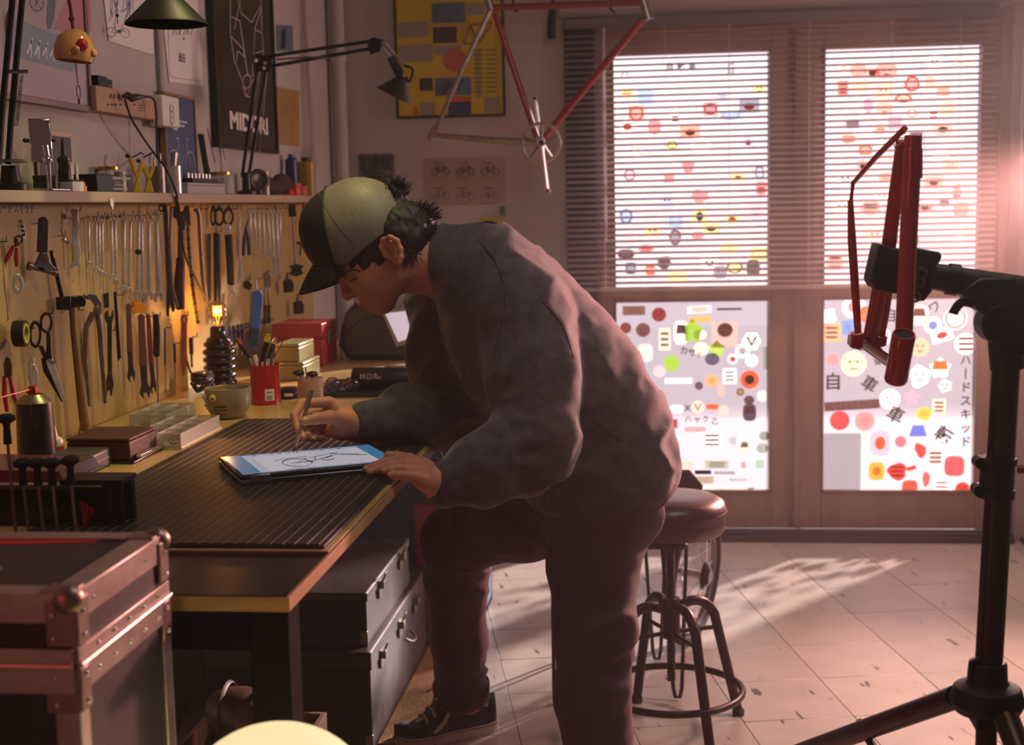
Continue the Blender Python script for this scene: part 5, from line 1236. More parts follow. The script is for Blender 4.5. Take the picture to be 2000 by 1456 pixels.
build(MB().ball(lc + Z1 * .045, (.016, .016, .02), 16, 10), 'bulb', pm('warm_bulb_glass', (240, 225, 180), .3), t)
# photo card
y0, y1 = sy(111), sy(178)
t = thing('photo_card', 'dark portrait photo in a cream border leaning behind the taps on the shelf', 'photo', (WX + .012, (y0 + y1) / 2, SZ))
zz1 = sh(256, 140)
build(MB().box2((WX + .008, y0, SZ + .0002), (WX + .012, y1, zz1)), 'card', pm('cream_card', (196, 168, 150), .7), t)
build(MB().box2((WX + .012, y0 + .004, SZ + .004), (WX + .0126, y1 - .010, zz1 - .010)), 'photograph', pm('dark_photo', (38, 30, 32), .4, var=.3, vscale=14), t)
build(MB().ball((WX + .0128, (y0 + y1) / 2 + .012, SZ + .060), (.0008, .016, .02), 14, 10).ball((WX + .0128, (y0 + y1) / 2 + .010, SZ + .02), (.0008, .03, .024), 14, 10), 'pale_face_print', pm('photo_skin', (110, 84, 78), .6), t, kind='stuff')
# tap wrench and tool bits
def standing(name, label, cat, px, prof, mat, x=WX + .06, n=20, group=None, part='body'):
    o = Vector((x, sy(px, x), SZ)); t = thing(name, label, cat, o, group)
    build(MB().lathe(prof, o, n=n), part, mat, t); return t, o
t, o = standing('bottle_brush', 'tall black tapered tool with a thin tip standing before the portrait photo', 'tool', 128, [(0, 0), (.014, 0), (.014, .04), (.012, .055), (.012, .062), (.014, .066), (.013, .074), (.005, .080), (.0035, .11), (.001, .118), (0, .118)], LACQ)
for k, dx in enumerate((-.012, .016)):
    build(MB().tube([(o.x + .02, o.y + dx, SZ + .0), (o.x + .02, o.y + dx, SZ + .055), (o.x + .018, o.y + dx + .008, SZ + .062), (o.x + .016, o.y + dx + .014, SZ + .055), (o.x + .016, o.y + dx + .014, SZ)], .003, 8), 'wire_guard', STEEL, t)
boxthing('small_box', 'small cream and black box in front of the chrome mirror foot', 'box', WX + .055, WX + .085, sy(113), sy(135), SZ, SZ + .026, WHITE, .001, lid=BLACKM, lidh=.15)
boxthing('small_box', 'dark cube standing behind the cream box on the shelf', 'box', WX + .02, WX + .05, sy(92), sy(110), SZ, SZ + .035, LACQ, .001)
for (px, w, h, m, lb) in ((137, .006, .026, BRASS, 'tiny brass capped vial right of the cream box'), (152, .010, .012, pm('mint_plastic', (130, 170, 150), .4), 'low mint green cap on the shelf edge'), (163, .008, .022, pm('salmon_cap', (206, 130, 110), .4), 'small bottle with a salmon cap left of the black radio')):
    standing('vial', lb, 'vial', px, [(0, 0), (w, 0), (w, h * .6), (w * .6, h * .65), (w * .6, h), (0, h)], m, WX + .075)
# black radio box
y0, y1 = sy(162, WX + .05), sy(232, WX + .05)
t = thing('cassette_radio', 'small black box radio with silver label bands on the shelf', 'radio', (WX + .05, (y0 + y1) / 2, SZ))
build(MB().box2((WX + .02, y0, SZ), (WX + .085, y1, SZ + .041)), 'body', BLACKM, t, bevel=.002)
mb = MB(); x = WX + .0855
F = Flat(210, 355, x, 0)
rect(mb, x, y0 + .09, SZ + .030, y1 - .01, SZ + .036, .0004); rect(mb, x, y0 + .09, SZ + .006, y1 - .03, SZ + .010, .0004); rect(mb, x, y0 + .10, SZ + .016, y1 - .05, SZ + .019, .0004); rect(mb, x, y0 + .10, SZ + .022, y1 - .07, SZ + .024, .0004)
build(mb, 'label_bands', pm('label_silver', (140, 132, 130), .5), t, smooth=None)
# glass jars
GL = glass_mat('jar_glass', (226, 228, 220), .04, .72)
def jar(px, r, h, label, lid, fill=None, x=WX + .045, name='glass_jar'):
    o = Vector((x, sy(px, x), SZ)); t = thing(name, label, 'jar', o)
    build(MB().lathe([(0, .001), (r * .92, .001), (r, .006), (r, h * .75), (r * .86, h * .84), (r * .86, h * .9)], o, n=28), 'glass', GL, t)
    build(MB().lathe([(0, h * .86), (r * .9, h * .86), (r * .9, h), (0, h)], o, n=28), 'lid', lid, t, bevel=.001)
    if fill: build(MB().lathe([(0, .004), (r * .86, .004), (r * .88, h * .5), (0, h * .55)], o, n=20), 'contents', fill, t)
    return t
jar(214, .028, .064, 'glass jar with a wide brass lid behind the black radio', BRASS, pm('jar_bolts', (120, 106, 96), .4, .7, var=.4, vscale=90), WX + .030)
jar(236, .014, .050, 'slim clear glass bottle with reddish beads beside the black radio', pm('grey_lid', (150, 140, 136), .4, .6), pm('reddish_beads', (200, 120, 110), .4, var=.3, vscale=120), WX + .075)
# yellow clamps
for (px, dz, lb) in ((266, 0, 'yellow plastic spring clamp standing upright on the shelf'), (288, -.012, 'second yellow plastic clamp leaning right of the upright one')):
    x = WX + .06; F = Flat(px, 345, x, 45); t = root(F, 'spring_clamp', lb, 'clamp', 'yellow clamps on the shelf')
    d = px - 266
    mb = MB(); F.poly(mb, [(250 + d, 312 - dz * 800), (256 + d, 306 - dz * 800), (262 + d, 330), (268 + d, 345), (276 + d, 376), (258 + d, 376), (264 + d, 350)], .010); F.poly(mb, [(272 + d, 315 - dz * 800), (278 + d, 318 - dz * 800), (272 + d, 345), (268 + d, 350), (264 + d, 345)], .009, .001)
    build(mb, 'jaw', YELLOW, t, bevel=.0015)
    mb = MB(); F.tube(mb, [(252 + d, 306 - dz * 800), (246 + d, 304 - dz * 800)], 4, 10); F.tube(mb, [(258 + d, 308), (276 + d, 298), (280 + d, 302)], 1.6, 6); build(mb, 'bar', BLACKM, t)
# steel cups of tools
def cup(px, r, h, label, mat, tools, x=WX + .06):
    o = Vector((x, sy(px, x), SZ)); t = thing('tool_cup', label, 'cup', o)
    build(MB().lathe([(0, .0), (r, .0), (r, h), (r * .92, h), (r * .92, .003), (0, .003)], o, n=28), 'body', mat, t)
    return o
o = cup(342, .019, .074, 'polished steel tool cup with a bright red reflection on the shelf', STEEL, 0)
o2 = cup(310, .019, .070, 'grey steel tool cup standing left of the polished one', DSTEEL, 0)
def rod(o, dx, dy, h, r, mat, name, label, cat, lean=(0, 0), tipr=None, group=None):
    t = thing(name, label, cat, o + Vector((dx, dy, .004)), group)
    a = o + Vector((dx, dy, .004)); b = a + Vector((lean[0], lean[1], h))
    build(MB().tube([a, a * .35 + b * .65], r, 8), 'handle', mat, t); build(MB().tube([a * .35 + b * .65, b], [r * 1.1, tipr or r * .6], 8), 'tip', DSTEEL, t)
rod(o, -.004, -.003, .105, .006, BRASS, 'flat_brush', 'flat brass ferruled brush standing in the polished cup', 'brush', (-.0, .02), .011)
rod(o2, .004, .004, .10, .004, STEEL, 'file', 'round steel file standing in the grey cup', 'file', (0, .01))
rod(o2, -.005, -.004, .088, .003, WHITE, 'marker', 'thin pale marker standing in the grey cup', 'marker', (0, -.006))
# white box, dark tray on top
y0, y1 = sy(350, WX + .06), sy(428, WX + .06)
boxthing('card_box', 'pale grey cardboard box right of the tool cups', 'box', WX + .02, WX + .085, y0, y1, SZ, SZ + .030, pm('pale_card', (176, 170, 166), .6), .001, lidh=.25)
t = thing('bit_rack', 'black socket rack lying on top of the pale cardboard box', 'rack', (WX + .05, (y0 + y1) / 2, SZ + .0302))
build(MB().box2((WX + .03, y0 + .07, SZ + .0304), (WX + .075, y1 - .06, SZ + .044)), 'tray', BLACK, t, bevel=.001)
for k in range(7): yk = y0 + .085 + k * (y1 - y0 - .16) / 6; build(MB().cyl((WX + .055, yk, SZ + .044), (WX + .055, yk, SZ + .058), .006, n=12), 'socket', STEEL, t)
jar(430, .040, .066, 'wide brown glass jar with a golden lid holding bolts', BRASS, pm('jar_bolts', (120, 106, 96)), WX + .06)
t, o = standing('small_plant', 'small green plant with thin twigs behind the wide jar', 'plant', 408, [(0, 0), (.024, 0), (.030, .04), (.026, .04), (.02, .036), (0, .036)], pm('dark_pot', (40, 36, 34), .6), WX + .026, part='pot')
mb = MB()
for k in range(46):
    a = random.uniform(0, 2 * PI); e = random.uniform(.2, 1.3); p0 = o + Z1 * .045; d = Vector((math.cos(a) * math.cos(e) * .4, math.sin(a) * math.cos(e), math.sin(e))) * random.uniform(.02, .04)
    s_ = d.cross(Z1).normalized() * .004
    mb.add([p0 + d * .3, p0 + d * .7 + s_, p0 + d, p0 + d * .7 - s_], [(0, 1, 2, 3)])
build(mb, 'leaves', pm('leaf_green', (84, 100, 46), .5), t, kind='stuff', smooth=None, recalc=False)
mb = MB()
for (a, b) in (((405, 250), (420, 318)), ((428, 262), (440, 312))): mb.tube([onX(a[0], a[1], WX + .03), onX(b[0], b[1], WX + .035)], .0015, 6)
build(mb, 'twig', BROWN, t, kind='stuff')
F = Flat(395, 290, WX + .02, 10); t = root(F, 'leaning_ruler', 'black ruler leaning against the wall right of the blue print', 'ruler')
P0, P1 = onX(402, 318, WX + .045), onX(392, 262, WX + .012); P0.z = SZ + .032; P0.x = WX + .05
build(MB().tube([P0, P1], (.010, .003), 4), 'blade', LACQ, t)
# second desk lamp with its long arm
lb_ = Vector((WX + .07, sy(482, WX + .07), SZ))
t = thing('desk_lamp', 'black spring-arm lamp whose long arm reaches out to a small cone shade', 'lamp', lb_)
build(MB().lathe([(0, 0), (.030, 0), (.030, .01), (.014, .016), (.012, .07), (0, .07)], lb_, n=24), 'clamp_base', BLACKM, t)
YL = lb_.y
el = onY(515, 125, YL)
for dx in (-9, 9):
    build(MB().tube([onY(479 + dx * .7, 346, YL), onY(512 + dx, 132, YL)], .0055, 8), 'lower_arm', BLACKM, t)
build(MB().tube([onY(487, 300, YL), onY(503, 170, YL - .01), onY(508, 140, YL - .01)], .0022, 6), 'tension_rod', CHROME, t)
build(MB().tube([onY(507, 300, YL), onY(522, 140, YL - .01)], .0012, 6), 'tension_wire', CHROME, t)
build(MB().box(onY(515, 125, YL), (.055, .02, .05), rot('Y', .2)), 'elbow_plate', BLACKM, t, bevel=.004)
for (x, y) in ((503, 119), (521, 124), (519, 134)): build(MB().lathe([(0, -.015), (.006, -.015), (.006, .015), (0, .015)], onY(x, y, YL), (0, 1, 0), 12), 'pivot_screw', CHROME, t)
E1 = onY(740, 78, YL); E2 = onY(730, 94, YL)
build(MB().tube([onY(525, 110, YL), E1], .0055, 8), 'upper_arm', BLACKM, t)
build(MB().tube([onY(530, 129, YL), E2], .0055, 8), 'upper_arm', BLACKM, t)
build(MB().tube([onY(540, 116, YL - .006), onY(600, 112, YL - .006), onY(640, 112, YL - .006)], .003, 6), 'upper_spring', DSTEEL, t)
build(MB().prism([(0, 0), (.02, .012), (.05, .004), (.04, -.03), (.01, -.04)], onY(718, 82, YL + .008), X1, Z1, .018), 'head_joint', BLACKM, t, bevel=.003)
build(MB().tube([onY(742, 82, YL), onY(768, 112, YL), onY(784, 132, YL)], .0045, 8).tube([onY(748, 76, YL), onY(790, 128, YL)], .0035, 8), 'neck_rod', CHROME, t)
build(MB().tube([onY(762, 112, YL), onY(782, 146, YL)], [.011, .016], 14), 'socket', BLACK, t)
sa = onY(786, 152, YL); sb_ = onY(767, 192, YL); ax = (sb_ - sa).normalized(); Ls = (sb_ - sa).length
rs_ = (onY(738, 174, YL) - onY(806, 206, YL)).length / 2
build(MB().lathe([(.014, -.004), (.018, .004), (rs_, Ls * .9), (rs_ - .002, Ls * .9), (.015, .006), (.012, -.004)], sa, ax, 36), 'shade', pm('dark_grey_shade', (52, 48, 46), .35, .4), t)
build(MB().box(onY(782, 146, YL - .012), (.022, .02, .022)), 'switch_block', BLACK, t, bevel=.003)
build(MB().tube(spline([onY(790, 128, YL), onY(806, 136, YL), onY(800, 160, YL), onY(793, 150, YL)], 6), .004, 8), 'cable', RUBBER, t)
# dark heap, red blocks, spray bottle, yellow can
o = Vector((WX + .05, sy(485, WX + .08), SZ))
t = thing('pulley_clamp', 'dark metal pulley clamp standing beside the foot of the long-armed lamp', 'clamp', o)
build(MB().torus(o + Vector((.035, .10, .045)), (.7, -.7, 0), .03, .008, 24, 8).tube([o + Vector((.035, .10, .015)), o + Vector((.035, .10, .0))], .012, 10), 'body', OLDSTEEL, t)
build(MB().tube([o + Vector((.035, .16, 0)), o + Vector((.035, .16, .075))], .018, 14), 'tin', DSTEEL, t)
o = Vector((WX + .05, sy(530, WX + .05), SZ))
t = thing('cloth_bundle', 'dark brown bundle of rags piled at the far end of the shelf', 'rags', o)
build(MB().ball(o + Z1 * .027, (.035, .12, .027), 20, 12).ball(o + Vector((.01, .10, .042)), (.028, .09, .034), 20, 12).ball(o + Vector((0, -.06, .045)), (.02, .07, .02), 16, 10), 'cloth', pm('brown_rag', (62, 44, 36), .9, var=.3, vscale=40, bump=.5, bscale=50), t, kind='stuff')
for (px, h, m, lb) in ((566, .020, pm('red_lens', (220, 50, 36), .25), 'small round red lens block on the far shelf end'), (579, .042, pm('coral_box', (226, 92, 80), .4), 'narrow coral red box on the far shelf end'), (591, .034, pm('salmon_box', (206, 100, 90), .5), 'square salmon box last on the shelf')):
    yq = sy(px, WX + .08); boxthing('small_box', lb, 'box', WX + .065, WX + .09, yq - .03, yq + .03, SZ, SZ + h, m, .002)
def can(px, r, h, label, mat, cap, x):
    o = Vector((x, sy(px, x), SZ)); t = thing('spray_can', label, 'can', o)
    build(MB().lathe([(0, 0), (r, 0), (r, h * .86), (r * .5, h * .92), (0, h * .92)], o, n=28), 'body', mat, t); build(MB().lathe([(0, h * .86), (r * .55, h * .86), (r * .5, h), (0, h)], o, n=20), 'cap', cap, t)
can(571, .022, .15, 'slim navy blue bottle at the far end of the shelf', pm('navy_bottle', (30, 40, 92), .4), BLUE, WX + .035)
can(600, .034, .145, 'mustard yellow canister at the far end of the shelf', pm('mustard_can', (158, 122, 22), .4, var=.1), DRED, WX + .040)
# ================================================================== THINGS ON THE BENCH
B0_ = 0.9003
def bz(px, py): return onZ(px, py, B0_)
def bh(px, py, y): return onY(px, py, y).z
# filament lamp
c = bz(418, 757); c.x += .02; c.y += .0
t = thing('filament_lamp', 'glowing filament bulb on a ribbed black ceramic base', 'lamp', c)
s = 1 / ((c + Z1 * .1 - EYE).dot(CF)) * FPX
H = lambda py: onY(418, py, c.y).z - c.z
prof = [(0, 0), (.050, 0), (.050, .004)]
zt = H(665); nrg = 6
for k in range(nrg):
    z0 = .004 + (zt - .004) * k / nrg; z1 = .004 + (zt - .004) * (k + 1) / nrg; r = .0475 - .004 * (k == nrg - 1)
    prof += [(r - .008, z0 + .001), (r - .001, z0 + (z1 - z0) * .3), (r, z0 + (z1 - z0) * .5), (r - .001, z0 + (z1 - z0) * .7), (r - .008, z1 - .001)]
prof += [(.034, zt + .006), (.024, zt + .012), (.022, H(640)), (.018, H(637)), (.0, H(637))]
build(MB().lathe(prof, c, n=36), 'ribbed_base', pm('black_glazed_ceramic', (18, 14, 13), .16, coat=.5), t)
zs0, zs1 = H(640), H(588)
bgl = build(MB().lathe([(.0105, zs0), (.0115, zs0 + .006)] + [(max(0, .0300 * math.sin(q)), zs1 - .030 - .030 * math.cos(q)) for q in [.52 + (PI - .52) * i / 16 for i in range(17)]], c, n=32), 'bulb_glass', glass_mat('amber_glass', (255, 226, 186), .04, .93, True), t)
fm = pm('filament', (255, 180, 60), .5, emit=(255, 170, 60), estr=14.0)
mb = MB(); pf = []
zc = zs0 + (zs1 - zs0) * .62
for i in range(91):
    a = 2 * PI * i / 90; k = 8
    pf.append(c + Vector((.011 * math.cos(a), .011 * math.sin(a), zc + .014 * math.sin(k * a))))
mb.tube(pf, .0008, 5)
mb.tube([c + Z1 * (zs0 + .004), c + Vector((.006, 0, zc - .012))], .0005, 4).tube([c + Z1 * (zs0 + .004), c + Vector((-.006, 0, zc - .012))], .0005, 4)
build(mb, 'filament', fm, bgl, kind='stuff')
build(MB().lathe([(0, zs0 - .002), (.0098, zs0 - .002), (.0098, zs0 + .006), (.004, zs0 + .014), (0, zs0 + .016)], c, n=20), 'cap', pm('lit_brass_cap', (220, 150, 60), .3, .8), t)
l = lamp('filament_bulb', 'POINT', c + Z1 * zc, None, 2.1, (1.0, .52, .15), .002)
cord = [c + Vector((.045, -.01, .01)), c + Vector((.0, -.065, .02)), Vector((PBX + .03, c.y - .10, .96)), Vector((PBX + .02, c.y - .11, 1.10))]
build(MB().tube(spline(cord, 8), .003, 8), 'cord', RUBBER, t)
# heap of dark fittings left of the lamp
o = bz(366, 770); o.x += .045; t = thing('cable_heap', 'small heap of black cable and fittings left of the filament lamp', 'cable', o)
mb = MB(); P_ = []
for i in range(60): a = i * .63; P_.append(o + Vector((.022 * math.cos(a) * (1 + .3 * math.sin(i * .9)), .04 * math.sin(a), .008 + .05 * abs(math.sin(i * .23)))))
mb.tube(spline(P_, 3), .004, 6); build(mb, 'cable', RUBBER, t); build(MB().ball(o + Z1 * .045, (.03, .05, .02), 14, 10), 'fitting', LACQ, t)
# cat mug
c = (bz(395, 822) + bz(474, 822)) / 2; c.y += .05
def prj(p): d = Vector(p) - EYE; return (1000 + FPX * d.dot(CR) / d.dot(CF), 728 + FPX * d.dot(CD) / d.dot(CF))
k = (c - EYE).dot(CF) / FPX
mr = 45 * k; mh = (onY(433, 754, c.y).z - c.z) - .004
t = thing('cat_mug', 'round grey-green cat face mug with whisker stripes on the bench', 'mug', c)
mugm = pm('mug_glaze', (150, 140, 116), .22, coat=.5)
build(MB().lathe([(0, .0), (mr * .62, 0), (mr * .7, .003), (mr * .96, mh * .4), (mr, mh * .65), (mr * .97, mh * .9), (mr * .96, mh), (mr * .91, mh), (mr * .9, mh * .9), (mr * .93, mh * .6), (mr * .88, mh * .35), (mr * .6, .006), (0, .006)], c, n=40), 'cup', mugm, t)
def onmug(a, z, out=.0006):
    zz = z * mh; P = [(0, .62), (.4, .96), (.65, 1.0), (.9, .97), (1, .96)]
    for (z0, r0), (z1, r1) in zip(P, P[1:]):
        if z0 <= z <= z1: rr_ = mr * (r0 + (r1 - r0) * (z - z0) / (z1 - z0))
    return c + Vector(((rr_ + out) * math.cos(a), (rr_ + out) * math.sin(a), zz))
fa = -PI / 2 - .75
mb = MB()
for s_ in (-1, 1):
    for j in range(3): mb.tube([onmug(fa + s_ * (.38 + .12 * q), .42 - .09 * j + .01 * q * (1 - j)) for q in range(6)], .0016, 5)
build(mb, 'whiskers', INK, t, kind='stuff')
for s_ in (-1, 1):
    ey = build(MB().ball(onmug(fa + s_ * .34, .72, -.0085), (.013, .013, .013), 16, 10), 'eye', pm('mug_eye', (226, 206, 150), .3), t)
    build(MB().ball(onmug(fa + s_ * .38, .72, .0025), (.0035, .0035, .0035), 10, 8), 'pupil', INK, ey)
ha = PI / 2 + .7
build(MB().tube([c + Vector(((mr + .024 * math.sin(q * PI / 8)) * math.cos(ha), (mr + .024 * math.sin(q * PI / 8)) * math.sin(ha), mh * (.22 + .6 * q / 8))) for q in range(9)], .0045, 10), 'handle', mugm, t)
# red tin of tools
c = (bz(484, 794) + bz(541, 791)) / 2; c.y += .035
k = (c - EYE).dot(CF) / FPX; tr = 28.5 * k; thh = onY(512, 712, c.y).z - c.z
t = thing('red_tin', 'glossy red tin full of tools with a small cream barcode label', 'tin', c)
build(MB().lathe([(0, 0), (tr, 0), (tr * 1.02, .002), (tr, .004), (tr, thh - .003), (tr * 1.02, thh), (tr * .95, thh), (tr * .95, .004), (0, .004)], c, n=36), 'body', REDTIN, t)
la = -PI / 2 + .55
mb = MB()
for q in range(5):
    a = la - .32 + .128 * q
    mb.add([c + Vector(((tr + .0006) * math.cos(a + d), (tr + .0006) * math.sin(a + d), z)) for d, z in ((0, .012), (.128, .012), (.128, .042), (0, .042))], [(0, 1, 2, 3)])
build(mb, 'paper_label', CREAM, t, smooth=None, recalc=False)
mb = MB()
for q in range(7): a = la - .2 + .06 * q; mb.tube([c + Vector(((tr + .001) * math.cos(a), (tr + .001) * math.sin(a), .014)), c + Vector(((tr + .001) * math.cos(a), (tr + .001) * math.sin(a), .026))], .0005, 4)
mb.tube([c + Vector(((tr + .001) * math.cos(la + d), (tr + .001) * math.sin(la + d), .034)) for d in (-.2, 0, .2)], .001, 4)
build(mb, 'barcode', INK, t, kind='stuff')
def tool(x0, y0, x1, y1, x2, y2, mat, m2, r, label, name='screwdriver', cat='screwdriver', r2=None):
    b = c + Vector((random.uniform(-.012, .012), random.uniform(-.01, .01), .006)); top = onY(x2, y2, c.y); mid = onY(x1, y1, c.y)
    t = thing(name, label, cat, b)
    build(MB().tube([b, mid], .003, 8), 'shaft', STEEL, t); build(MB().tube([mid, mid * .5 + top * .5, top], [r * .7, r, r * .8], 12), 'handle', mat, t)
    if m2: build(MB().tube([mid * .25 + top * .75, top + (top - mid) * .04], [r * 1.03, r * .75], 12), 'handle_end', m2, t)
tool(0, 0, 488, 700, 464, 664, LACQ, RED, .008, 'black screwdriver with a red end leaning left in the red tin')
tool(0, 0, 512, 705, 524, 655, LACQ, YELLOW, .008, 'black and yellow screwdriver standing right in the red tin')
tool(0, 0, 524, 700, 538, 662, LACQ, STEEL, .006, 'black handled square tipped scraper in the red tin', 'scraper', 'scraper')
tool(0, 0, 502, 716, 497, 694, CREAM, None, .007, 'cream plastic brush end sticking out of the red tin', 'brush', 'brush')
tool(0, 0, 506, 716, 509, 700, RED, None, .004, 'short red pen in the red tin', 'marker', 'marker')
tool(0, 0, 520, 716, 523, 704, WHITE, None, .004, 'short white marker in the red tin', 'marker', 'marker')
tool(0, 0, 535, 700, 552, 668, BROWN, None, .0015, 'thin brown wire pick leaning right in the red tin', 'pick', 'pick')
# olive boxes, red tool case
a = bz(531, 746); b = bz(592, 741)
OLIV = pm('olive_metal_box', (150, 142, 96), .35, .2, coat=.2)
z1 = .9003 + .054
boxthing('metal_box', 'olive metal box at the bottom of the pair behind the red tin', 'box', a.x + .0, b.x + .012, a.y + .02, b.y + .16, .9003, z1, OLIV, .004, lidh=.2)
boxthing('metal_box', 'olive metal box stacked on top of the other behind the red tin', 'box', a.x + .004, b.x - .002, a.y + .03, b.y + .15, z1 + .0004, z1 + .054, OLIV, .004, lidh=.2)
yR = 4.30
p0, p1 = onY(531, 640, yR), onY(628, 640, yR)
t = thing('red_case', 'tall red metal case standing behind the olive boxes', 'case', ((p0.x + p1.x) / 2, yR + .12, .9003))
zT = onY(580, 633, yR).z
build(MB().box2((p0.x, yR, .9003), (p1.x, yR + .20, zT - .05)), 'body', pm('dull_red_case', (150, 22, 16), .45, var=.1, vscale=10), t, bevel=.004)
build(MB().box2((p0.x - .001, yR - .001, zT - .049), (p1.x + .001, yR + .201, zT)), 'lid', pm('dull_red_case', (150, 22, 16)), t, bevel=.004)
build(MB().box2((p1.x + .001, yR + .06, zT - .07), (p1.x + .008, yR + .10, zT - .03)), 'clasp', DSTEEL, t, bevel=.001)
# jar of brushes, lens cap, goggles, black mat, black roll with lettering
c = (bz(577, 796) + bz(627, 794)) / 2; c.y += .03; k = (c - EYE).dot(CF) / FPX; r = 25 * k; h = onY(600, 738, c.y).z - c.z
t = thing('brush_jar', 'clear pinkish plastic jar of brushes behind the drawing hand', 'jar', c)
build(MB().lathe([(0, .001), (r * .9, .001), (r, .005), (r, h), (r * .95, h), (r * .95, .006), (0, .006)], c, n=30), 'jar', glass_mat('pink_jar', (226, 190, 186), .08, .55), t)
build(MB().lathe([(0, .007), (r * .9, .007), (r * .9, h * .45), (0, h * .45)], c, n=24), 'contents', pm('brown_liquid', (110, 62, 50), .3), t)
for (x, y, x2, y2, m, lb) in ((590, 760, 583, 726, LACQ, 'fuzzy black brush leaning left in the pinkish jar'), (598, 760, 596, 716, WOODT, 'thin wooden stick upright in the pinkish jar'), (604, 760, 610, 728, LACQ, 'fuzzy black brush leaning right in the pinkish jar')):
    tt = thing('jar_brush', lb, 'brush', c + Z1 * .008); p = onY(x2, y2, c.y)
    build(MB().tube([c + Z1 * .008, p], .002, 6), 'stick', m, tt)
    if m is LACQ: build(MB().ball(p - Z1 * .004, (.016, .012, .008), 12, 8), 'bristles', m, tt)
o = bz(563, 778); t = thing('lens_cap', 'round black lens case left of the brush jar', 'case', o)
build(MB().lathe([(0, 0), (.026, 0), (.027, .003), (.027, .014), (.025, .016), (.025, .018), (.027, .020), (.027, .026), (.022, .029), (0, .029)], o, n=32), 'case', BLACK, t)
build(MB().box(o + Vector((.008, -.0262, .012)), (.022, .003, .007)), 'white_lettering', PAPER, t, kind='stuff')
p0, p1 = bz(600, 777), bz(826, 777)
build(MB().box2((p0.x, p0.y, .9003), (-.50, p0.y + .34, .9075)), 'cutting_mat', RUBBER, bevel=.001, label='thin black mat under the black roll behind the stylus hand', cat='mat')
zm = .9077
yr = p0.y + .11
ra = onY(690, 748, yr); rb = onY(822, 748, yr); rr_ = .030
t = thing('black_roll', 'black roll printed with pale letters on the thin black mat', 'roll', ((ra.x + rb.x) / 2, yr, zm))
build(MB().lathe([(0, 0), (rr_ * .9, 0), (rr_, .004), (rr_, rb.x - ra.x - .004), (rr_ * .9, rb.x - ra.x), (0, rb.x - ra.x)], (ra.x, yr, zm + rr_), (1, 0, 0), 32), 'roll', pm('black_vinyl', (28, 25, 24), .4), t)
mb = MB()
for i, ch in enumerate('MDR'):
    n_ = Vector((0, -1, .25)).normalized(); w_ = Vector((0, .25, 1)).normalized()
    mb.text(ch, Vector((onY(708 + i * 13, 752, yr).x, yr, zm + rr_)) + n_ * (rr_ + .0008) - w_ * .006, X1, w_, .021, .0006, bold=.03)
mb.text('tt', Vector((onY(742, 752, yr).x, yr, zm + rr_)) + n_ * (rr_ + .0008) - w_ * .006, X1, w_, .014, .0006, bold=.02)
build(mb, 'lettering', pm('pale_print', (190, 172, 160), .6), t, smooth=None)
t = thing('cloth_wrap', 'dark brown flat pouch behind the lettered roll', 'pouch', (ra.x + .12, yr + .14, zm))
build(MB().box2((ra.x + .02, yr + .07, zm), (-.51, yr + .22, zm + .03)), 'pouch', pm('brown_pouch', (52, 38, 34), .7), t, bevel=.012, seg=3)
build(MB().box2((ra.x + .05, yr + .065, zm + .0305), (-.51, yr + .20, zm + .042)), 'flap', pm('brown_pouch', (52, 38, 34)), t, bevel=.004)
o = bz(664, 772); o.z = zm; o.y += .03
t = thing('safety_goggles', 'clear safety goggles with dark rims lying left of the lettered roll', 'goggles', o)
for dx in (-.026, .026):
    build(MB().ball(o + Vector((dx, 0, .017)), (.024, .010, .016), 20, 12), 'lens', glass_mat('goggle_lens', (220, 214, 210), .03, .85, True), t)
    build(MB().torus(o + Vector((dx, -.001, .017)), (0, 1, 0.1), .020, .0018, 24, 6), 'rim', BLACK, t)
build(MB().tube(bez(o + Vector((.05, 0, .02)), o + Vector((.055, .05, .02)), o + Vector((.04, .09, .015)), o + Vector((.03, .10, .006)), 8), .002, 6), 'temple', BLACK, t)
build(MB().tube(bez(o + Vector((-.05, 0, .02)), o + Vector((-.055, .05, .02)), o + Vector((-.05, .09, .015)), o + Vector((-.04, .10, .006)), 8), .002, 6), 'temple', BLACK, t)
# black dome machine with a lit screen
yM = 4.46
k = (Vector((-1.0, yM, 1.0)) - EYE).dot(CF) / FPX
outl = [(668, 690), (660, 668), (664, 640), (672, 612), (688, 594), (712, 588), (738, 592), (762, 600), (800, 604), (830, 640), (850, 690), (850, 722), (690, 722), (676, 712)]
P_ = [onY(px, py, yM) for px, py in outl]
zmn = min(p.z for p in P_)
P_ = [(p.x, max(.9003, p.z - (zmn - .9003) * 0)) for p in P_]
for i in range(len(P_)):
    if P_[i][1] < .912: P_[i] = (P_[i][0], .9003)
t = thing('vinyl_cutter', 'black dome-shaped machine with a small lit screen behind the man', 'machine', (-.9, yM + .13, .9003))
build(MB().prism(P_, (0, yM + .26, 0), X1, Z1, .26), 'housing', pm('black_machine_shell', (27, 25, 22), .36, coat=.15), t, bevel=.03, seg=4)
sp = [onY(px, py, yM - .004) for px, py in ((752, 612), (792, 608), (806, 660), (778, 668))]
fr_ = [onY(px, py, yM - .002) for px, py in ((744, 606), (800, 600), (816, 668), (774, 678))]
build(MB().prism([(p.x, p.z) for p in fr_], (0, yM, 0), X1, Z1, .005), 'screen_bezel', pm('grey_bezel', (150, 146, 150), .35), t, bevel=.001)
build(MB().prism([(p.x, p.z) for p in sp], (0, yM - .0052, 0), X1, Z1, .001), 'screen', pm('machine_screen', (30, 30, 34), .3, emit=(226, 202, 214), estr=.85), t)
build(MB().ball(onY(668, 674, yM + .10), .013, 16, 10), 'orange_knob', ORANGE, t)
build(MB().torus((onY(735, 690, yM).x, yM - .001, onY(735, 690, yM).z), (0, 1, 0), 70 * k, .003, 40, 6, a0=-2.6, a1=-.6), 'seam', BLACKM, t)
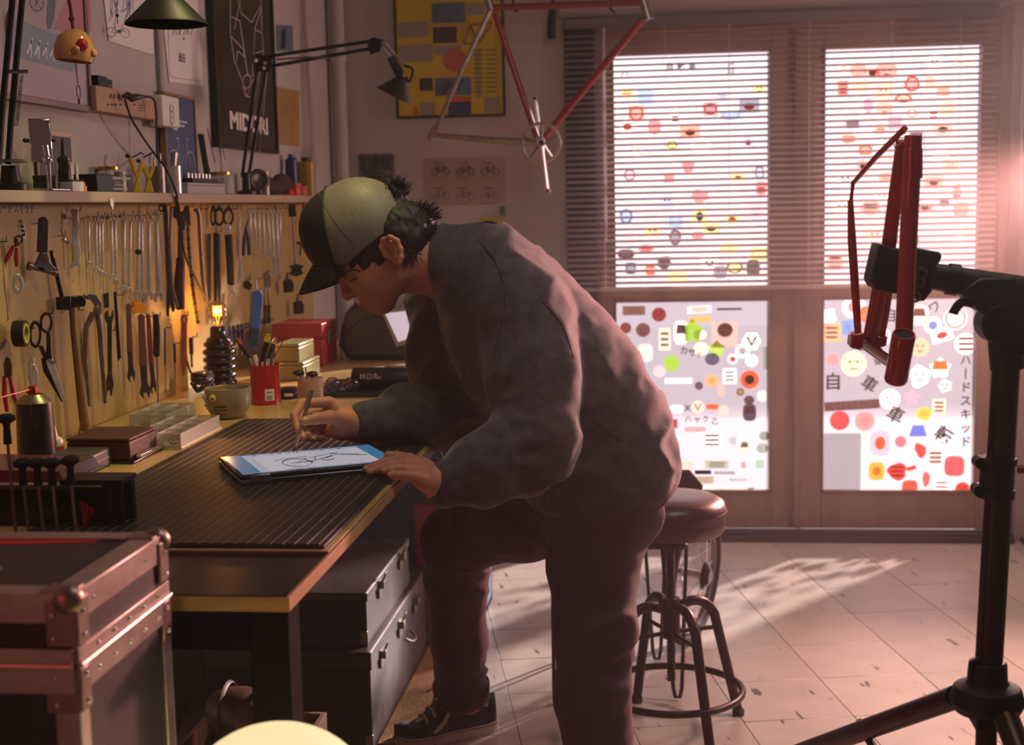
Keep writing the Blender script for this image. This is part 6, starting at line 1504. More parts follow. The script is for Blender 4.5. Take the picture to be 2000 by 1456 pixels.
# ---- left end: organiser trays, leather box, pack, glue, spray can, drivers, holder
OG = glass_mat('organiser_plastic', (232, 230, 226), .08, .80)
def tray(label, x0, x1, y0, y1, z0, z1, nx, ny, group=None):
    t = thing('organiser_tray', label, 'organiser', ((x0 + x1) / 2, (y0 + y1) / 2, z0), group)
    mb = MB().box2((x0, y0, z0), (x1, y1, z0 + .002))
    for i in range(nx + 1): x = x0 + (x1 - x0) * i / nx; mb.box2((x - .0008, y0, z0), (x + .0008, y1, z1))
    for j in range(ny + 1): y = y0 + (y1 - y0) * j / ny; mb.box2((x0, y - .0008, z0), (x1, y + .0008, z1))
    build(mb, 'tray', OG, t, bevel=.0004, seg=1)
    mb = MB()
    for i in range(nx):
        for j in range(ny):
            cx, cy = x0 + (x1 - x0) * (i + .5) / nx, y0 + (y1 - y0) * (j + .5) / ny
            for q in range(5): mb.ball((cx + random.uniform(-.01, .01), cy + random.uniform(-.014, .014), z0 + .006), (.005, .007, .004), 8, 6)
    build(mb, 'small_parts', DSTEEL, t, kind='stuff')
ogx0, ogx1 = -1.125, -1.020
tray('clear plastic organiser of small parts between the leather box and the mug', ogx0, ogx1, 2.80, 3.06, .9065, .935, 2, 4)
build(MB().box2((-1.06, 2.80, .9003), (-1.018, 3.07, .9062)), 'foam_block', CREAM, label='long cream strip under the front edge of the clear organiser', cat='block', bevel=.001)
tray('second clear organiser tray behind the first against the tool board', -1.25, -1.16, 3.10, 3.30, .9003, .930, 2, 3)
p = bz(228, 905)
t = thing('leather_box', 'dark brown leather box with a rounded lid next to the clear organiser', 'box', (-1.13, 2.72, .9003))
build(MB().box2((-1.20, 2.64, .9063), (-1.068, 2.79, .945)), 'body', BROWN, t, bevel=.004)
build(MB().box2((-1.201, 2.639, .9455), (-1.067, 2.791, .952)), 'lid', BROWN, t, bevel=.003)
build(MB().box2((-1.206, 2.634, .9003), (-1.058, 2.80, .9060)), 'base', LACQ, t, bevel=.002)
build(MB().cyl((-1.058, 2.66, .9115), (-1.058, 2.79, .9115), .0055, n=14), 'chrome_tube', CHROME, t)
t = thing('battery_pack', 'grey ribbed tool battery with a bright foil label', 'battery', (-1.14, 2.56, .9003))
build(MB().box2((-1.19, 2.53, .9003), (-1.10, 2.625, .938)), 'body', pm('dark_grey_plastic', (66, 64, 62), .5), t, bevel=.006, seg=3)
build(MB().box2((-1.165, 2.528, .904), (-1.115, 2.5305, .930)), 'foil_label', pm('foil', (190, 186, 184), .3, .7), t)
build(MB().box2((-1.155, 2.5272, .908), (-1.13, 2.5285, .920)), 'printed_mark', pm('foil_mark', (150, 148, 146), .4), t)
build(MB().tube([(-1.192, 2.578, .920), (-1.099, 2.578, .920)], .0012, 6).tube([(-1.0995, 2.53, .920), (-1.0995, 2.62, .920)], .0012, 6), 'seam', BLACK, t, kind='stuff')
c = bz(127, 905); c = Vector((-1.215, 2.62, .9003))
t = thing('glue_bottle', 'small glue bottle with an orange label and white nozzle beside the spray can', 'bottle', c)
build(MB().lathe([(0, 0), (.017, 0), (.017, .05), (.015, .055), (.007, .060), (.002, .085), (0, .085)], c, n=24), 'bottle', pm('milky_plastic', (210, 196, 170), .35), t)
build(MB().lathe([(.0172, .012), (.0175, .012), (.0175, .04), (.0172, .04)], c, n=24), 'label', pm('orange_label', (214, 70, 36), .5), t)
t = thing('pick_set', 'two thin brass picks standing beside the glue bottle', 'pick', (-1.19, 2.65, .9003))
build(MB().tube([(-1.195, 2.66, .9003), (-1.18, 2.67, .98)], .002, 6), 'pick', BRASS, t); build(MB().tube([(-1.19, 2.67, .9003), (-1.185, 2.675, .97)], .0016, 6), 'pick', DSTEEL, t)
yC = 2.50
c = Vector(onY(74, 905, yC)); c.z = .9003; k = (c - EYE).dot(CF) / FPX; r = 38 * k; h = onY(66, 787, yC).z - .9003
t = thing('spray_can', 'matte black spray can with a yellow-lit grey collar on the bench', 'can', c)
build(MB().lathe([(0, 0), (r * .96, 0), (r, .004), (r * .96, h * .5), (r * .9, h), (r * .88, h + .004)], c, n=36), 'body', pm('black_can', (16, 14, 14), .35, coat=.2), t)
h2 = onY(66, 770, yC).z - .9003
build(MB().lathe([(r * .92, h + .001), (r * .88, h + .004), (r * .6, h2 - .004), (r * .5, h2), (r * .42, h2), (r * .42, h2 - .006), (0, h2 - .006)], c, n=36), 'collar', pm('tin_collar', (150, 144, 120), .35, .8), t)
nz = c + Z1 * (h2 + .004)
build(MB().box(nz + Z1 * .004, (.014, .014, .016)), 'red_nozzle', RED, t, bevel=.002)
build(MB().tube([nz + Z1 * .006, nz + Vector((-.02, -.12, .003))], .0016, 6), 'straw', ORANGE, t)
# black frame holder, parts cabinet behind the case
hx0, hx1, hy0 = -1.33, onY(238, 985, 2.08).x, 2.08
t = thing('tool_holder', 'black perforated steel tool rack standing at the near left of the bench', 'rack', ((hx0 + hx1) / 2, hy0 + .08, .9003))
hz = onY(236, 940, hy0).z
build(MB().box2((hx1 - .032, hy0, .9003), (hx1, hy0 + .012, hz)), 'end_post', BLACKM, t, bevel=.002)
build(MB().box2((hx1 - .032, hy0 + .045, .9003), (hx1, hy0 + .06, hz - .002)), 'end_post', BLACKM, t, bevel=.002)
build(MB().box2((hx0, hy0 + .02, .9003), (hx1 - .034, hy0 + .06, hz - .015)), 'body', pm('black_rack_body', (17, 15, 16), .3, coat=.2), t, bevel=.003)
build(MB().box2((hx1 - .10, hy0 - .004, hz - .006), (hx1 + .002, hy0 + .062, hz + .002)), 'top_plate', BLACKM, t, bevel=.001)
for k in range(6): build(MB().torus((hx1 - .016, hy0 - .0008, .912 + k * .0105), (0, 1, 0), .0038, .0014, 14, 6), 'hole_rim', OLDSTEEL, t)
t = thing('parts_tray', 'pale tray with a reddish cover lying on top of the black tool rack', 'tray', ((hx0 + hx1) / 2, hy0 + .1, hz - .0148))
zq = hz - .0146
build(MB().box2((hx0 + .01, hy0 + .025, zq), (hx1 - .105, hy0 + .20, zq + .004)), 'base', pm('tray_cream', (190, 170, 150), .5), t, bevel=.001)
build(MB().prism([(hx0 + .012, zq + .0042), (hx1 - .11, zq + .0042), (hx1 - .12, zq + .022), (hx0 + .012, zq + .030)], (0, hy0 + .18, 0), X1, Z1, .14), 'cover', glass_mat('smoked_pink_cover', (176, 110, 104), .12, .62), t, bevel=.001)
build(MB().prism([(onY(x, y, hy0 - .004).x, max(.9006, onY(x, y, hy0 - .004).z)) for x, y in ((158, 978), (186, 996), (166, 1030))], (0, hy0 - .004, 0), X1, Z1, .004), 'red_flag', RED, t)
for i, (px, py, hp) in enumerate([(12, 818, 50), (43, 905, 44), (72, 905, 44), (100, 905, 44), (136, 900, 48)]):
    yD = 2.03 - .0 * i
    a = onY(px, py, yD); kk = (a - EYE).dot(CF) / FPX
    t = thing('t_handle_driver', ('taller black T-handle hex driver at the far left of the row' if i == 0 else 'black T-handle hex driver, %s from the left of the four short ones' % ordn[i - 1]), 'hex driver', Vector((a.x, yD, .9003)), 'T-handle drivers')
    dx = Vector((.75, .66, 0)).normalized()
    w = 13 * kk
    build(MB().tube([a - dx * w * 1.3, a - dx * w * .6, a + dx * w * .6, a + dx * w * 1.3], [5 * kk, 10 * kk, 10 * kk, 5 * kk], 14).tube([a, a - Z1 * 18 * kk, a - Z1 * hp * kk], [9 * kk, 6.5 * kk, 8.5 * kk], 14), 'handle', RUBBER, t)
    build(MB().tube([a - Z1 * hp * kk, Vector((a.x + .004, yD, .9003))], .0026, 8), 'shaft', pm('shaft_grey', (150, 130, 130), .35, .9), t)
# ================================================================== BACK WALL PICTURES
def sheetb(name, label, cat, px0, px1, py0, py1, mat, frame=None, fw=.01, y=BY - .002, skew=0):
    a = onY(px0, py1, y); b = onY(px1, py0, y)
    z0 = a.z; z1 = b.z; x0, x1 = a.x, b.x
    d = .018 if frame else .0008
    t = thing(name, label, cat, ((x0 + x1) / 2, y, z0))
    build(MB().box2((x0, y - d * .7, z0), (x1, y, z1)), 'sheet', mat, t)
    if frame:
        for (u0, u1, v0, v1) in ((x0 - fw, x0, z0 - fw, z1 + fw), (x1, x1 + fw, z0 - fw, z1 + fw)): build(MB().box2((u0, y - d, v0), (u1, y, v1)), 'frame_side', frame, t, bevel=.001)
        for (v0, v1) in ((z0 - fw, z0), (z1, z1 + fw)): build(MB().box2((x0, y - d, v0), (x1, y, v1)), 'frame_rail', frame, t, bevel=.001)
    return t, y - d * .7 - .0003
t, y = sheetb('framed_poster', 'yellow framed poster of bicycle photographs on the back wall', 'poster', 781, 978, -60, 228, pm('yellow_poster', (204, 176, 44), .42, var=.06, vscale=4), FRM_B, .009)
mb = MB()
def rb(m, px0, py0, px1, py1, dy=0): mb.use(m); a = onY(px0, py1, y - dy); b = onY(px1, py0, y - dy); mb.box2((a.x, y - dy - .0004, a.z), (b.x, y - dy, b.z))
PG = pm('poster_pale', (150, 142, 128), .5); PB = pm('poster_bluegrey', (96, 112, 136), .5, var=.3, vscale=24); PD = pm('poster_dark', (70, 56, 60), .5, var=.5, vscale=60); PO = pm('poster_orange', (196, 96, 40), .5); PN = pm('poster_navy', (60, 70, 104), .5, var=.3, vscale=30)
for r in ((PG, 778, 42, 838, 74), (PG, 780, 86, 845, 122), (PB, 844, 4, 908, 46), (PG, 910, 6, 946, 30), (PD, 846, 52, 892, 85), (PG, 848, 88, 900, 108), (PD, 820, 152, 845, 178), (PB, 850, 150, 920, 188), (PO, 878, 188, 920, 200), (PN, 876, 198, 920, 224), (PG, 930, 100, 938, 190), (PG, 820, 200, 850, 226), (PG, 946, 190, 975, 220)): rb(*r)
for k in range(10): rb(pm('poster_text', (140, 118, 30), .6), 924, 96 + k * 9, 944, 100 + k * 9, .0002); rb(pm('poster_text', (140, 118, 30)), 950, 96 + k * 9, 972, 100 + k * 9, .0002)
c_ = onY(889, 118, y - .0006); mb.use(pm('poster_coral', (190, 100, 84), .5)); mb.prism([(p[0], p[1]) for p in circ(.048, 28)], c_, X1, Z1, .0004)
mb.use(PN)
for pl in ([(858, 182), (875, 160), (886, 172), (905, 156)], [(866, 184), (884, 166), (898, 176)]): mb.tube([onY(px, py, y - .001) for px, py in pl], .006, 6)
mb.use(DRED); mb.tube([onY(px, py, y - .001) for px, py in ((905, 86), (918, 50), (944, 46), (962, 44), (958, 52), (934, 84), (905, 86))], .002, 5).tube([onY(px, py, y - .001) for px, py in ((918, 50), (934, 84))], .002, 5)
mb.use(PO); mb.box(onY(812, 216, y - .0008), (.018, .0006, .034))
build(mb, 'printed_pictures', None, t, smooth=None)
t, y = sheetb('drawing_sheet', 'grey ink drawing half hidden behind the cap on the back wall', 'drawing', 702, 770, 300, 372, pm('grey_sheet', (120, 110, 104), .8))
mb = MB()
for k in range(9): x = 706 + k * 7.5; mb.tube([onY(x + random.uniform(-2, 2), 303 + j * 10, y) for j in range(4)], random.uniform(.003, .008), 4)
for k in range(8): mb.tube([onY(random.uniform(706, 766), random.uniform(330, 368), y) for j in range(3)], .004, 4)
build(mb, 'ink_strokes', pm('faded_ink', (72, 64, 62), .8), t, smooth=None)
t, y = sheetb('bicycle_chart', 'pale chart of six small bicycles taped to the back wall', 'poster', 833, 986, 306, 402, pm('chart_paper', (166, 146, 134), .85))
mb = MB().use(pm('chart_ink', (70, 58, 54), .8))
for i in range(3):
    for j in range(2):
        o = onY(861 + i * 48.5, 335 + j * 50, y); bike(mb, 0, 0, 0, .046, U=X1, org=o, wire=.0016 if j == 0 else .0010)
        mb.box(o + Vector((-.01, 0, .036)), (.04, .0005, .004)); mb.box(o + Vector((-.01, 0, -.026)), (.06, .0005, .0016))
build(mb, 'bicycle_drawings', None, t, smooth=None)
t, y = sheetb('sticky_note', 'yellow paper with a green clip on the back wall above the man', 'paper', 935, 985, 424, 460, pm('yellow_note', (168, 150, 50), .8))
a = onY(982, 412, y); build(MB().box((a.x, y - .004, a.z), (.022, .008, .036)), 'green_clip', pm('green_clip', (20, 96, 60), .5), t, bevel=.001)
# ================================================================== STOOL, CHAIR, WHEEL
SX, SY = 0.012, 3.60
LEA = pm('brown_black_leather', (58, 36, 32), 0.34, var=0.15, vscale=9, bump=0.12, bscale=140, coat=0.1)
STM = pm('bronze_black_steel', (38, 28, 26), 0.36, 0.7, var=.2, vscale=20)
st = thing('drafting_stool', 'round brown leather drafting stool with a screw column and foot ring', 'stool', (SX, SY, 0))
sr = 0.146
build(MB().lathe([(0, .537), (sr * .93, .537), (sr * .985, .547), (sr, .567), (sr, .587), (sr * 1.012, .594), (sr, .602), (sr * .96, .618), (sr * .82, .630), (sr * .4, .637), (0, .638)], (SX, SY, 0), n=56), 'seat', LEA, st)
build(MB().torus((SX, SY, .594), (0, 0, 1), sr * 1.004, .0028, 56, 6), 'piping', LEA, st)
build(MB().cyl((SX, SY, .530), (SX, SY, .538), .09, n=24).box((SX, SY, .526), (.26, .03, .01)).box((SX, SY, .526), (.03, .26, .01)), 'seat_bracket', STM, st, bevel=.002)
prof = [(0, .13), (.011, .13)]
for k in range(46): prof += [(.0122, .135 + k * .009), (.0102, .1395 + k * .009)]
prof += [(.011, .55), (0, .55)]
build(MB().lathe(prof, (SX, SY, 0), n=14), 'screw_column', STM, st)
hz_ = onY(1285, 1182, SY).z
build(MB().lathe([(.012, hz_ - .09), (.024, hz_ - .088), (.024, hz_ + .02), (.012, hz_ + .022)], (SX, SY, 0), n=20), 'hub', STM, st)
legs = []
for (px, py) in ((1362, 1470), (1455, 1440), (1226, 1408)):
    f = onZ(px, py, 0); legs.append((f.x - SX, f.y - SY))
a_ = [math.atan2(q[1], q[0]) for q in legs]; rl = 0.205
ang0 = math.radians(-62)
for k in range(4):
    a = ang0 + k * PI / 2; d = Vector((math.cos(a), math.sin(a), 0)); c0 = Vector((SX, SY, 0))
    P_ = [c0 + d * .018 + Z1 * (hz_ - .01), c0 + d * .06 + Z1 * (hz_ + .004), c0 + d * .098 + Z1 * (hz_ - .004), c0 + d * .128 + Z1 * (hz_ - .035), c0 + d * .142 + Z1 * (hz_ - .08), c0 + d * .205 + Z1 * .012]
    lg = build(MB().tube(spline(P_, 6), .0135, 12), 'leg', STM, st)
    build(MB().lathe([(0, 0), (.016, 0), (.017, .014), (.013, .02), (0, .02)], c0 + d * .206, n=14), 'rubber_foot', RUBBER, lg)
    build(MB().cyl(c0 + d * .02 + Z1 * (hz_ - .075), c0 + d * .142 + Z1 * (hz_ - .078), .006, n=8), 'stretcher', STM, st)
build(MB().torus((SX, SY, .105), (0, 0, 1), .188, .0095, 56, 10), 'foot_ring', STM, st)

ch = thing('hairpin_chair', 'dark chair on black hairpin rods half hidden behind the man and the stool', 'chair', (-.12, 4.0, 0))
build(MB().box2((-.33, 3.80, .435), (.06, 4.18, .455)), 'seat', pm('dark_chair_shell', (30, 24, 24), .5), ch, bevel=.008, seg=3)
for i, (x, y) in enumerate(((-.305, 3.765), (.03, 3.80), (-.30, 4.15), (-.03, 4.13))):
    b = Vector((x, y, .006)); tp = Vector((x * .92 - .01, y + (.04 if y < 4 else -.03), .436))
    build(MB().tube([tp + Vector((-.028, 0, 0)), b + Vector((-.012, 0, .03)), b + Vector((-.006, 0, .004)), b + Vector((.006, 0, .004)), b + Vector((.012, 0, .03)), tp + Vector((.04, .01, 0))], .0056, 8), 'hairpin_leg', BLACKM, ch)
bt = onY(1312, 922, 4.16).z
build(MB().prism([(-.15, .50), (.10, .50), (.115, bt - .05), (.075, bt), (-.12, bt), (-.16, bt - .05)], (0, 4.20, 0), X1, Z1, .018), 'backrest', pm('dark_chair_shell', (30, 24, 24)), ch, bevel=.006, seg=3)
for x in (-.12, .0): build(MB().cyl((x, 4.18, .44), (x, 4.19, .60), .007, n=8), 'back_support', BLACKM, ch)

wc = Vector((onY(1338, 1150, 4.30).x + .028, 4.30, .232))
wn = Vector((.93, -.36, -.06)).normalized(); wa, wu, wv = basis(wn)
whl = thing('bicycle_wheel', 'black-tyred spoked bicycle wheel standing behind the stool legs', 'wheel', Vector((wc.x, wc.y, 0)))
RW = .228
build(MB().torus(wc, wn, RW - .017, .0165, 64, 12), 'tyre', RUBBER, whl)
build(MB().torus(wc, wn, RW - .043, (.010, .007), 64, 8, flat=wn), 'rim', DSTEEL, whl)
build(MB().cyl(wc - wn * .05, wc + wn * .05, .014, n=16).cyl(wc - wn * .034, wc - wn * .031, .028, n=20).cyl(wc + wn * .031, wc + wn * .034, .028, n=20), 'hub', STEEL, whl)
for k in range(28):
    a = 2 * PI * k / 28; s_ = 1 if k % 2 else -1; b = a + (.62 if (k // 2) % 2 else -.62)
    build(MB().tube([wc + wn * (.032 * s_) + (wu * math.cos(b) + wv * math.sin(b)) * .026, wc + (wu * math.cos(a) + wv * math.sin(a)) * (RW - .048)], .0011, 4), 'spoke', STEEL, whl)
cs = MB()
for k in range(7): cs.cyl(wc + wn * (.036 + .003 * k), wc + wn * (.0375 + .003 * k), .046 - .004 * k, n=20)
build(cs, 'sprocket_stack', OLDSTEEL, whl, kind='stuff')

# ================================================================== REPAIR STAND AND RED FRAME (near right)
YS = 2.10
OLI = pm('anodised_olive_tube', (70, 52, 38), 0.34, 0.75, var=.12, vscale=12)
PLB = pm('glass_filled_black', (26, 20, 20), 0.5, bump=.06, bscale=200)
pt_, ph_ = onY(1966, 690, YS), onY(1928, 1355, YS)
ks = 1 / ((pt_ - EYE).dot(CF)) * FPX
bs = thing('repair_stand', 'black and bronze tripod bicycle repair stand holding the red frame', 'stand', (ph_.x, YS, 0))
pd_ = (ph_ - pt_).normalized()
build(MB().cyl(pt_, ph_, 27 / ks, n=24), 'upper_tube', OLI, bs)
build(MB().cyl(ph_, Vector((ph_.x, YS, .16)), 21 / ks, n=20), 'lower_tube', OLI, bs)
qc = onY(1947, 932, YS)
build(MB().cyl(qc - pd_ * .028, qc + pd_ * .030, 33 / ks, n=24).cyl(qc - pd_ * .030, qc - pd_ * .020, 37 / ks, n=24).cyl(qc + pd_ * .018, qc + pd_ * .032, 36 / ks, n=24), 'quick_collar', PLB, bs, bevel=.001)
for z in (-.022, .020):
    build(MB().cyl(qc + pd_ * z + Vector((-.026, -.012, 0)), qc + pd_ * z + Vector((-.026, .016, 0)), .009, n=14), 'collar_bolt', PLB, bs)
lv = [qc + Vector((.024, -.02, .016)), qc + Vector((.045, -.026, .014)), qc + Vector((.058, -.026, -.004)), qc + Vector((.058, -.024, -.030))]
build(MB().tube(spline(lv, 5), (.008, .004), 8), 'collar_lever', pm('copper_lever', (150, 84, 60), .35, .6), bs)
build(MB().lathe([(.020, -.03), (.048, -.028), (.056, -.012), (.050, .010), (.030, .018), (.028, .05), (.020, .052)], ph_ + Z1 * .0, n=28).box(ph_ + Vector((0, -.01, -.02)), (.05, .07, .05)), 'leg_hub', PLB, bs, bevel=.003)
lv = onY(1897, 1310, YS)
build(MB().tube([lv + Vector((.02, -.012, -.026)), lv + Vector((0, -.012, -.012)), lv + Vector((-.002, -.012, .016)), lv + Vector((.014, -.012, .024))], .005, 8), 'hub_lever', PLB, bs)
L0 = onY(1868, 1362, YS + .04); L1 = onY(1600, 1458, 2.56); dl = (L1 - L0).normalized(); Lend = L0 + dl * (L0.z / -dl.z)
def sleg(a, b):
    lg = build(MB().cyl(a, b - (b - a).normalized() * .05, .0185, n=16), 'leg', OLI, bs)
    build(MB().cyl(b - (b - a).normalized() * .07, b + Z1 * .012, .022, n=14), 'leg_foot', RUBBER, lg)
sleg(L0, Lend)
for ang in (-110, 165):
    d = (Lend - Vector((ph_.x, YS, 0))); dd = Matrix.Rotation(math.radians(ang), 3, 'Z') @ Vector((d.x, d.y, 0))
    sleg(Vector((ph_.x, YS, ph_.z)) + dd * .07 - Z1 * .01, Vector((ph_.x, YS, 0)) + dd)
bp = onY(1686, 1424, L0.y + (L1.y - L0.y) * .68)
build(MB().cyl(bp + Vector((0, -.026, 0)), bp + Vector((0, .02, 0)), .012, n=14), 'brace_bolt', PLB, bs)
build(MB().tube([bp + Vector((0, -.012, 0)), Vector((ph_.x - .03, YS + .03, .30))], .008, 8), 'brace', PLB, bs)
build(MB().cyl((ph_.x, YS, .27), (ph_.x, YS, .33), .032, n=20), 'brace_collar', PLB, bs)
# head: tilt joint, arm tube, jaws
hj = onY(1950, 632, YS)
build(MB().cyl(onY(1962, 650, YS), onY(1968, 722, YS), 33 / ks, n=24), 'top_collar', PLB, bs, bevel=.002)
build(MB().cyl(hj + Vector((0, -.03, 0)), hj + Vector((0, .03, 0)), 40 / ks, n=28).box(onY(1976, 632, YS), (.05, .05, .09)).prism([(0, 0), (.055, 0), (.05, .05), (.0, .05), (-.03, .03)], onY(1900, 606, YS + .024), X1, Z1, .05), 'tilt_joint', PLB, bs, bevel=.003)
build(MB().tube(spline([onY(1900, 592, YS - .03), onY(1880, 590, YS - .035), onY(1866, 604, YS - .035), onY(1862, 614, YS - .035)], 5), (.006, .009), 8), 'tilt_lever', PLB, bs)
aa, ab = onY(1822, 540, YS), onY(2090, 585, YS)
build(MB().tube([aa, aa * .8 + ab * .2, ab], [26 / ks, 27 / ks, 33 / ks], 24), 'clamp_arm', PLB, bs)
build(MB().tube([onY(1850, 545, YS), onY(1872, 548, YS)], 31 / ks, 24), 'arm_collar', PLB, bs, bevel=.001)
YF = 2.20
jaw = [(1712, 474), (1740, 484), (1768, 488), (1768, 566), (1742, 572), (1704, 564), (1695, 548)]
J = lambda P, y: [((onY(px, py, y)).x, (onY(px, py, y)).z) for px, py in P]
build(MB().prism(J(jaw, YF), (0, YF + .055, 0), X1, Z1, .085), 'fixed_jaw', PLB, bs, bevel=.004)
build(MB().prism(J([(1768, 488), (1790, 484), (1832, 492), (1836, 500), (1826, 522), (1822, 560), (1800, 588), (1784, 584), (1780, 562), (1768, 562)], YF), (0, YF + .045, 0), X1, Z1, .065), 'moving_jaw', PLB, bs, bevel=.004)
for (x, y) in ((1800, 534), (1796, 552), (1788, 580)): build(MB().torus(onY(x, y, YF - .022), (0, 1, 0), .007, .0022, 16, 6), 'jaw_screw', DSTEEL, bs)
# red frame
REDF = pm('red_frame_paint', (196, 44, 50), 0.26, coat=0.7)
rf = thing('red_frameset', 'glossy red bicycle frame clamped upright in the repair stand', 'bicycle frame', onY(1750, 745, YF - .05))
YB = YF - .07
def ft(name, pts, r, mat=REDF, n=16):
    P_ = [onY(px, py, y) for px, py, y in pts]
    k = FPX / (P_[0] - EYE).dot(CF)
    rs = [q / k for q in r] if isinstance(r, list) else r / k
    return build(MB().tube(P_, rs, n), name, mat, rf)
T0, T1 = onY(1785, 244, YB), onY(1765, 660, YB + .004)
kF = FPX / (T0 - EYE).dot(CF)
ax = (T0 - T1).normalized(); r_ = 17.5 / kF
build(MB().cyl(T1, T0 - ax * .015, r_, n=24), 'seat_tube', REDF, rf)
for s in (-1, 1):
    arc = [(r_ * 1.12 * math.cos(a), r_ * 1.12 * math.sin(a)) for a in [(.22 if s > 0 else PI + .22) + (PI - .44) * i / 12 for i in range(13)]]
    arc2 = [(x * .8, y * .8) for x, y in arc][::-1]
    build(MB().prism(arc + arc2, T0 - ax * .035, Vector((0, 1, 0)), Vector((1, 0, 0)), .044 * 1.0), 'seat_clamp_lug', REDF, rf, bevel=.001)
Bt, Bb = onY(1766, 652, YB - .058), onY(1749, 744, YB - .022); bx = (Bb - Bt).normalized(); rbb = 23 / kF; lb2 = (Bb - Bt).length
build(MB().lathe([(rbb * .78, .004), (rbb * .8, 0), (rbb * .92, 0), (rbb, .004), (rbb * .97, lb2 * .5), (rbb, lb2 - .004), (rbb * .92, lb2), (rbb * .8, lb2), (rbb * .78, lb2 - .004), (rbb * .78, .004)], Bt, bx, 32), 'bottom_bracket_shell', REDF, rf)
build(MB().lathe([(0, .0032), (rbb * .775, .0032), (rbb * .775, .0038), (0, .0038)], Bt, bx, 32), 'bore_shade_disc', INK, rf)  # black disc painting the shade inside the open shell
ft('down_tube', [(1763, 275, YB + .02), (1736, 480, YF), (1718, 566, YF + .02), (1700, 660, YF + .10)], [13, 15, 16, 16])
ft('top_stay', [(1768, 250, YB), (1712, 306, YB + .06), (1666, 358, YF + .10)], [6.5, 6, 5])
ft('stay_neck', [(1666, 357, YF + .10), (1664, 376, YF + .10), (1662, 394, YF + .10)], [4.2, 3.2, 4.2])
ft('seat_stay', [(1661, 392, YF + .10), (1664, 470, YF + .10), (1670, 560, YF + .11), (1676, 652, YF + .12)], [5.5, 8.5, 8.5, 7])
ft('chain_stay', [(1737, 566, YF + .05), (1730, 610, YF + .08), (1722, 654, YF + .11)], [7, 7.5, 7.5])
lug = [onY(px, py, YF + .11) for px, py in ((1661, 652), (1684, 648), (1690, 660), (1722, 656), (1730, 654), (1728, 674), (1706, 680), (1686, 684), (1658, 678))]
build(MB().prism([(p.x, p.z) for p in lug], (0, YF + .14, 0), X1, Z1, .05), 'crossing_lug', REDF, rf, bevel=.003)
build(MB().cyl(onY(1688, 672, YF + .09), onY(1746, 712, YB + .01), 13 / kF, n=20), 'chrome_tube', CHROME, rf)
build(MB().cyl(onY(1748, 290, YB + .01), onY(1762, 282, YB + .01), .004, n=10), 'cable_guide', REDF, rf)
# ================================================================== FRAME HUNG NEAR THE BACK WALL
YH = 5.32
hf = thing('hanging_frameset', 'red and chrome track bicycle frame with cranks hanging above the door side', 'bicycle frame', onY(1057, 278, YH))
kH = FPX / (onY(1057, 278, YH) - EYE).dot(CF)
REDM = pm('red_hanging_paint', (150, 34, 28), 0.3, coat=0.5)
SILV2 = pm('aged_chrome_tube', (168, 156, 148), 0.28, 0.9, var=.12, vscale=30)
def hp(x, y, d=0): return onY(x, y, YH + d)
def hft(name, pts, r, mat): build(MB().tube([hp(*p) for p in pts], [q / kH for q in r] if isinstance(r, list) else r / kH, 14), name, mat, hf)
hft('seat_tube', [(966, 24), (1048, 268)], 6.2, REDM)
hft('down_tube', [(1060, 272), (1256, 36)], 6.8, REDM)
hft('top_tube', [(962, 15), (1254, 5)], 6.4, REDM)
hft('head_tube', [(1252, -16), (1266, 34)], 9, SILV2)
build(MB().cyl(hp(1250, -18), hp(1252, -10), 11 / kH, n=16).cyl(hp(1264, 28), hp(1267, 38), 11 / kH, n=16), 'head_lug', SILV2, hf)
hft('seat_cluster', [(950, -14), (960, 22)], 9, SILV2)
for d in (-.035, .035):
    hft('seat_stay', [(957, 22, d * .4), (905, 130, d), (855, 246, d * 1.5)], [5, 5, 4], SILV2)
    hft('chain_stay', [(1050, 279, d * .7), (960, 274, d), (848, 264, d * 1.5)], [6.5, 6, 4.5], SILV2)
    build(MB().prism([(0, 0), (12 / kH, 4 / kH), (18 / kH, 26 / kH), (9 / kH, 28 / kH), (-2 / kH, 16 / kH), (-8 / kH, 2 / kH), (-4 / kH, -8 / kH), (2 / kH, -9 / kH), (0, -3 / kH)], hp(842, 270, d * 1.5), X1, Z1, .005), 'dropout', SILV2, hf, bevel=.001)
build(MB().cyl(hp(1057, 279, -.035), hp(1057, 279, .035), 10 / kH, n=18), 'bottom_bracket', SILV2, hf)
rc = hp(1057, 279, -.05)
build(MB().torus(rc, (.10, 1, 0), 37 / kH, (.0030, .0060), 48, 8, flat=(.10, 1, 0)), 'chainring', pm('pale_chainring', (196, 186, 180), .3, .7), hf)
for k in range(5):
    a = .3 + 2 * PI * k / 5
    build(MB().tube([rc, rc + Vector((math.cos(a), 0, math.sin(a))) * (36 / kH)], [.008, .005], 8), 'spider_arm', SILV2, hf)
def crank(tx, ty, d):
    e = hp(tx, ty, d); b = hp(1057, 279, d)
    build(MB().cyl(b + Y1 * .012, b - Y1 * .012, .016, n=18).tube([b, b * .5 + e * .5, e], [(.0115, .007), (.009, .006), (.0095, .006)], 10).cyl(e + Y1 * .008, e - Y1 * .008, .012, n=16), 'crank_arm', STEEL, hf)
    build(MB().cyl(e + Y1 * .009, e - Y1 * .009, .006, n=12), 'pedal_eye', BLACKM, hf)
crank(1044, 192, .06); crank(1069, 374, -.07)
build(MB().cyl(hp(1057, 279, -.075), hp(1057, 279, -.088), .009, n=16), 'crank_bolt', BLACKM, hf)
for x in (1010, 1200):
    p = hp(x, 12); build(MB().tube([p + Vector((0, 0, -.022)), p + Vector((-.016, 0, -.01)), p + Vector((-.012, 0, .03)), Vector((p.x, p.y, 2.75))], .0045, 8), 'hanging_strap', BLACK, hf)
g = onY(1078, 48, BY - .09)
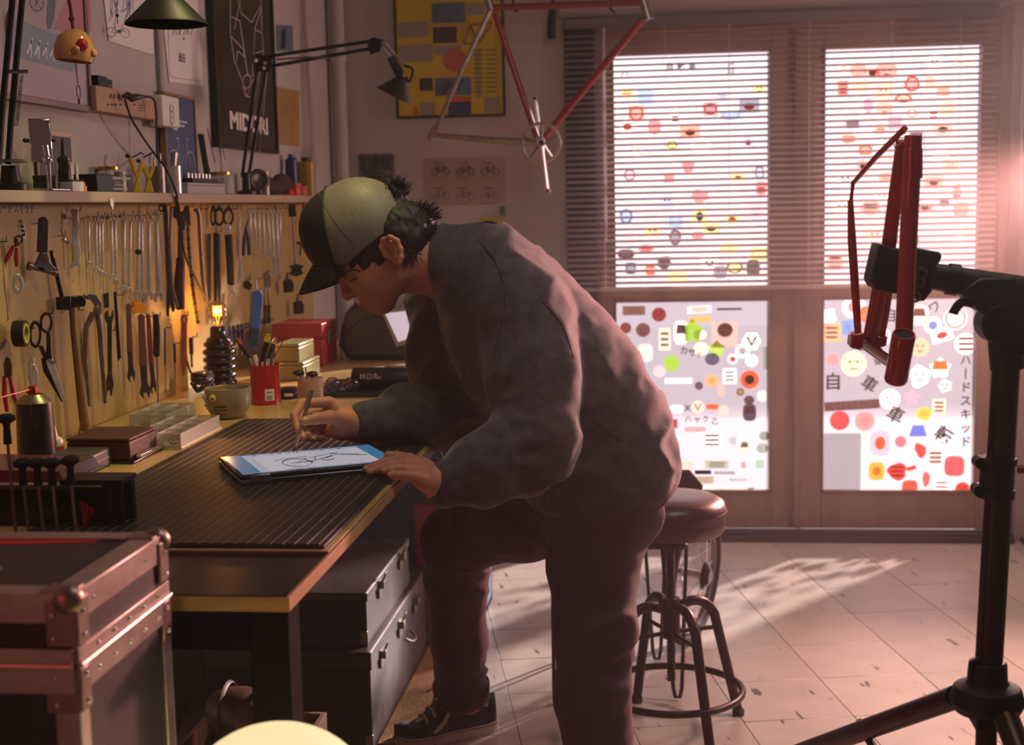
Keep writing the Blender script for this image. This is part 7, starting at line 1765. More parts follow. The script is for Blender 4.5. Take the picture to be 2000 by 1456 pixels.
t = thing('wall_hook', 'black rubber-ended wall hook beside the dark door jamb', 'hook', g)
build(MB().tube([onY(1078, 76, BY - .09), onY(1077, 60, BY - .09), onY(1079, 20, BY - .09)], [.017, .019, .016], 14), 'rubber_end', RUBBER, t)
build(MB().tube([onY(1079, 22, BY - .09), onY(1080, 6, BY - .06), Vector((onY(1080, 2, BY).x, BY, onY(1080, 2, BY).z))], .008, 10), 'bracket', BLACKM, t)
# ================================================================== THE MAN
# implicit surfaces (smooth unions of tapered limbs and ellipsoids), meshed as one continuous skin
def v3(p): return np.array([p[0], p[1], p[2]], dtype=np.float32)
class SDF:
    def __init__(s): s.p = []
    def rc(s, a, b, r1, r2, k=0.02, op='u'):
        s.p.append(('rc', op, k, v3(a), v3(b), r1, r2)); return s
    def chain(s, pts, rs, k=0.01):
        for i in range(len(pts) - 1): s.rc(pts[i], pts[i + 1], rs[i], rs[i + 1], k)
        return s
    def el(s, c, r, R=None, k=0.02, op='u'):
        s.p.append(('el', op, k, v3(c), np.array(r, np.float32), np.array(R if R is not None else np.eye(3), np.float32))); return s
    def plane(s, o, n, k=0.004):
        """keep only the side the normal points away from"""
        s.p.append(('pl', 'i', k, v3(o), v3(Vector(n).normalized()))); return s
    @staticmethod
    def prim(q, P):
        if q[0] == 'rc':
            a, b, r1, r2 = q[3:]
            ba = b - a; l2 = float(ba @ ba) + 1e-12
            h = np.clip(((P - a) @ ba) / l2, 0, 1)
            return np.linalg.norm(P - a - h[:, None] * ba, axis=1) - (r1 + (r2 - r1) * h)
        if q[0] == 'el':
            c, r, R = q[3:]
            L = (P - c) @ R
            k0 = np.linalg.norm(L / r, axis=1); k1 = np.linalg.norm(L / (r * r), axis=1)
            return np.where(k1 < 1e-9, -r.min(), k0 * (k0 - 1) / np.maximum(k1, 1e-9))
        return (P - q[3]) @ q[4]
    def ev(s, P, prims=None):
        d = np.full(len(P), 10.0, np.float32)
        for q in (s.p if prims is None else prims):
            e = s.prim(q, P); k = q[2]
            if q[1] == 'u':
                h = np.maximum(k - np.abs(d - e), 0) / k; d = np.minimum(d, e) - h * h * k * 0.25
            else:
                if q[1] == 's': e = -e
                h = np.maximum(k - np.abs(d - e), 0) / k; d = np.maximum(d, e) + h * h * k * 0.25
        return d
    def mesh(s, lo, hi, h, B=10):
        lo = np.array(lo, np.float32); n = np.ceil((np.array(hi) - lo) / h / B).astype(int)
        dim = n * B + 1
        ii = np.stack(np.meshgrid(*[np.arange(k) for k in n], indexing='ij'), -1).reshape(-1, 3)
        cen = lo + (ii * B + B / 2) * h
        hd = float(B / 2 * h * math.sqrt(3))
        cd = s.ev(cen.astype(np.float32))
        kmax = max(q[2] for q in s.p)
        act = np.abs(cd) < hd * 1.6 + kmax * 0.3
        D = np.ones(dim, np.float32)
        for c, i in zip(cd, ii):
            if c < 0: D[i[0] * B:i[0] * B + B + 1, i[1] * B:i[1] * B + B + 1, i[2] * B:i[2] * B + B + 1] = -1
        pc = np.stack([s.prim(q, cen[act].astype(np.float32)) for q in s.p], 1)
        g = np.stack(np.meshgrid(*[np.arange(B + 1)] * 3, indexing='ij'), -1).reshape(-1, 3)
        un = np.array([q[1] == 'u' for q in s.p])
        for row, i in zip(pc, ii[act]):
            m = row[un].min() if un.any() else 0
            keep = [q for q, d in zip(s.p, row) if (q[1] == 'u' and d < m + 2 * hd + q[2] * 1.5) or (q[1] == 's' and d < hd + q[2]) or (q[1] == 'i' and d > -hd - q[2])]
            P = (lo + (g + i * B) * h).astype(np.float32)
            D[i[0] * B:i[0] * B + B + 1, i[1] * B:i[1] * B + B + 1, i[2] * B:i[2] * B + B + 1] = s.ev(P, keep).reshape(B + 1, B + 1, B + 1)
        return nets(D, lo, h)
def nets(D, lo, h):
    S = D < 0; nx, ny, nz = D.shape
    cnt = np.zeros((nx - 1, ny - 1, nz - 1), np.int8)
    for a in (0, 1):
        for b in (0, 1):
            for c in (0, 1): cnt += S[a:nx - 1 + a, b:ny - 1 + b, c:nz - 1 + c]
    cell = np.argwhere((cnt > 0) & (cnt < 8))
    idx = -np.ones(cnt.shape, np.int32); idx[tuple(cell.T)] = np.arange(len(cell))
    acc = np.zeros((len(cell), 3), np.float32); num = np.zeros(len(cell), np.float32)
    cor = [(a, b, c) for a in (0, 1) for b in (0, 1) for c in (0, 1)]
    for p in cor:
        for ax in range(3):
            if p[ax]: continue
            q = list(p); q[ax] = 1
            d0 = D[tuple((cell + p).T)]; d1 = D[tuple((cell + q).T)]
            m = (d0 < 0) != (d1 < 0)
            t = np.where(m, d0 / np.where(np.abs(d0 - d1) < 1e-9, 1, d0 - d1), 0)
            pt = np.array(p, np.float32)[None] + t[:, None] * (np.array(q) - np.array(p))[None]
            acc += np.where(m[:, None], pt, 0); num += m
    V = lo + (cell + acc / num[:, None]) * h
    Fs = []
    for ax in range(3):
        o = [x for x in range(3) if x != ax]
        sl0 = [slice(None)] * 3; sl1 = [slice(None)] * 3
        sl0[ax] = slice(0, -1); sl1[ax] = slice(1, None)
        s0, s1 = S[tuple(sl0)], S[tuple(sl1)]
        e = np.argwhere(s0 != s1)
        e = e[(e[:, o[0]] > 0) & (e[:, o[1]] > 0) & (e[:, o[0]] < D.shape[o[0]] - 1) & (e[:, o[1]] < D.shape[o[1]] - 1)]
        ins = s0[tuple(e.T)]
        def at_(da, db):
            q = e.copy(); q[:, o[0]] += da; q[:, o[1]] += db; return idx[tuple(q.T)]
        quad = np.stack([at_(-1, -1), at_(0, -1), at_(0, 0), at_(-1, 0)], 1)
        flip = ins if ax != 1 else ~ins
        quad[~flip] = quad[~flip][:, ::-1]
        Fs.append(quad)
    F_ = np.concatenate(Fs); F_ = F_[(F_ >= 0).all(1)]
    return V.astype(np.float32), F_
def vnoise(P, seed=0):
    P = P + seed * 17.31; i = np.floor(P).astype(np.int64); f = (P - i).astype(np.float32); f = f * f * (3 - 2 * f)
    def hsh(a, b, c):
        n = (a * 73856093) ^ (b * 19349663) ^ (c * 83492791); n = (n ^ (n >> 13)) * 1274126177
        return ((n & 0xffff) / 65535.0).astype(np.float32)
    r = 0
    for a in (0, 1):
        for b in (0, 1):
            for c in (0, 1):
                w = (f[:, 0] if a else 1 - f[:, 0]) * (f[:, 1] if b else 1 - f[:, 1]) * (f[:, 2] if c else 1 - f[:, 2])
                r = r + w * hsh(i[:, 0] + a, i[:, 1] + b, i[:, 2] + c)
    return r
def normals(V, F_):
    n = np.cross(V[F_[:, 2]] - V[F_[:, 0]], V[F_[:, 3]] - V[F_[:, 1]]); N_ = np.zeros_like(V)
    for k in range(4): np.add.at(N_, F_[:, k], n)
    return N_ / np.maximum(np.linalg.norm(N_, axis=1, keepdims=True), 1e-12)
def smoothv(V, F_, it=2, lam=.5):
    for _ in range(it):
        A_ = np.zeros_like(V); c = np.zeros(len(V), np.float32)
        for k in range(4):
            j = (k + 1) % 4
            np.add.at(A_, F_[:, k], V[F_[:, j]]); np.add.at(A_, F_[:, j], V[F_[:, k]])
            np.add.at(c, F_[:, k], 1); np.add.at(c, F_[:, j], 1)
        V = V * (1 - lam) + lam * A_ / np.maximum(c, 1)[:, None]
    return V
def sdfobj(V, F_, name, mats, parent, mi=None):
    base = np.array(WL[parent.name], np.float32)
    me = bpy.data.meshes.new(name); n = len(V); m = len(F_)
    me.vertices.add(n); me.vertices.foreach_set('co', (V - base).astype(np.float32).ravel())
    me.loops.add(m * 4); me.loops.foreach_set('vertex_index', F_.astype(np.int32).ravel())
    me.polygons.add(m); me.polygons.foreach_set('loop_start', np.arange(m, dtype=np.int32) * 4)
    for q in mats: me.materials.append(q)
    me.update(calc_edges=True)
    if mi is not None: me.polygons.foreach_set('material_index', mi.astype(np.int32))
    me.polygons.foreach_set('use_smooth', [True] * m); me.validate(); me.update()
    o = bpy.data.objects.new(name, me); COL.objects.link(o); o.parent = parent; WL[o.name] = WL[parent.name]
    return o
def dist(V, p): return np.linalg.norm(V - np.array(p, np.float32), axis=1)
def m2(px, py, y): return onY(px, py, y)

SKIN = pm('skin', (196, 134, 104), 0.5, var=.07, vscale=40, bump=.05, bscale=220, spec=.4)
_b = SKIN.node_tree.nodes['Principled BSDF']; _b.inputs['Subsurface Weight'].default_value = .12; _b.inputs['Subsurface Radius'].default_value = (.9, .3, .15); _b.inputs['Subsurface Scale'].default_value = .008
LIPS = pm('lips', (166, 88, 80), .4); NAIL = pm('nail', (214, 160, 130), .25)
HAIRM = pm('dark_brown_hair', (24, 15, 15), .62, var=.3, vscale=60, stretch=(1, 1, .2))
man = thing('person', 'man in grey sweatshirt and trucker cap bending over the bench to draw', 'person', (-.15, 2.85, 0))
HY = 2.895
th_ = math.radians(36)
HF = Vector((-math.cos(th_), 0, -math.sin(th_))); HU = Vector((-math.sin(th_), 0, math.cos(th_))); HS_ = Vector((0, -1, 0))
HR = np.array([list(HF), list(HS_), list(HU)], np.float32).T      # columns: forward, side, up
def hd_(px, py, dy=0.0): return m2(px, py, HY + dy)
B_ = SDF()
# cranium, face, jaw
B_.el(hd_(722, 452), (.098, .074, .092), HR, .02)
B_.el(hd_(730, 528), (.050, .062, .066), HR, .03)
B_.el(hd_(735, 520), (.06, .066, .06), HR, .03)
for s in (-1, 1):
    B_.rc(hd_(778, 535, s * .052), hd_(748, 588, s * .016), .022, .017, .035)
    B_.el(hd_(713, 551, s * .038), (.022, .022, .026), HR, .03)
    B_.el(hd_(685, 541, s * .032), (.015, .018, .012), HR, .012)
    B_.rc(hd_(672, 531, s * .012), hd_(682, 522, s * .05), .011, .010, .02)
B_.rc(hd_(729, 585), hd_(746, 588), .0165, .017, .02)
B_.rc(hd_(712, 566), hd_(723, 583), .020, .0165, .02)
B_.rc(hd_(668, 545), hd_(679, 574), .0075, .0115, .012)
B_.el(hd_(680, 577), (.012, .0115, .0105), HR, .008)
for s in (-1, 1): B_.el(hd_(690, 575, s * .013), (.011, .008, .008), HR, .008)
for s in (-1, 1): B_.el(hd_(687.5, 582, s * .007), (.005, .004, .004), HR, .004, 's')
B_.rc(hd_(709.5, 592, -.017), hd_(707.5, 593.5, 0), .0055, .0085, .006).rc(hd_(707.5, 593.5, 0), hd_(709.5, 592, .017), .0085, .0055, .006)
B_.rc(hd_(720, 597, -.014), hd_(717.5, 599, 0), .0062, .0088, .006).rc(hd_(717.5, 599, 0), hd_(720, 597, .014), .0088, .0062, .006)
B_.el(hd_(746, 594), (.017, .022, .016), HR, .02)
for s in (-1, 1): B_.el(hd_(676, 544, s * .034), (.006, .014, .004), HR, .008, 's')
# ears
for s in (-1, 1):
    ec = hd_(765, 490, s * .073)
    for pts, r in (([(752, 500), (745, 484), (749, 469), (762, 463), (776, 470), (783, 487), (784, 503), (780, 514)], .0052), ([(757, 490), (762, 478), (771, 478), (775, 492), (772, 504)], .0045)):
        P_ = [hd_(x, y, s * (.078 + .007 * (x > 760) + .002 * i * (x > 760))) for i, (x, y) in enumerate(pts)]
        B_.chain(P_, [r] * len(P_), .005)
    B_.el(hd_(766, 490, s * .077), (.018, .005, .030), HR, .006)
    B_.el(hd_(777, 512, s * .082), (.009, .006, .011), HR, .006)
    B_.el(hd_(762, 492, s * .086), (.009, .007, .012), HR, .004, 's')
    B_.el(hd_(754, 497, s * .080), (.006, .005, .008), HR, .004)
# neck and hidden body
B_.rc(hd_(775, 500), m2(830, 512, HY + .01), .052, .054, .03).rc(m2(830, 512, HY + .01), m2(905, 525, 2.94), .055, .066, .03)
B_.rc(m2(800, 545, HY + .0), m2(850, 548, HY + .02), .022, .03, .03)
for pts, rs in (([m2(905, 530, 2.94), m2(1010, 620, 2.95), m2(1120, 770, 2.96), m2(1190, 930, 2.95)], [.06, .095, .09, .09]),):
    B_.chain(pts, rs, .04)
LSH, RSH = m2(1015, 605, 2.78), m2(868, 575, 3.09)
LEL, REL = m2(1038, 888, 2.63), m2(878, 808, 2.93)
LWR, RWR = m2(858, 945, 2.515), m2(694, 829, 2.765)
B_.rc(m2(940, 560, 2.94), LSH, .06, .05, .04).rc(m2(915, 555, 2.95), RSH, .06, .05, .04)
B_.chain([LSH, LEL, LWR], [.045, .036, .026], .02).chain([RSH, REL, RWR], [.045, .036, .026], .02)
LHP, RHP = m2(1180, 950, 2.86), m2(1150, 950, 3.04)
LKN, RKN = m2(1160, 1255, 2.80), m2(888, 1042, 3.32)
LAN, RAN = Vector((-.135, 2.72, .09)), m2(908, 1372, 3.53)
B_.chain([LHP, LKN, LAN], [.07, .048, .036], .02).chain([RHP, RKN, RAN], [.07, .048, .036], .02)
for an, d in ((RAN, Vector((-.26, -.153, 0)).normalized()), (LAN, Vector((-1, -.15, 0)).normalized())):
    B_.rc(an, an + d * .13 - Z1 * .05, .034, .022, .02).rc(an, an - d * .03 - Z1 * .045, .034, .03, .02)
# ---- right hand round the stylus
def finger(pts, rs, k=.004): B_.chain([m2(*p) for p in pts], rs, k)
wr = RWR
B_.rc(wr, m2(662, 806, 2.757), .024, .022, .02).rc(wr, m2(664, 838, 2.765), .023, .020, .02)
B_.rc(m2(664, 806, 2.757), m2(642, 786, 2.742), .020, .0125, .015).rc(m2(664, 815, 2.768), m2(646, 802, 2.762), .019, .012, .015)
B_.rc(m2(666, 826, 2.772), m2(652, 820, 2.772), .018, .0115, .015).rc(m2(668, 842, 2.772), m2(660, 838, 2.772), .018, .011, .015)
finger([(642, 786, 2.742), (588, 788, 2.702), (575, 812, 2.660), (582.5, 841, 2.632)], [.0115, .0100, .0088, .0075])
finger([(646, 802, 2.762), (592, 812, 2.742), (581, 838, 2.702), (592, 855, 2.672)], [.0118, .0102, .009, .0078])
finger([(652, 820, 2.772), (604, 834, 2.762), (598, 852, 2.735), (612, 858, 2.712)], [.0112, .0098, .0088, .0076])
finger([(660, 838, 2.772), (622, 846, 2.766), (614, 855, 2.748), (626, 858, 2.728)], [.0105, .0088, .0078, .0070])
B_.rc(m2(678, 824, 2.735), m2(644, 815, 2.672), .019, .0135, .014)
finger([(644, 815, 2.672), (618, 818, 2.636), (594, 823, 2.612)], [.0135, .0115, .0092], .005)
B_.el(m2(660, 840, 2.735), (.026, .02, .018), None, .02)
# ---- left hand resting on the bench edge
wl = LWR
B_.rc(wl, m2(815, 912, 2.520), .024, .017, .02).rc(wl, m2(822, 925, 2.490), .024, .016, .02).rc(wl, m2(828, 942, 2.470), .022, .015, .02)
B_.rc(m2(815, 910, 2.522), m2(786, 900, 2.522), .017, .0125, .012).rc(m2(818, 918, 2.505), m2(795, 907, 2.502), .016, .0122, .012)
B_.rc(m2(822, 926, 2.488), m2(803, 918, 2.480), .016, .0118, .012).rc(m2(828, 940, 2.470), m2(809, 931, 2.460), .0155, .0112, .012)
finger([(786, 900, 2.522), (752, 904, 2.512), (731, 911, 2.500), (715, 917, 2.490)], [.0120, .0098, .0085, .0075])
finger([(795, 907, 2.502), (760, 911, 2.488), (738, 917, 2.476), (722, 923, 2.466)], [.0120, .0102, .0088, .0076])
finger([(803, 918, 2.480), (776, 916, 2.465), (760, 918, 2.457), (750, 920.5, 2.452)], [.0112, .0098, .0085, .0074])
finger([(809, 931, 2.460), (788, 929, 2.447), (773, 928, 2.442), (762, 928, 2.438)], [.0105, .0088, .0078, .0068])
B_.rc(m2(832, 915, 2.53), m2(800, 898, 2.575), .016, .0125, .014)
finger([(800, 898, 2.575), (776, 893, 2.585), (758, 890, 2.58)], [.0125, .011, .009])
V, F_ = B_.mesh((-.86, 2.36, -.01), (.06, 3.68, 1.52), .0036)
C = V[F_].mean(1)
mi = np.zeros(len(F_), np.int32)
lp_ = [hd_(708, 593), hd_(718, 598.5)]
for p in lp_:
    q = C - np.array(p, np.float32)
    mi[(np.abs(q @ HR[:, 1]) < .019) & (np.linalg.norm(q - np.outer(q @ HR[:, 1], HR[:, 1]), axis=1) < .0098)] = 1
for p in ((715, 915.5, 2.487), (722, 921, 2.463), (750, 918.5, 2.449), (762, 926, 2.436), (593, 820.5, 2.606)):
    mi[dist(C, m2(*p)) < .0062] = 2
sdfobj(smoothv(V, F_, 1, .4), F_, 'body', [SKIN, LIPS, NAIL], man, mi)
# lashes and brows
from mathutils.bvhtree import BVHTree
def hitter(V, F_):
    t = BVHTree.FromPolygons([tuple(map(float, p)) for p in V], [tuple(map(int, f)) for f in F_])
    def hit(px, py, out=.0006):
        d = ray(px, py).normalized(); h = t.ray_cast(EYE, d)
        if h[0] is None: return onY(px, py, 2.9)
        return h[0] - d * out
    return hit
fh = hitter(V, F_)
def mirror(p): return Vector((p.x, 2 * HY - p.y, p.z))
for mir in (False, True):
    g_ = (lambda P_: [mirror(p) for p in P_]) if mir else (lambda P_: P_)
    build(MB().tube(spline(g_([fh(676, 547), fh(682, 549.5), fh(689, 547.5), fh(697, 543)]), 5), [.0011] * 12 + [.0016, .0018, .0018, .0010], 6), 'eyelashes', HAIRM, man)
    build(MB().tube(spline(g_([fh(678, 541), fh(684, 541), fh(692, 538)]), 5), .0006, 5), 'eyelid_crease', LIPS, man)
    build(MB().tube(spline(g_([fh(671, 534), fh(682, 529), fh(695, 528), fh(703, 531)]), 5), [(.0009, .0018)] * 16, 6), 'eyebrow', HAIRM, man)
# ---- hair
H_ = SDF()
H_.el(hd_(806, 448), (.042, .062, .056), HR, .03).el(hd_(775, 452), (.06, .074, .06), HR, .03).el(hd_(822, 432), (.026, .034, .036), None, .02)
for s in (-1, 1):
    H_.el(hd_(724, 496, s * .060), (.050, .016, .028), HR, .014).rc(hd_(748, 488, s * .070), hd_(742, 520, s * .066), .012, .005, .01)
    H_.el(hd_(795, 478, s * .040), (.035, .032, .034), HR, .02)
H_.el(hd_(772, 380), (.022, .028, .026), None, .02)
V, F_ = H_.mesh((-.80, 2.76, 1.18), (-.44, 3.03, 1.48), .0042)
N_ = normals(V, F_); V = V + N_ * ((vnoise(V * 60) - .5) * .008 + (vnoise(V * np.array([160, 160, 50])) - .5) * .006)[:, None]
hair = sdfobj(V, F_, 'hair', [HAIRM], man)
mb = MB()
rs_ = random.Random(3)
def spike(c, R, d0, n, ln, sp):
    for k in range(n):
        d = (Vector(d0) + Vector((rs_.uniform(-sp, sp), rs_.uniform(-sp, sp), rs_.uniform(-sp, sp)))).normalized()
        p = Vector(c) + d * R * rs_.uniform(.6, .95) + Vector((rs_.uniform(-.012, .012), rs_.uniform(-.02, .02), rs_.uniform(-.01, .01)))
        l = ln * rs_.uniform(.5, 1.1); w = Vector((rs_.uniform(-.4, .4), rs_.uniform(-.4, .4), rs_.uniform(-.2, .5)))
        mb.tube([p, p + d * l * .5, p + d * l * .8 + w * l * .2, p + d * l + w * l * .45], [.0011, .0010, .0007, .0002], 4)
spike(hd_(772, 384), .020, (.35, 0, 1), 300, .022, .6)
spike(hd_(820, 430), .032, (.65, 0, .6), 420, .015, .8)
spike(hd_(815, 460), .042, (.9, 0, -.35), 200, .014, .8)
spike(hd_(795, 480, -.05), .030, (.3, -.6, -.8), 90, .022, .5)
for k in range(70):
    a = rs_.random(); p = hd_(700 + 45 * a, 508 - 12 * a + rs_.uniform(-4, 6), -.070); mb.tube([p, p + HF * .004 - HU * .010, p + HF * .006 - HU * rs_.uniform(.014, .026)], [.0014, .001, .0002], 4)
build(mb, 'hair_strands', HAIRM, man, kind='stuff', smooth=3.1, recalc=False)
# ---- trucker cap
cc = hd_(698, 447); cf = Vector((-150, 0, -115)).normalized(); cu_ = Vector((-115, 0, 150)).normalized()
capR = Matrix((cf, HS_, cu_)).transposed()
MESHF = pm('cap_mesh_fabric', (120, 112, 96), .55, bump=.0)
# woven mesh look: fine grid relief
nt = MESHF.node_tree; tc = nt.nodes.new('ShaderNodeTexCoord'); ck = nt.nodes.new('ShaderNodeTexVoronoi'); ck.inputs['Scale'].default_value = 620
nt.links.new(tc.outputs['Object'], ck.inputs['Vector']); rmp = nt.nodes.new('ShaderNodeValToRGB'); rmp.color_ramp.elements[0].color = (*lin((40, 37, 34)), 1); rmp.color_ramp.elements[1].color = (*lin((136, 128, 112)), 1); rmp.color_ramp.elements[0].position = .15; rmp.color_ramp.elements[1].position = .5
nt.links.new(ck.outputs['Distance'], rmp.inputs[0]); nt.links.new(rmp.outputs[0], nt.nodes['Principled BSDF'].inputs['Base Color'])
BLKC = pm('cap_black_foam', (26, 22, 20), .75, bump=.1, bscale=400)
K_ = SDF()
K_.el(cc, (.112, .096, .106), capR, .02).el(cc + cf * .045 + cu_ * .012, (.066, .082, .088), capR, .04)
K_.plane(hd_(640, 556), -cu_, .003)
V, F_ = K_.mesh((-.86, 2.77, 1.2), (-.5, 3.02, 1.49), .0036)
C = V[F_].mean(1)
sa_, sb2 = hd_(640, 369), hd_(668, 507)
sd = (sb2 - sa_).normalized(); sn = Vector((-abs(sd.z), 0, 0)); sn = Vector((sd.z, 0, -sd.x)); sn = sn if sn.x < 0 else -sn
q = (C - np.array(sa_, np.float32)) @ np.array(sn, np.float32)
bow = .006 * np.sin(np.clip((C - np.array(sa_, np.float32)) @ np.array(sd, np.float32) / .15, 0, 1) * PI)
cap = thing('cap_tmp', None, None, WL[man.name]); bpy.data.objects.remove(cap)
capo = sdfobj(V, F_, 'trucker_cap', [MESHF, BLKC], man, (q > 0).astype(np.int32))
WLc = WL[capo.name]
def ctop(pts): return [p for p in pts]
build(MB().ball(hd_(640, 370), (.008, .008, .006), 14, 8), 'button', BLKC, capo)
def capsurf(f, s, out=.001):
    """point on the crown at cap-frame forward f, side s"""
    pts = []
    u = .12
    for _ in range(60):
        p = cc + cf * f + HS_ * s + cu_ * u
        d = float(K_.ev(np.array([list(p)], np.float32))[0])
        if abs(d - out) < 3e-4: break
        u -= max(d - out, -.02) * .7
    return cc + cf * f + HS_ * s + cu_ * u
sb_ = MB()
nv, ntt = 25, 9
grid = []
bf = Vector((-.55, 0, -.835)).normalized(); bu = Vector((-.835, 0, .55)).normalized()
R0 = hd_(612, 516)
for i in range(nv):
    v = -1 + 2 * i / (nv - 1); av = abs(v); row = []
    for j in range(ntt):
        t = j / (ntt - 1)
        ln = .068 * (1 - av ** 3.2) + .004
        row.append(R0 + X1 * (.066 * av ** 1.9) + Z1 * (.004 * av) + HS_ * (v * .084) + bf * (t * ln) - bu * (.026 * av ** 2 * (.25 + .75 * t) + .006 * t * t))
    grid.append(row)
vs = [p for r in grid for p in r] + [p - bu * .0035 for r in grid for p in r]
o_ = nv * ntt; fs = []
for i in range(nv - 1):
    for j in range(ntt - 1):
        a = i * ntt + j; fs += [(a, a + ntt, a + ntt + 1, a + 1), (o_ + a, o_ + a + 1, o_ + a + ntt + 1, o_ + a + ntt)]
for i in range(nv - 1):
    for j in (0, ntt - 1):
        a = i * ntt + j; fs.append((a, a + ntt, o_ + a + ntt, o_ + a))
for j in range(ntt - 1):
    for i in (0, nv - 1):
        a = i * ntt + j; fs.append((a, a + 1, o_ + a + 1, o_ + a))
build(MB().add(vs, fs), 'brim', BLKC, capo, smooth=1.0)
for j in range(7):
    t = (.16 + j * .125)
    jj = t * (ntt - 1); a, b = int(jj), min(ntt - 1, int(jj) + 1); w = jj - a
    build(MB().tube([grid[i][a] * (1 - w) + grid[i][b] * w + bu * .0004 for i in range(1, nv - 1)], .0005, 4), 'stitch_line', pm('grey_thread', (140, 130, 110), .7), capo)
def onseam(a, o, e1_, e2_):
    """where a ray in the plane (e1_, e2_) leaves the crown"""
    d = e1_ * math.cos(a) + e2_ * math.sin(a); t = .02
    for _ in range(40):
        f = float(K_.ev(np.array([list(o + d * t)], np.float32))[0])
        if abs(f) < 2e-4: break
        t -= f * .8
    return o + d * t
so_ = (sa_ + sb2) / 2
build(MB().tube([onseam(a, so_, -sd, HS_) for a in [-2.4 + 4.8 * i / 60 for i in range(61)]], .0032, 6), 'seam_piping', BLKC, capo)
so2 = cc + cf * .01
build(MB().tube([onseam(a, so2, cu_, HS_) for a in [-1.9 + 3.8 * i / 40 for i in range(41)]], .0009, 5), 'panel_seam', pm('seam_thread', (96, 88, 74), .8), capo)
# ---- sweatshirt
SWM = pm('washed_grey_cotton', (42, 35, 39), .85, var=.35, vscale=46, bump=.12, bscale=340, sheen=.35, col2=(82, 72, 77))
RIBK = pm('ribbed_cotton', (58, 52, 54), .85, var=.2, vscale=30, bump=.35, bscale=400, stretch=(1, 6, 1), sheen=.4)
SWY = 2.95
st_ = [((866, 548), (903, 442), .085, 2.93), ((876, 612), (985, 444), .175, 2.94), ((892, 690), (1088, 512), .205, 2.95), ((925, 765), (1176, 606), .205, 2.95), ((965, 835), (1245, 692), .20, 2.95), ((1000, 895), (1290, 776), .19, 2.95), ((1020, 940), (1313, 850), .182, 2.95), ((1044, 985), (1316, 905), .172, 2.95), ((1060, 1010), (1306, 945), .165, 2.95)]
W_ = SDF()
def torso(S, st, k=.05, sub=3, shrink=0):
    for i in range(len(st) - 1):
        for q in range(sub):
            t = q / sub
            L = lambda a, b: a + (b - a) * t
            f0 = Vector((L(st[i][0][0], st[i + 1][0][0]), L(st[i][0][1], st[i + 1][0][1]), 0)); b0 = Vector((L(st[i][1][0], st[i + 1][1][0]), L(st[i][1][1], st[i + 1][1][1]), 0))
            y = L(st[i][3], st[i + 1][3]); fw = m2(f0.x, f0.y, y); bk = m2(b0.x, b0.y, y); hw = L(st[i][2], st[i + 1][2])
            c = (fw + bk) / 2; n = (bk - fw).normalized(); t_ = n.cross(Y1)
            R = np.array([list(n), [0, 1, 0], list(t_)], np.float32).T
            S.el(c, ((bk - fw).length / 2 - shrink, hw - shrink, .062), R, k)
torso(W_, st_, .03)
W_.rc(m2(950, 520, 2.90), LSH, .075, .078, .05).rc(m2(920, 545, 3.0), RSH, .07, .075, .05)
lel = m2(1045, 868, 2.64); lfm = m2(950, 915, 2.575)
W_.chain([LSH, m2(1040, 730, 2.71), lel], [.080, .082, .078], .05).chain([lel, lfm, m2(878, 943, 2.528)], [.074, .062, .047], .04)
W_.el(m2(1035, 905, 2.62), (.07, .05, .045), None, .04)
W_.chain([RSH, m2(872, 700, 3.02), REL], [.078, .076, .066], .05).chain([REL, m2(790, 812, 2.85), m2(716, 826, 2.782)], [.062, .055, .042], .04)
W_.plane(m2(1180, 985, SWY), Vector((-.06, 0, -1)).normalized(), .006)
W_.plane(m2(872, 500, 2.93), Vector((-1, 0, .10)).normalized(), .004) if False else None
V, F_ = W_.mesh((-.80, 2.40, .74), (.10, 3.24, 1.34), .0052)
N_ = normals(V, F_)
def ridge(P, seed=0): n = vnoise(P, seed); return 1 - np.abs(2 * n - 1)
spine = np.array([.585, 0, -.81], np.float32)
al = V @ spine
lat = V[:, 1]
# long soft folds plus tight creases near elbows, armpits and waist
P1 = np.stack([V[:, 0] * 7 + V[:, 2] * 5, V[:, 1] * 9, (V[:, 2] - V[:, 0]) * 11], 1)
d = (ridge(P1, 1) - .55) * .011
P2 = np.stack([V[:, 0] * 18, V[:, 1] * 14, V[:, 2] * 26], 1)
wz = np.zeros(len(V), np.float32)
for p, r, a in ((LEL, .14, 1.0), (m2(960, 900, 2.57), .12, 1.0), (REL, .13, 1.0), (m2(780, 815, 2.84), .10, .9), (m2(1010, 660, 2.78), .12, .7), (m2(1290, 880, 2.90), .12, .8), (m2(1150, 880, 2.80), .16, .5), (m2(900, 640, 3.0), .12, .7)):
    wz = np.maximum(wz, a * np.exp(-(dist(V, p) / r) ** 2))
d += wz * (ridge(P2, 2) - .5) * .017
P3 = np.stack([V[:, 0] * 40, V[:, 1] * 30, V[:, 2] * 50], 1)
d += (vnoise(P3, 3) - .5) * .0022
V = V + N_ * d[:, None]
V = smoothv(V, F_, 2, .5)
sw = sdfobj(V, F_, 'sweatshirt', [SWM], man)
sh_t = hitter(V, F_)
SEAM = pm('dark_seam_thread', (40, 35, 38), .9)  # thread darker than the washed cotton
for pl in ([(914, 456), (942, 478), (966, 510), (980, 545), (986, 590), (978, 640), (965, 690)], [(1060, 590), (1100, 640), (1120, 700)], [(1160, 820), (1210, 860), (1258, 900)]):
    build(MB().tube(spline([sh_t(x, y, .0002) for x, y in pl], 10), .0013, 6), 'seam', SEAM, sw)
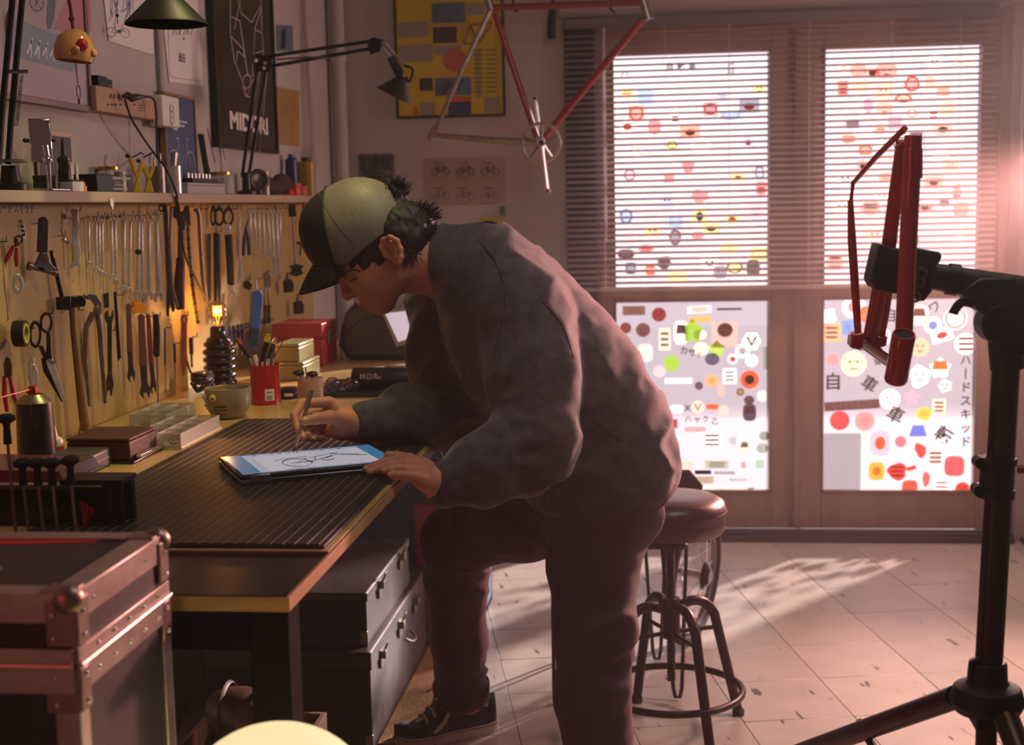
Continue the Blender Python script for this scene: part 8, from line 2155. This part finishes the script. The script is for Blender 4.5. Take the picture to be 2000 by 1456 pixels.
def ringpath(c, n, ru, rw, up, N=40, dz=0):
    n = Vector(n).normalized(); u = (Vector(up) - n * Vector(up).dot(n)).normalized(); w = n.cross(u)
    return [Vector(c) + u * (ru * math.cos(2 * PI * i / N)) + w * (rw * math.sin(2 * PI * i / N)) for i in range(N)]
# collar rib, cuffs, hem band
nd = (m2(860, 512, 2.92) - m2(905, 525, 2.94)).normalized()
cp = ringpath(m2(875, 507, 2.93), (nd + Vector((0, 0, -.12))).normalized(), .064, .078, Z1)
build(MB().tube(cp, (.010, .017), 12, closed=True, flat=Z1), 'collar', RIBK, man)
for (c, n, ru, rw, lb, dirn) in ((m2(866, 947, 2.520), (LWR - lfm).normalized(), .043, .036, 'cuff', 1), (m2(705, 828, 2.773), (RWR - REL).normalized(), .039, .034, 'cuff', 1)):
    mb = MB(); N = 36; prof = [(-.030, 1.02), (-.022, 1.10), (-.008, 1.05), (.012, .98), (.022, .94), (.024, .86), (.018, .78)]
    rows = [ringpath(Vector(c) + Vector(n) * z, n, ru * s, rw * s, Z1, N) for z, s in prof]
    vs = [p for r in rows for p in r]; fs = [(i * N + k, i * N + (k + 1) % N, (i + 1) * N + (k + 1) % N, (i + 1) * N + k) for i in range(len(prof) - 1) for k in range(N)]
    build(mb.add(vs, fs), 'cuff', RIBK, man, smooth=2)
Hm = SDF(); st2 = [(a, b, w - .004, y) for a, b, w, y in st_[5:]]
torso(Hm, [((1006, 900), (1300, 790), .188, 2.95), ((1030, 950), (1322, 868), .180, 2.95), ((1052, 990), (1318, 915), .170, 2.95), ((1070, 1020), (1300, 960), .160, 2.95)], .03)
hn = Vector((-.08, 0, -1)).normalized()
Hm.plane(m2(1180, 974, SWY), hn, .006); Hm.plane(m2(1180, 918, SWY), -hn, .004)
# bring the band's cut planes to the tilt of the hem: low in the middle, rising to the back
V, F_ = Hm.mesh((-.42, 2.72, .74), (.10, 3.18, .98), .0052)
N_ = normals(V, F_); V = V + N_ * ((vnoise(V * np.array([24, 24, 6])) - .5) * .006)[:, None]
build_h = sdfobj(V, F_, 'hem_band', [RIBK], man)
# ---- trousers
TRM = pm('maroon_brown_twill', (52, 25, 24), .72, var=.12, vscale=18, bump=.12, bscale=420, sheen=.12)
T_ = SDF()
T_.el(m2(1172, 985, 2.95), (.128, .145, .10), None, .05).el(m2(1208, 978, 2.88), (.088, .085, .10), None, .05).el(m2(1200, 978, 3.02), (.088, .085, .10), None, .05)
lk = m2(1162, 1235, 2.80)
T_.chain([m2(1168, 1010, 2.87), m2(1160, 1110, 2.845), lk, m2(1157, 1360, 2.77), Vector((-.135, 2.735, .22)), Vector((-.135, 2.725, .125))], [.108, .094, .080, .071, .068, .066], .03)
rkn = m2(893, 1052, 3.30)
T_.chain([m2(1130, 990, 3.03), m2(1020, 1010, 3.13), rkn], [.098, .092, .086], .04).chain([rkn, m2(890, 1130, 3.37), m2(896, 1250, 3.44), m2(901, 1345, 3.50)], [.082, .075, .067, .064], .03)
T_.plane(Vector((-.13, 2.73, .125)), Vector((0, 0, -1)), .004) if False else None
V, F_ = T_.mesh((-.68, 2.60, .02), (.08, 3.66, .93), .0055)
keep = None
N_ = normals(V, F_)
P1 = np.stack([V[:, 0] * 10 + V[:, 2] * 3, V[:, 1] * 8, V[:, 2] * 5 - V[:, 0] * 4], 1)
d = (ridge(P1, 5) - .55) * .009
wz = np.zeros(len(V), np.float32)
for p, r, a in ((m2(1225, 1230, 2.80), .14, 1.0), (m2(1210, 1330, 2.78), .12, .9), (m2(1050, 1040, 3.0), .13, .9), (m2(945, 1120, 3.36), .10, 1.0), (m2(940, 1310, 3.5), .10, 1.0), (m2(1260, 1020, 2.9), .10, .7)):
    wz = np.maximum(wz, a * np.exp(-(dist(V, p) / r) ** 2))
d += wz * (ridge(np.stack([V[:, 0] * 12 + V[:, 2] * 14, V[:, 1] * 10, V[:, 2] * 26 - V[:, 0] * 10], 1), 6) - .5) * .016
V = smoothv(V + N_ * d[:, None], F_, 2, .5)
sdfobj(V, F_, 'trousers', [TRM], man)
for (c, up, r) in ((m2(901, 1349, 3.503), m2(896, 1250, 3.44), .066), (Vector((-.135, 2.726, .12)), Vector((-.135, 2.735, .3)), .069)):
    n = (Vector(c) - Vector(up)).normalized(); N = 36; mb = MB()
    prof = [(-.022, 1.02), (-.020, 1.09), (.014, 1.07), (.020, 1.03), (.018, .93), (.006, .90)]
    rows = [ringpath(Vector(c) + n * z, n, r * s * 1.06, r * s, X1, N) for z, s in prof]
    for row in rows:
        for k, p in enumerate(row): row[k] = p + n * (.003 * math.sin(k * .7))
    build(mb.add([p for q in rows for p in q], [(i * N + k, i * N + (k + 1) % N, (i + 1) * N + (k + 1) % N, (i + 1) * N + k) for i in range(len(prof) - 1) for k in range(N)]), 'trouser_cuff', TRM, man, smooth=2)
# ---- shoes
SOLE = pm('off_white_rubber', (206, 192, 184), .5); NAVY = pm('navy_canvas', (50, 46, 78), .75, bump=.2, bscale=500); SUED = pm('black_suede', (26, 22, 28), .85, bump=.15, bscale=400); LACE = pm('white_laces', (208, 198, 196), .8)
def shoe(heel, fwd, side, par):
    """heel: point on the floor under the heel's back; side: outer direction"""
    fwd = Vector(fwd).normalized(); lat = Vector((-fwd.y, fwd.x, 0)); L = .292
    P = lambda s, y, z: Vector(heel) + fwd * (s * L) + lat * y + Z1 * z
    hw = lambda s: .030 + .012 * math.sin(min(1, s / .25) * PI / 2) + .010 * math.exp(-((s - .72) / .2) ** 2) - (0.046 * max(0, (s - .86) / .14) ** 2.2) - .016 * max(0, (.06 - s) / .06) ** 2
    N = 28
    out = [(s, hw(s)) for s in [i / N for i in range(N + 1)]]
    loop = [(s, w) for s, w in out] + [(s, -w) for s, w in out[::-1]]
    def slab(k, z0, z1, mat, nm, par_):
        mb = MB(); n = len(loop)
        vs = [P(s + (k - 1) * (s - .5) * .16, y * k, z0) for s, y in loop] + [P(s + (k - 1) * (s - .5) * .16, y * k, z1) for s, y in loop]
        fs = [list(range(n))[::-1], list(range(n, 2 * n))] + [(i, (i + 1) % n, n + (i + 1) % n, n + i) for i in range(n)]
        return build(mb.add(vs, fs), nm, mat, par_, smooth=.9, bevel=.002)
    so = slab(1.07, 0.0, .028, SOLE, 'shoe', par)
    slab(1.085, .0225, .0245, pm('sole_stripe', (60, 50, 66), .5), 'sole_stripe', so)
    top = lambda s: (.055 + .0 * s) if s > .86 else (.030 + .095 * math.exp(-((s - .40) / .24) ** 2) + .045 * max(0, 1 - s / .3) + .012)
    M = 18; vs = []; fs = []; mats = []
    for i in range(N + 1):
        s = i / N; w = hw(s) * .98; h = top(s) - .02; sh_ = .55 + .3 * min(1, abs(s - .2) * 2)
        for j in range(M + 1):
            a = PI * j / M
            y = w * math.copysign(abs(math.cos(a)) ** .75, math.cos(a)) * (1 - .25 * math.sin(a) * (1 if s < .55 else .4)); z = .024 + h * abs(math.sin(a)) ** .8
            vs.append(P(s * .985 + .008, y, z))
    for i in range(N):
        for j in range(M): fs.append((i * (M + 1) + j, (i + 1) * (M + 1) + j, (i + 1) * (M + 1) + j + 1, i * (M + 1) + j + 1))
    mb = MB().use(NAVY); mb.add(vs, fs); mb.mats = [NAVY, SUED]
    mb.m = [1 if ((f[0] // (M + 1)) / N > .74 or (f[0] // (M + 1)) / N < .12 or (.36 < (f[0] // (M + 1)) / N <= .74 and 5 < f[0] % (M + 1) < 12)) else 0 for f in fs]
    build(mb, 'upper', None, so, smooth=2)
    surf = lambda s, j: vs[min(N, int(s * N)) * (M + 1) + j]
    for sd_ in (0, 1):
        j = lambda q: q if sd_ == 0 else M - q
        pts = [surf(.14, j(4)), surf(.30, j(4)), surf(.42, j(4)), surf(.52, j(3)), surf(.60, j(2)), surf(.70, j(1))]
        o = lat * (.0015 if sd_ == 0 else -.0015)
        build(MB().tube(spline([p + o for p in pts], 4), (.0018, .0058), 6, flat=lat), 'side_stripe', SOLE, so)
    for k in range(6):
        s = .44 + k * .055; row = int(s * N) * (M + 1)
        build(MB().tube(spline([vs[row + 5] + Z1 * .002, vs[row + 7] + Z1 * .005, vs[row + 9] + Z1 * .006, vs[row + 11] + Z1 * .005, vs[row + 13 - 0] + Z1 * .002], 4), (.0016, .0042), 6, flat=Z1), 'lace', LACE, so)
    b = vs[int(.46 * N) * (M + 1) + 9] + Z1 * .008
    mb = MB()
    for q in (-1, 1): mb.tube(bez(b, b + lat * .03 * q + Z1 * .02, b + lat * .04 * q + fwd * .03, b + fwd * .004, 8), (.0014, .0032), 6).tube(bez(b, b + lat * .02 * q, b + lat * .035 * q + fwd * .02 - Z1 * .012, b + lat * .03 * q + fwd * .06 - Z1 * .03, 8), (.0012, .0026), 6)
    build(mb, 'lace_bow', LACE, so, kind='stuff')
    return so
hl, tl_ = onZ(968, 1420, 0), onZ(752, 1462, 0)
hl.z = 0; d_ = (tl_ - hl); d_.z = 0
shoe(hl, d_, None, man)
shoe(Vector((-.135 + .085, 2.725 + .01, 0)), Vector((-1, -.15, 0)), None, man)
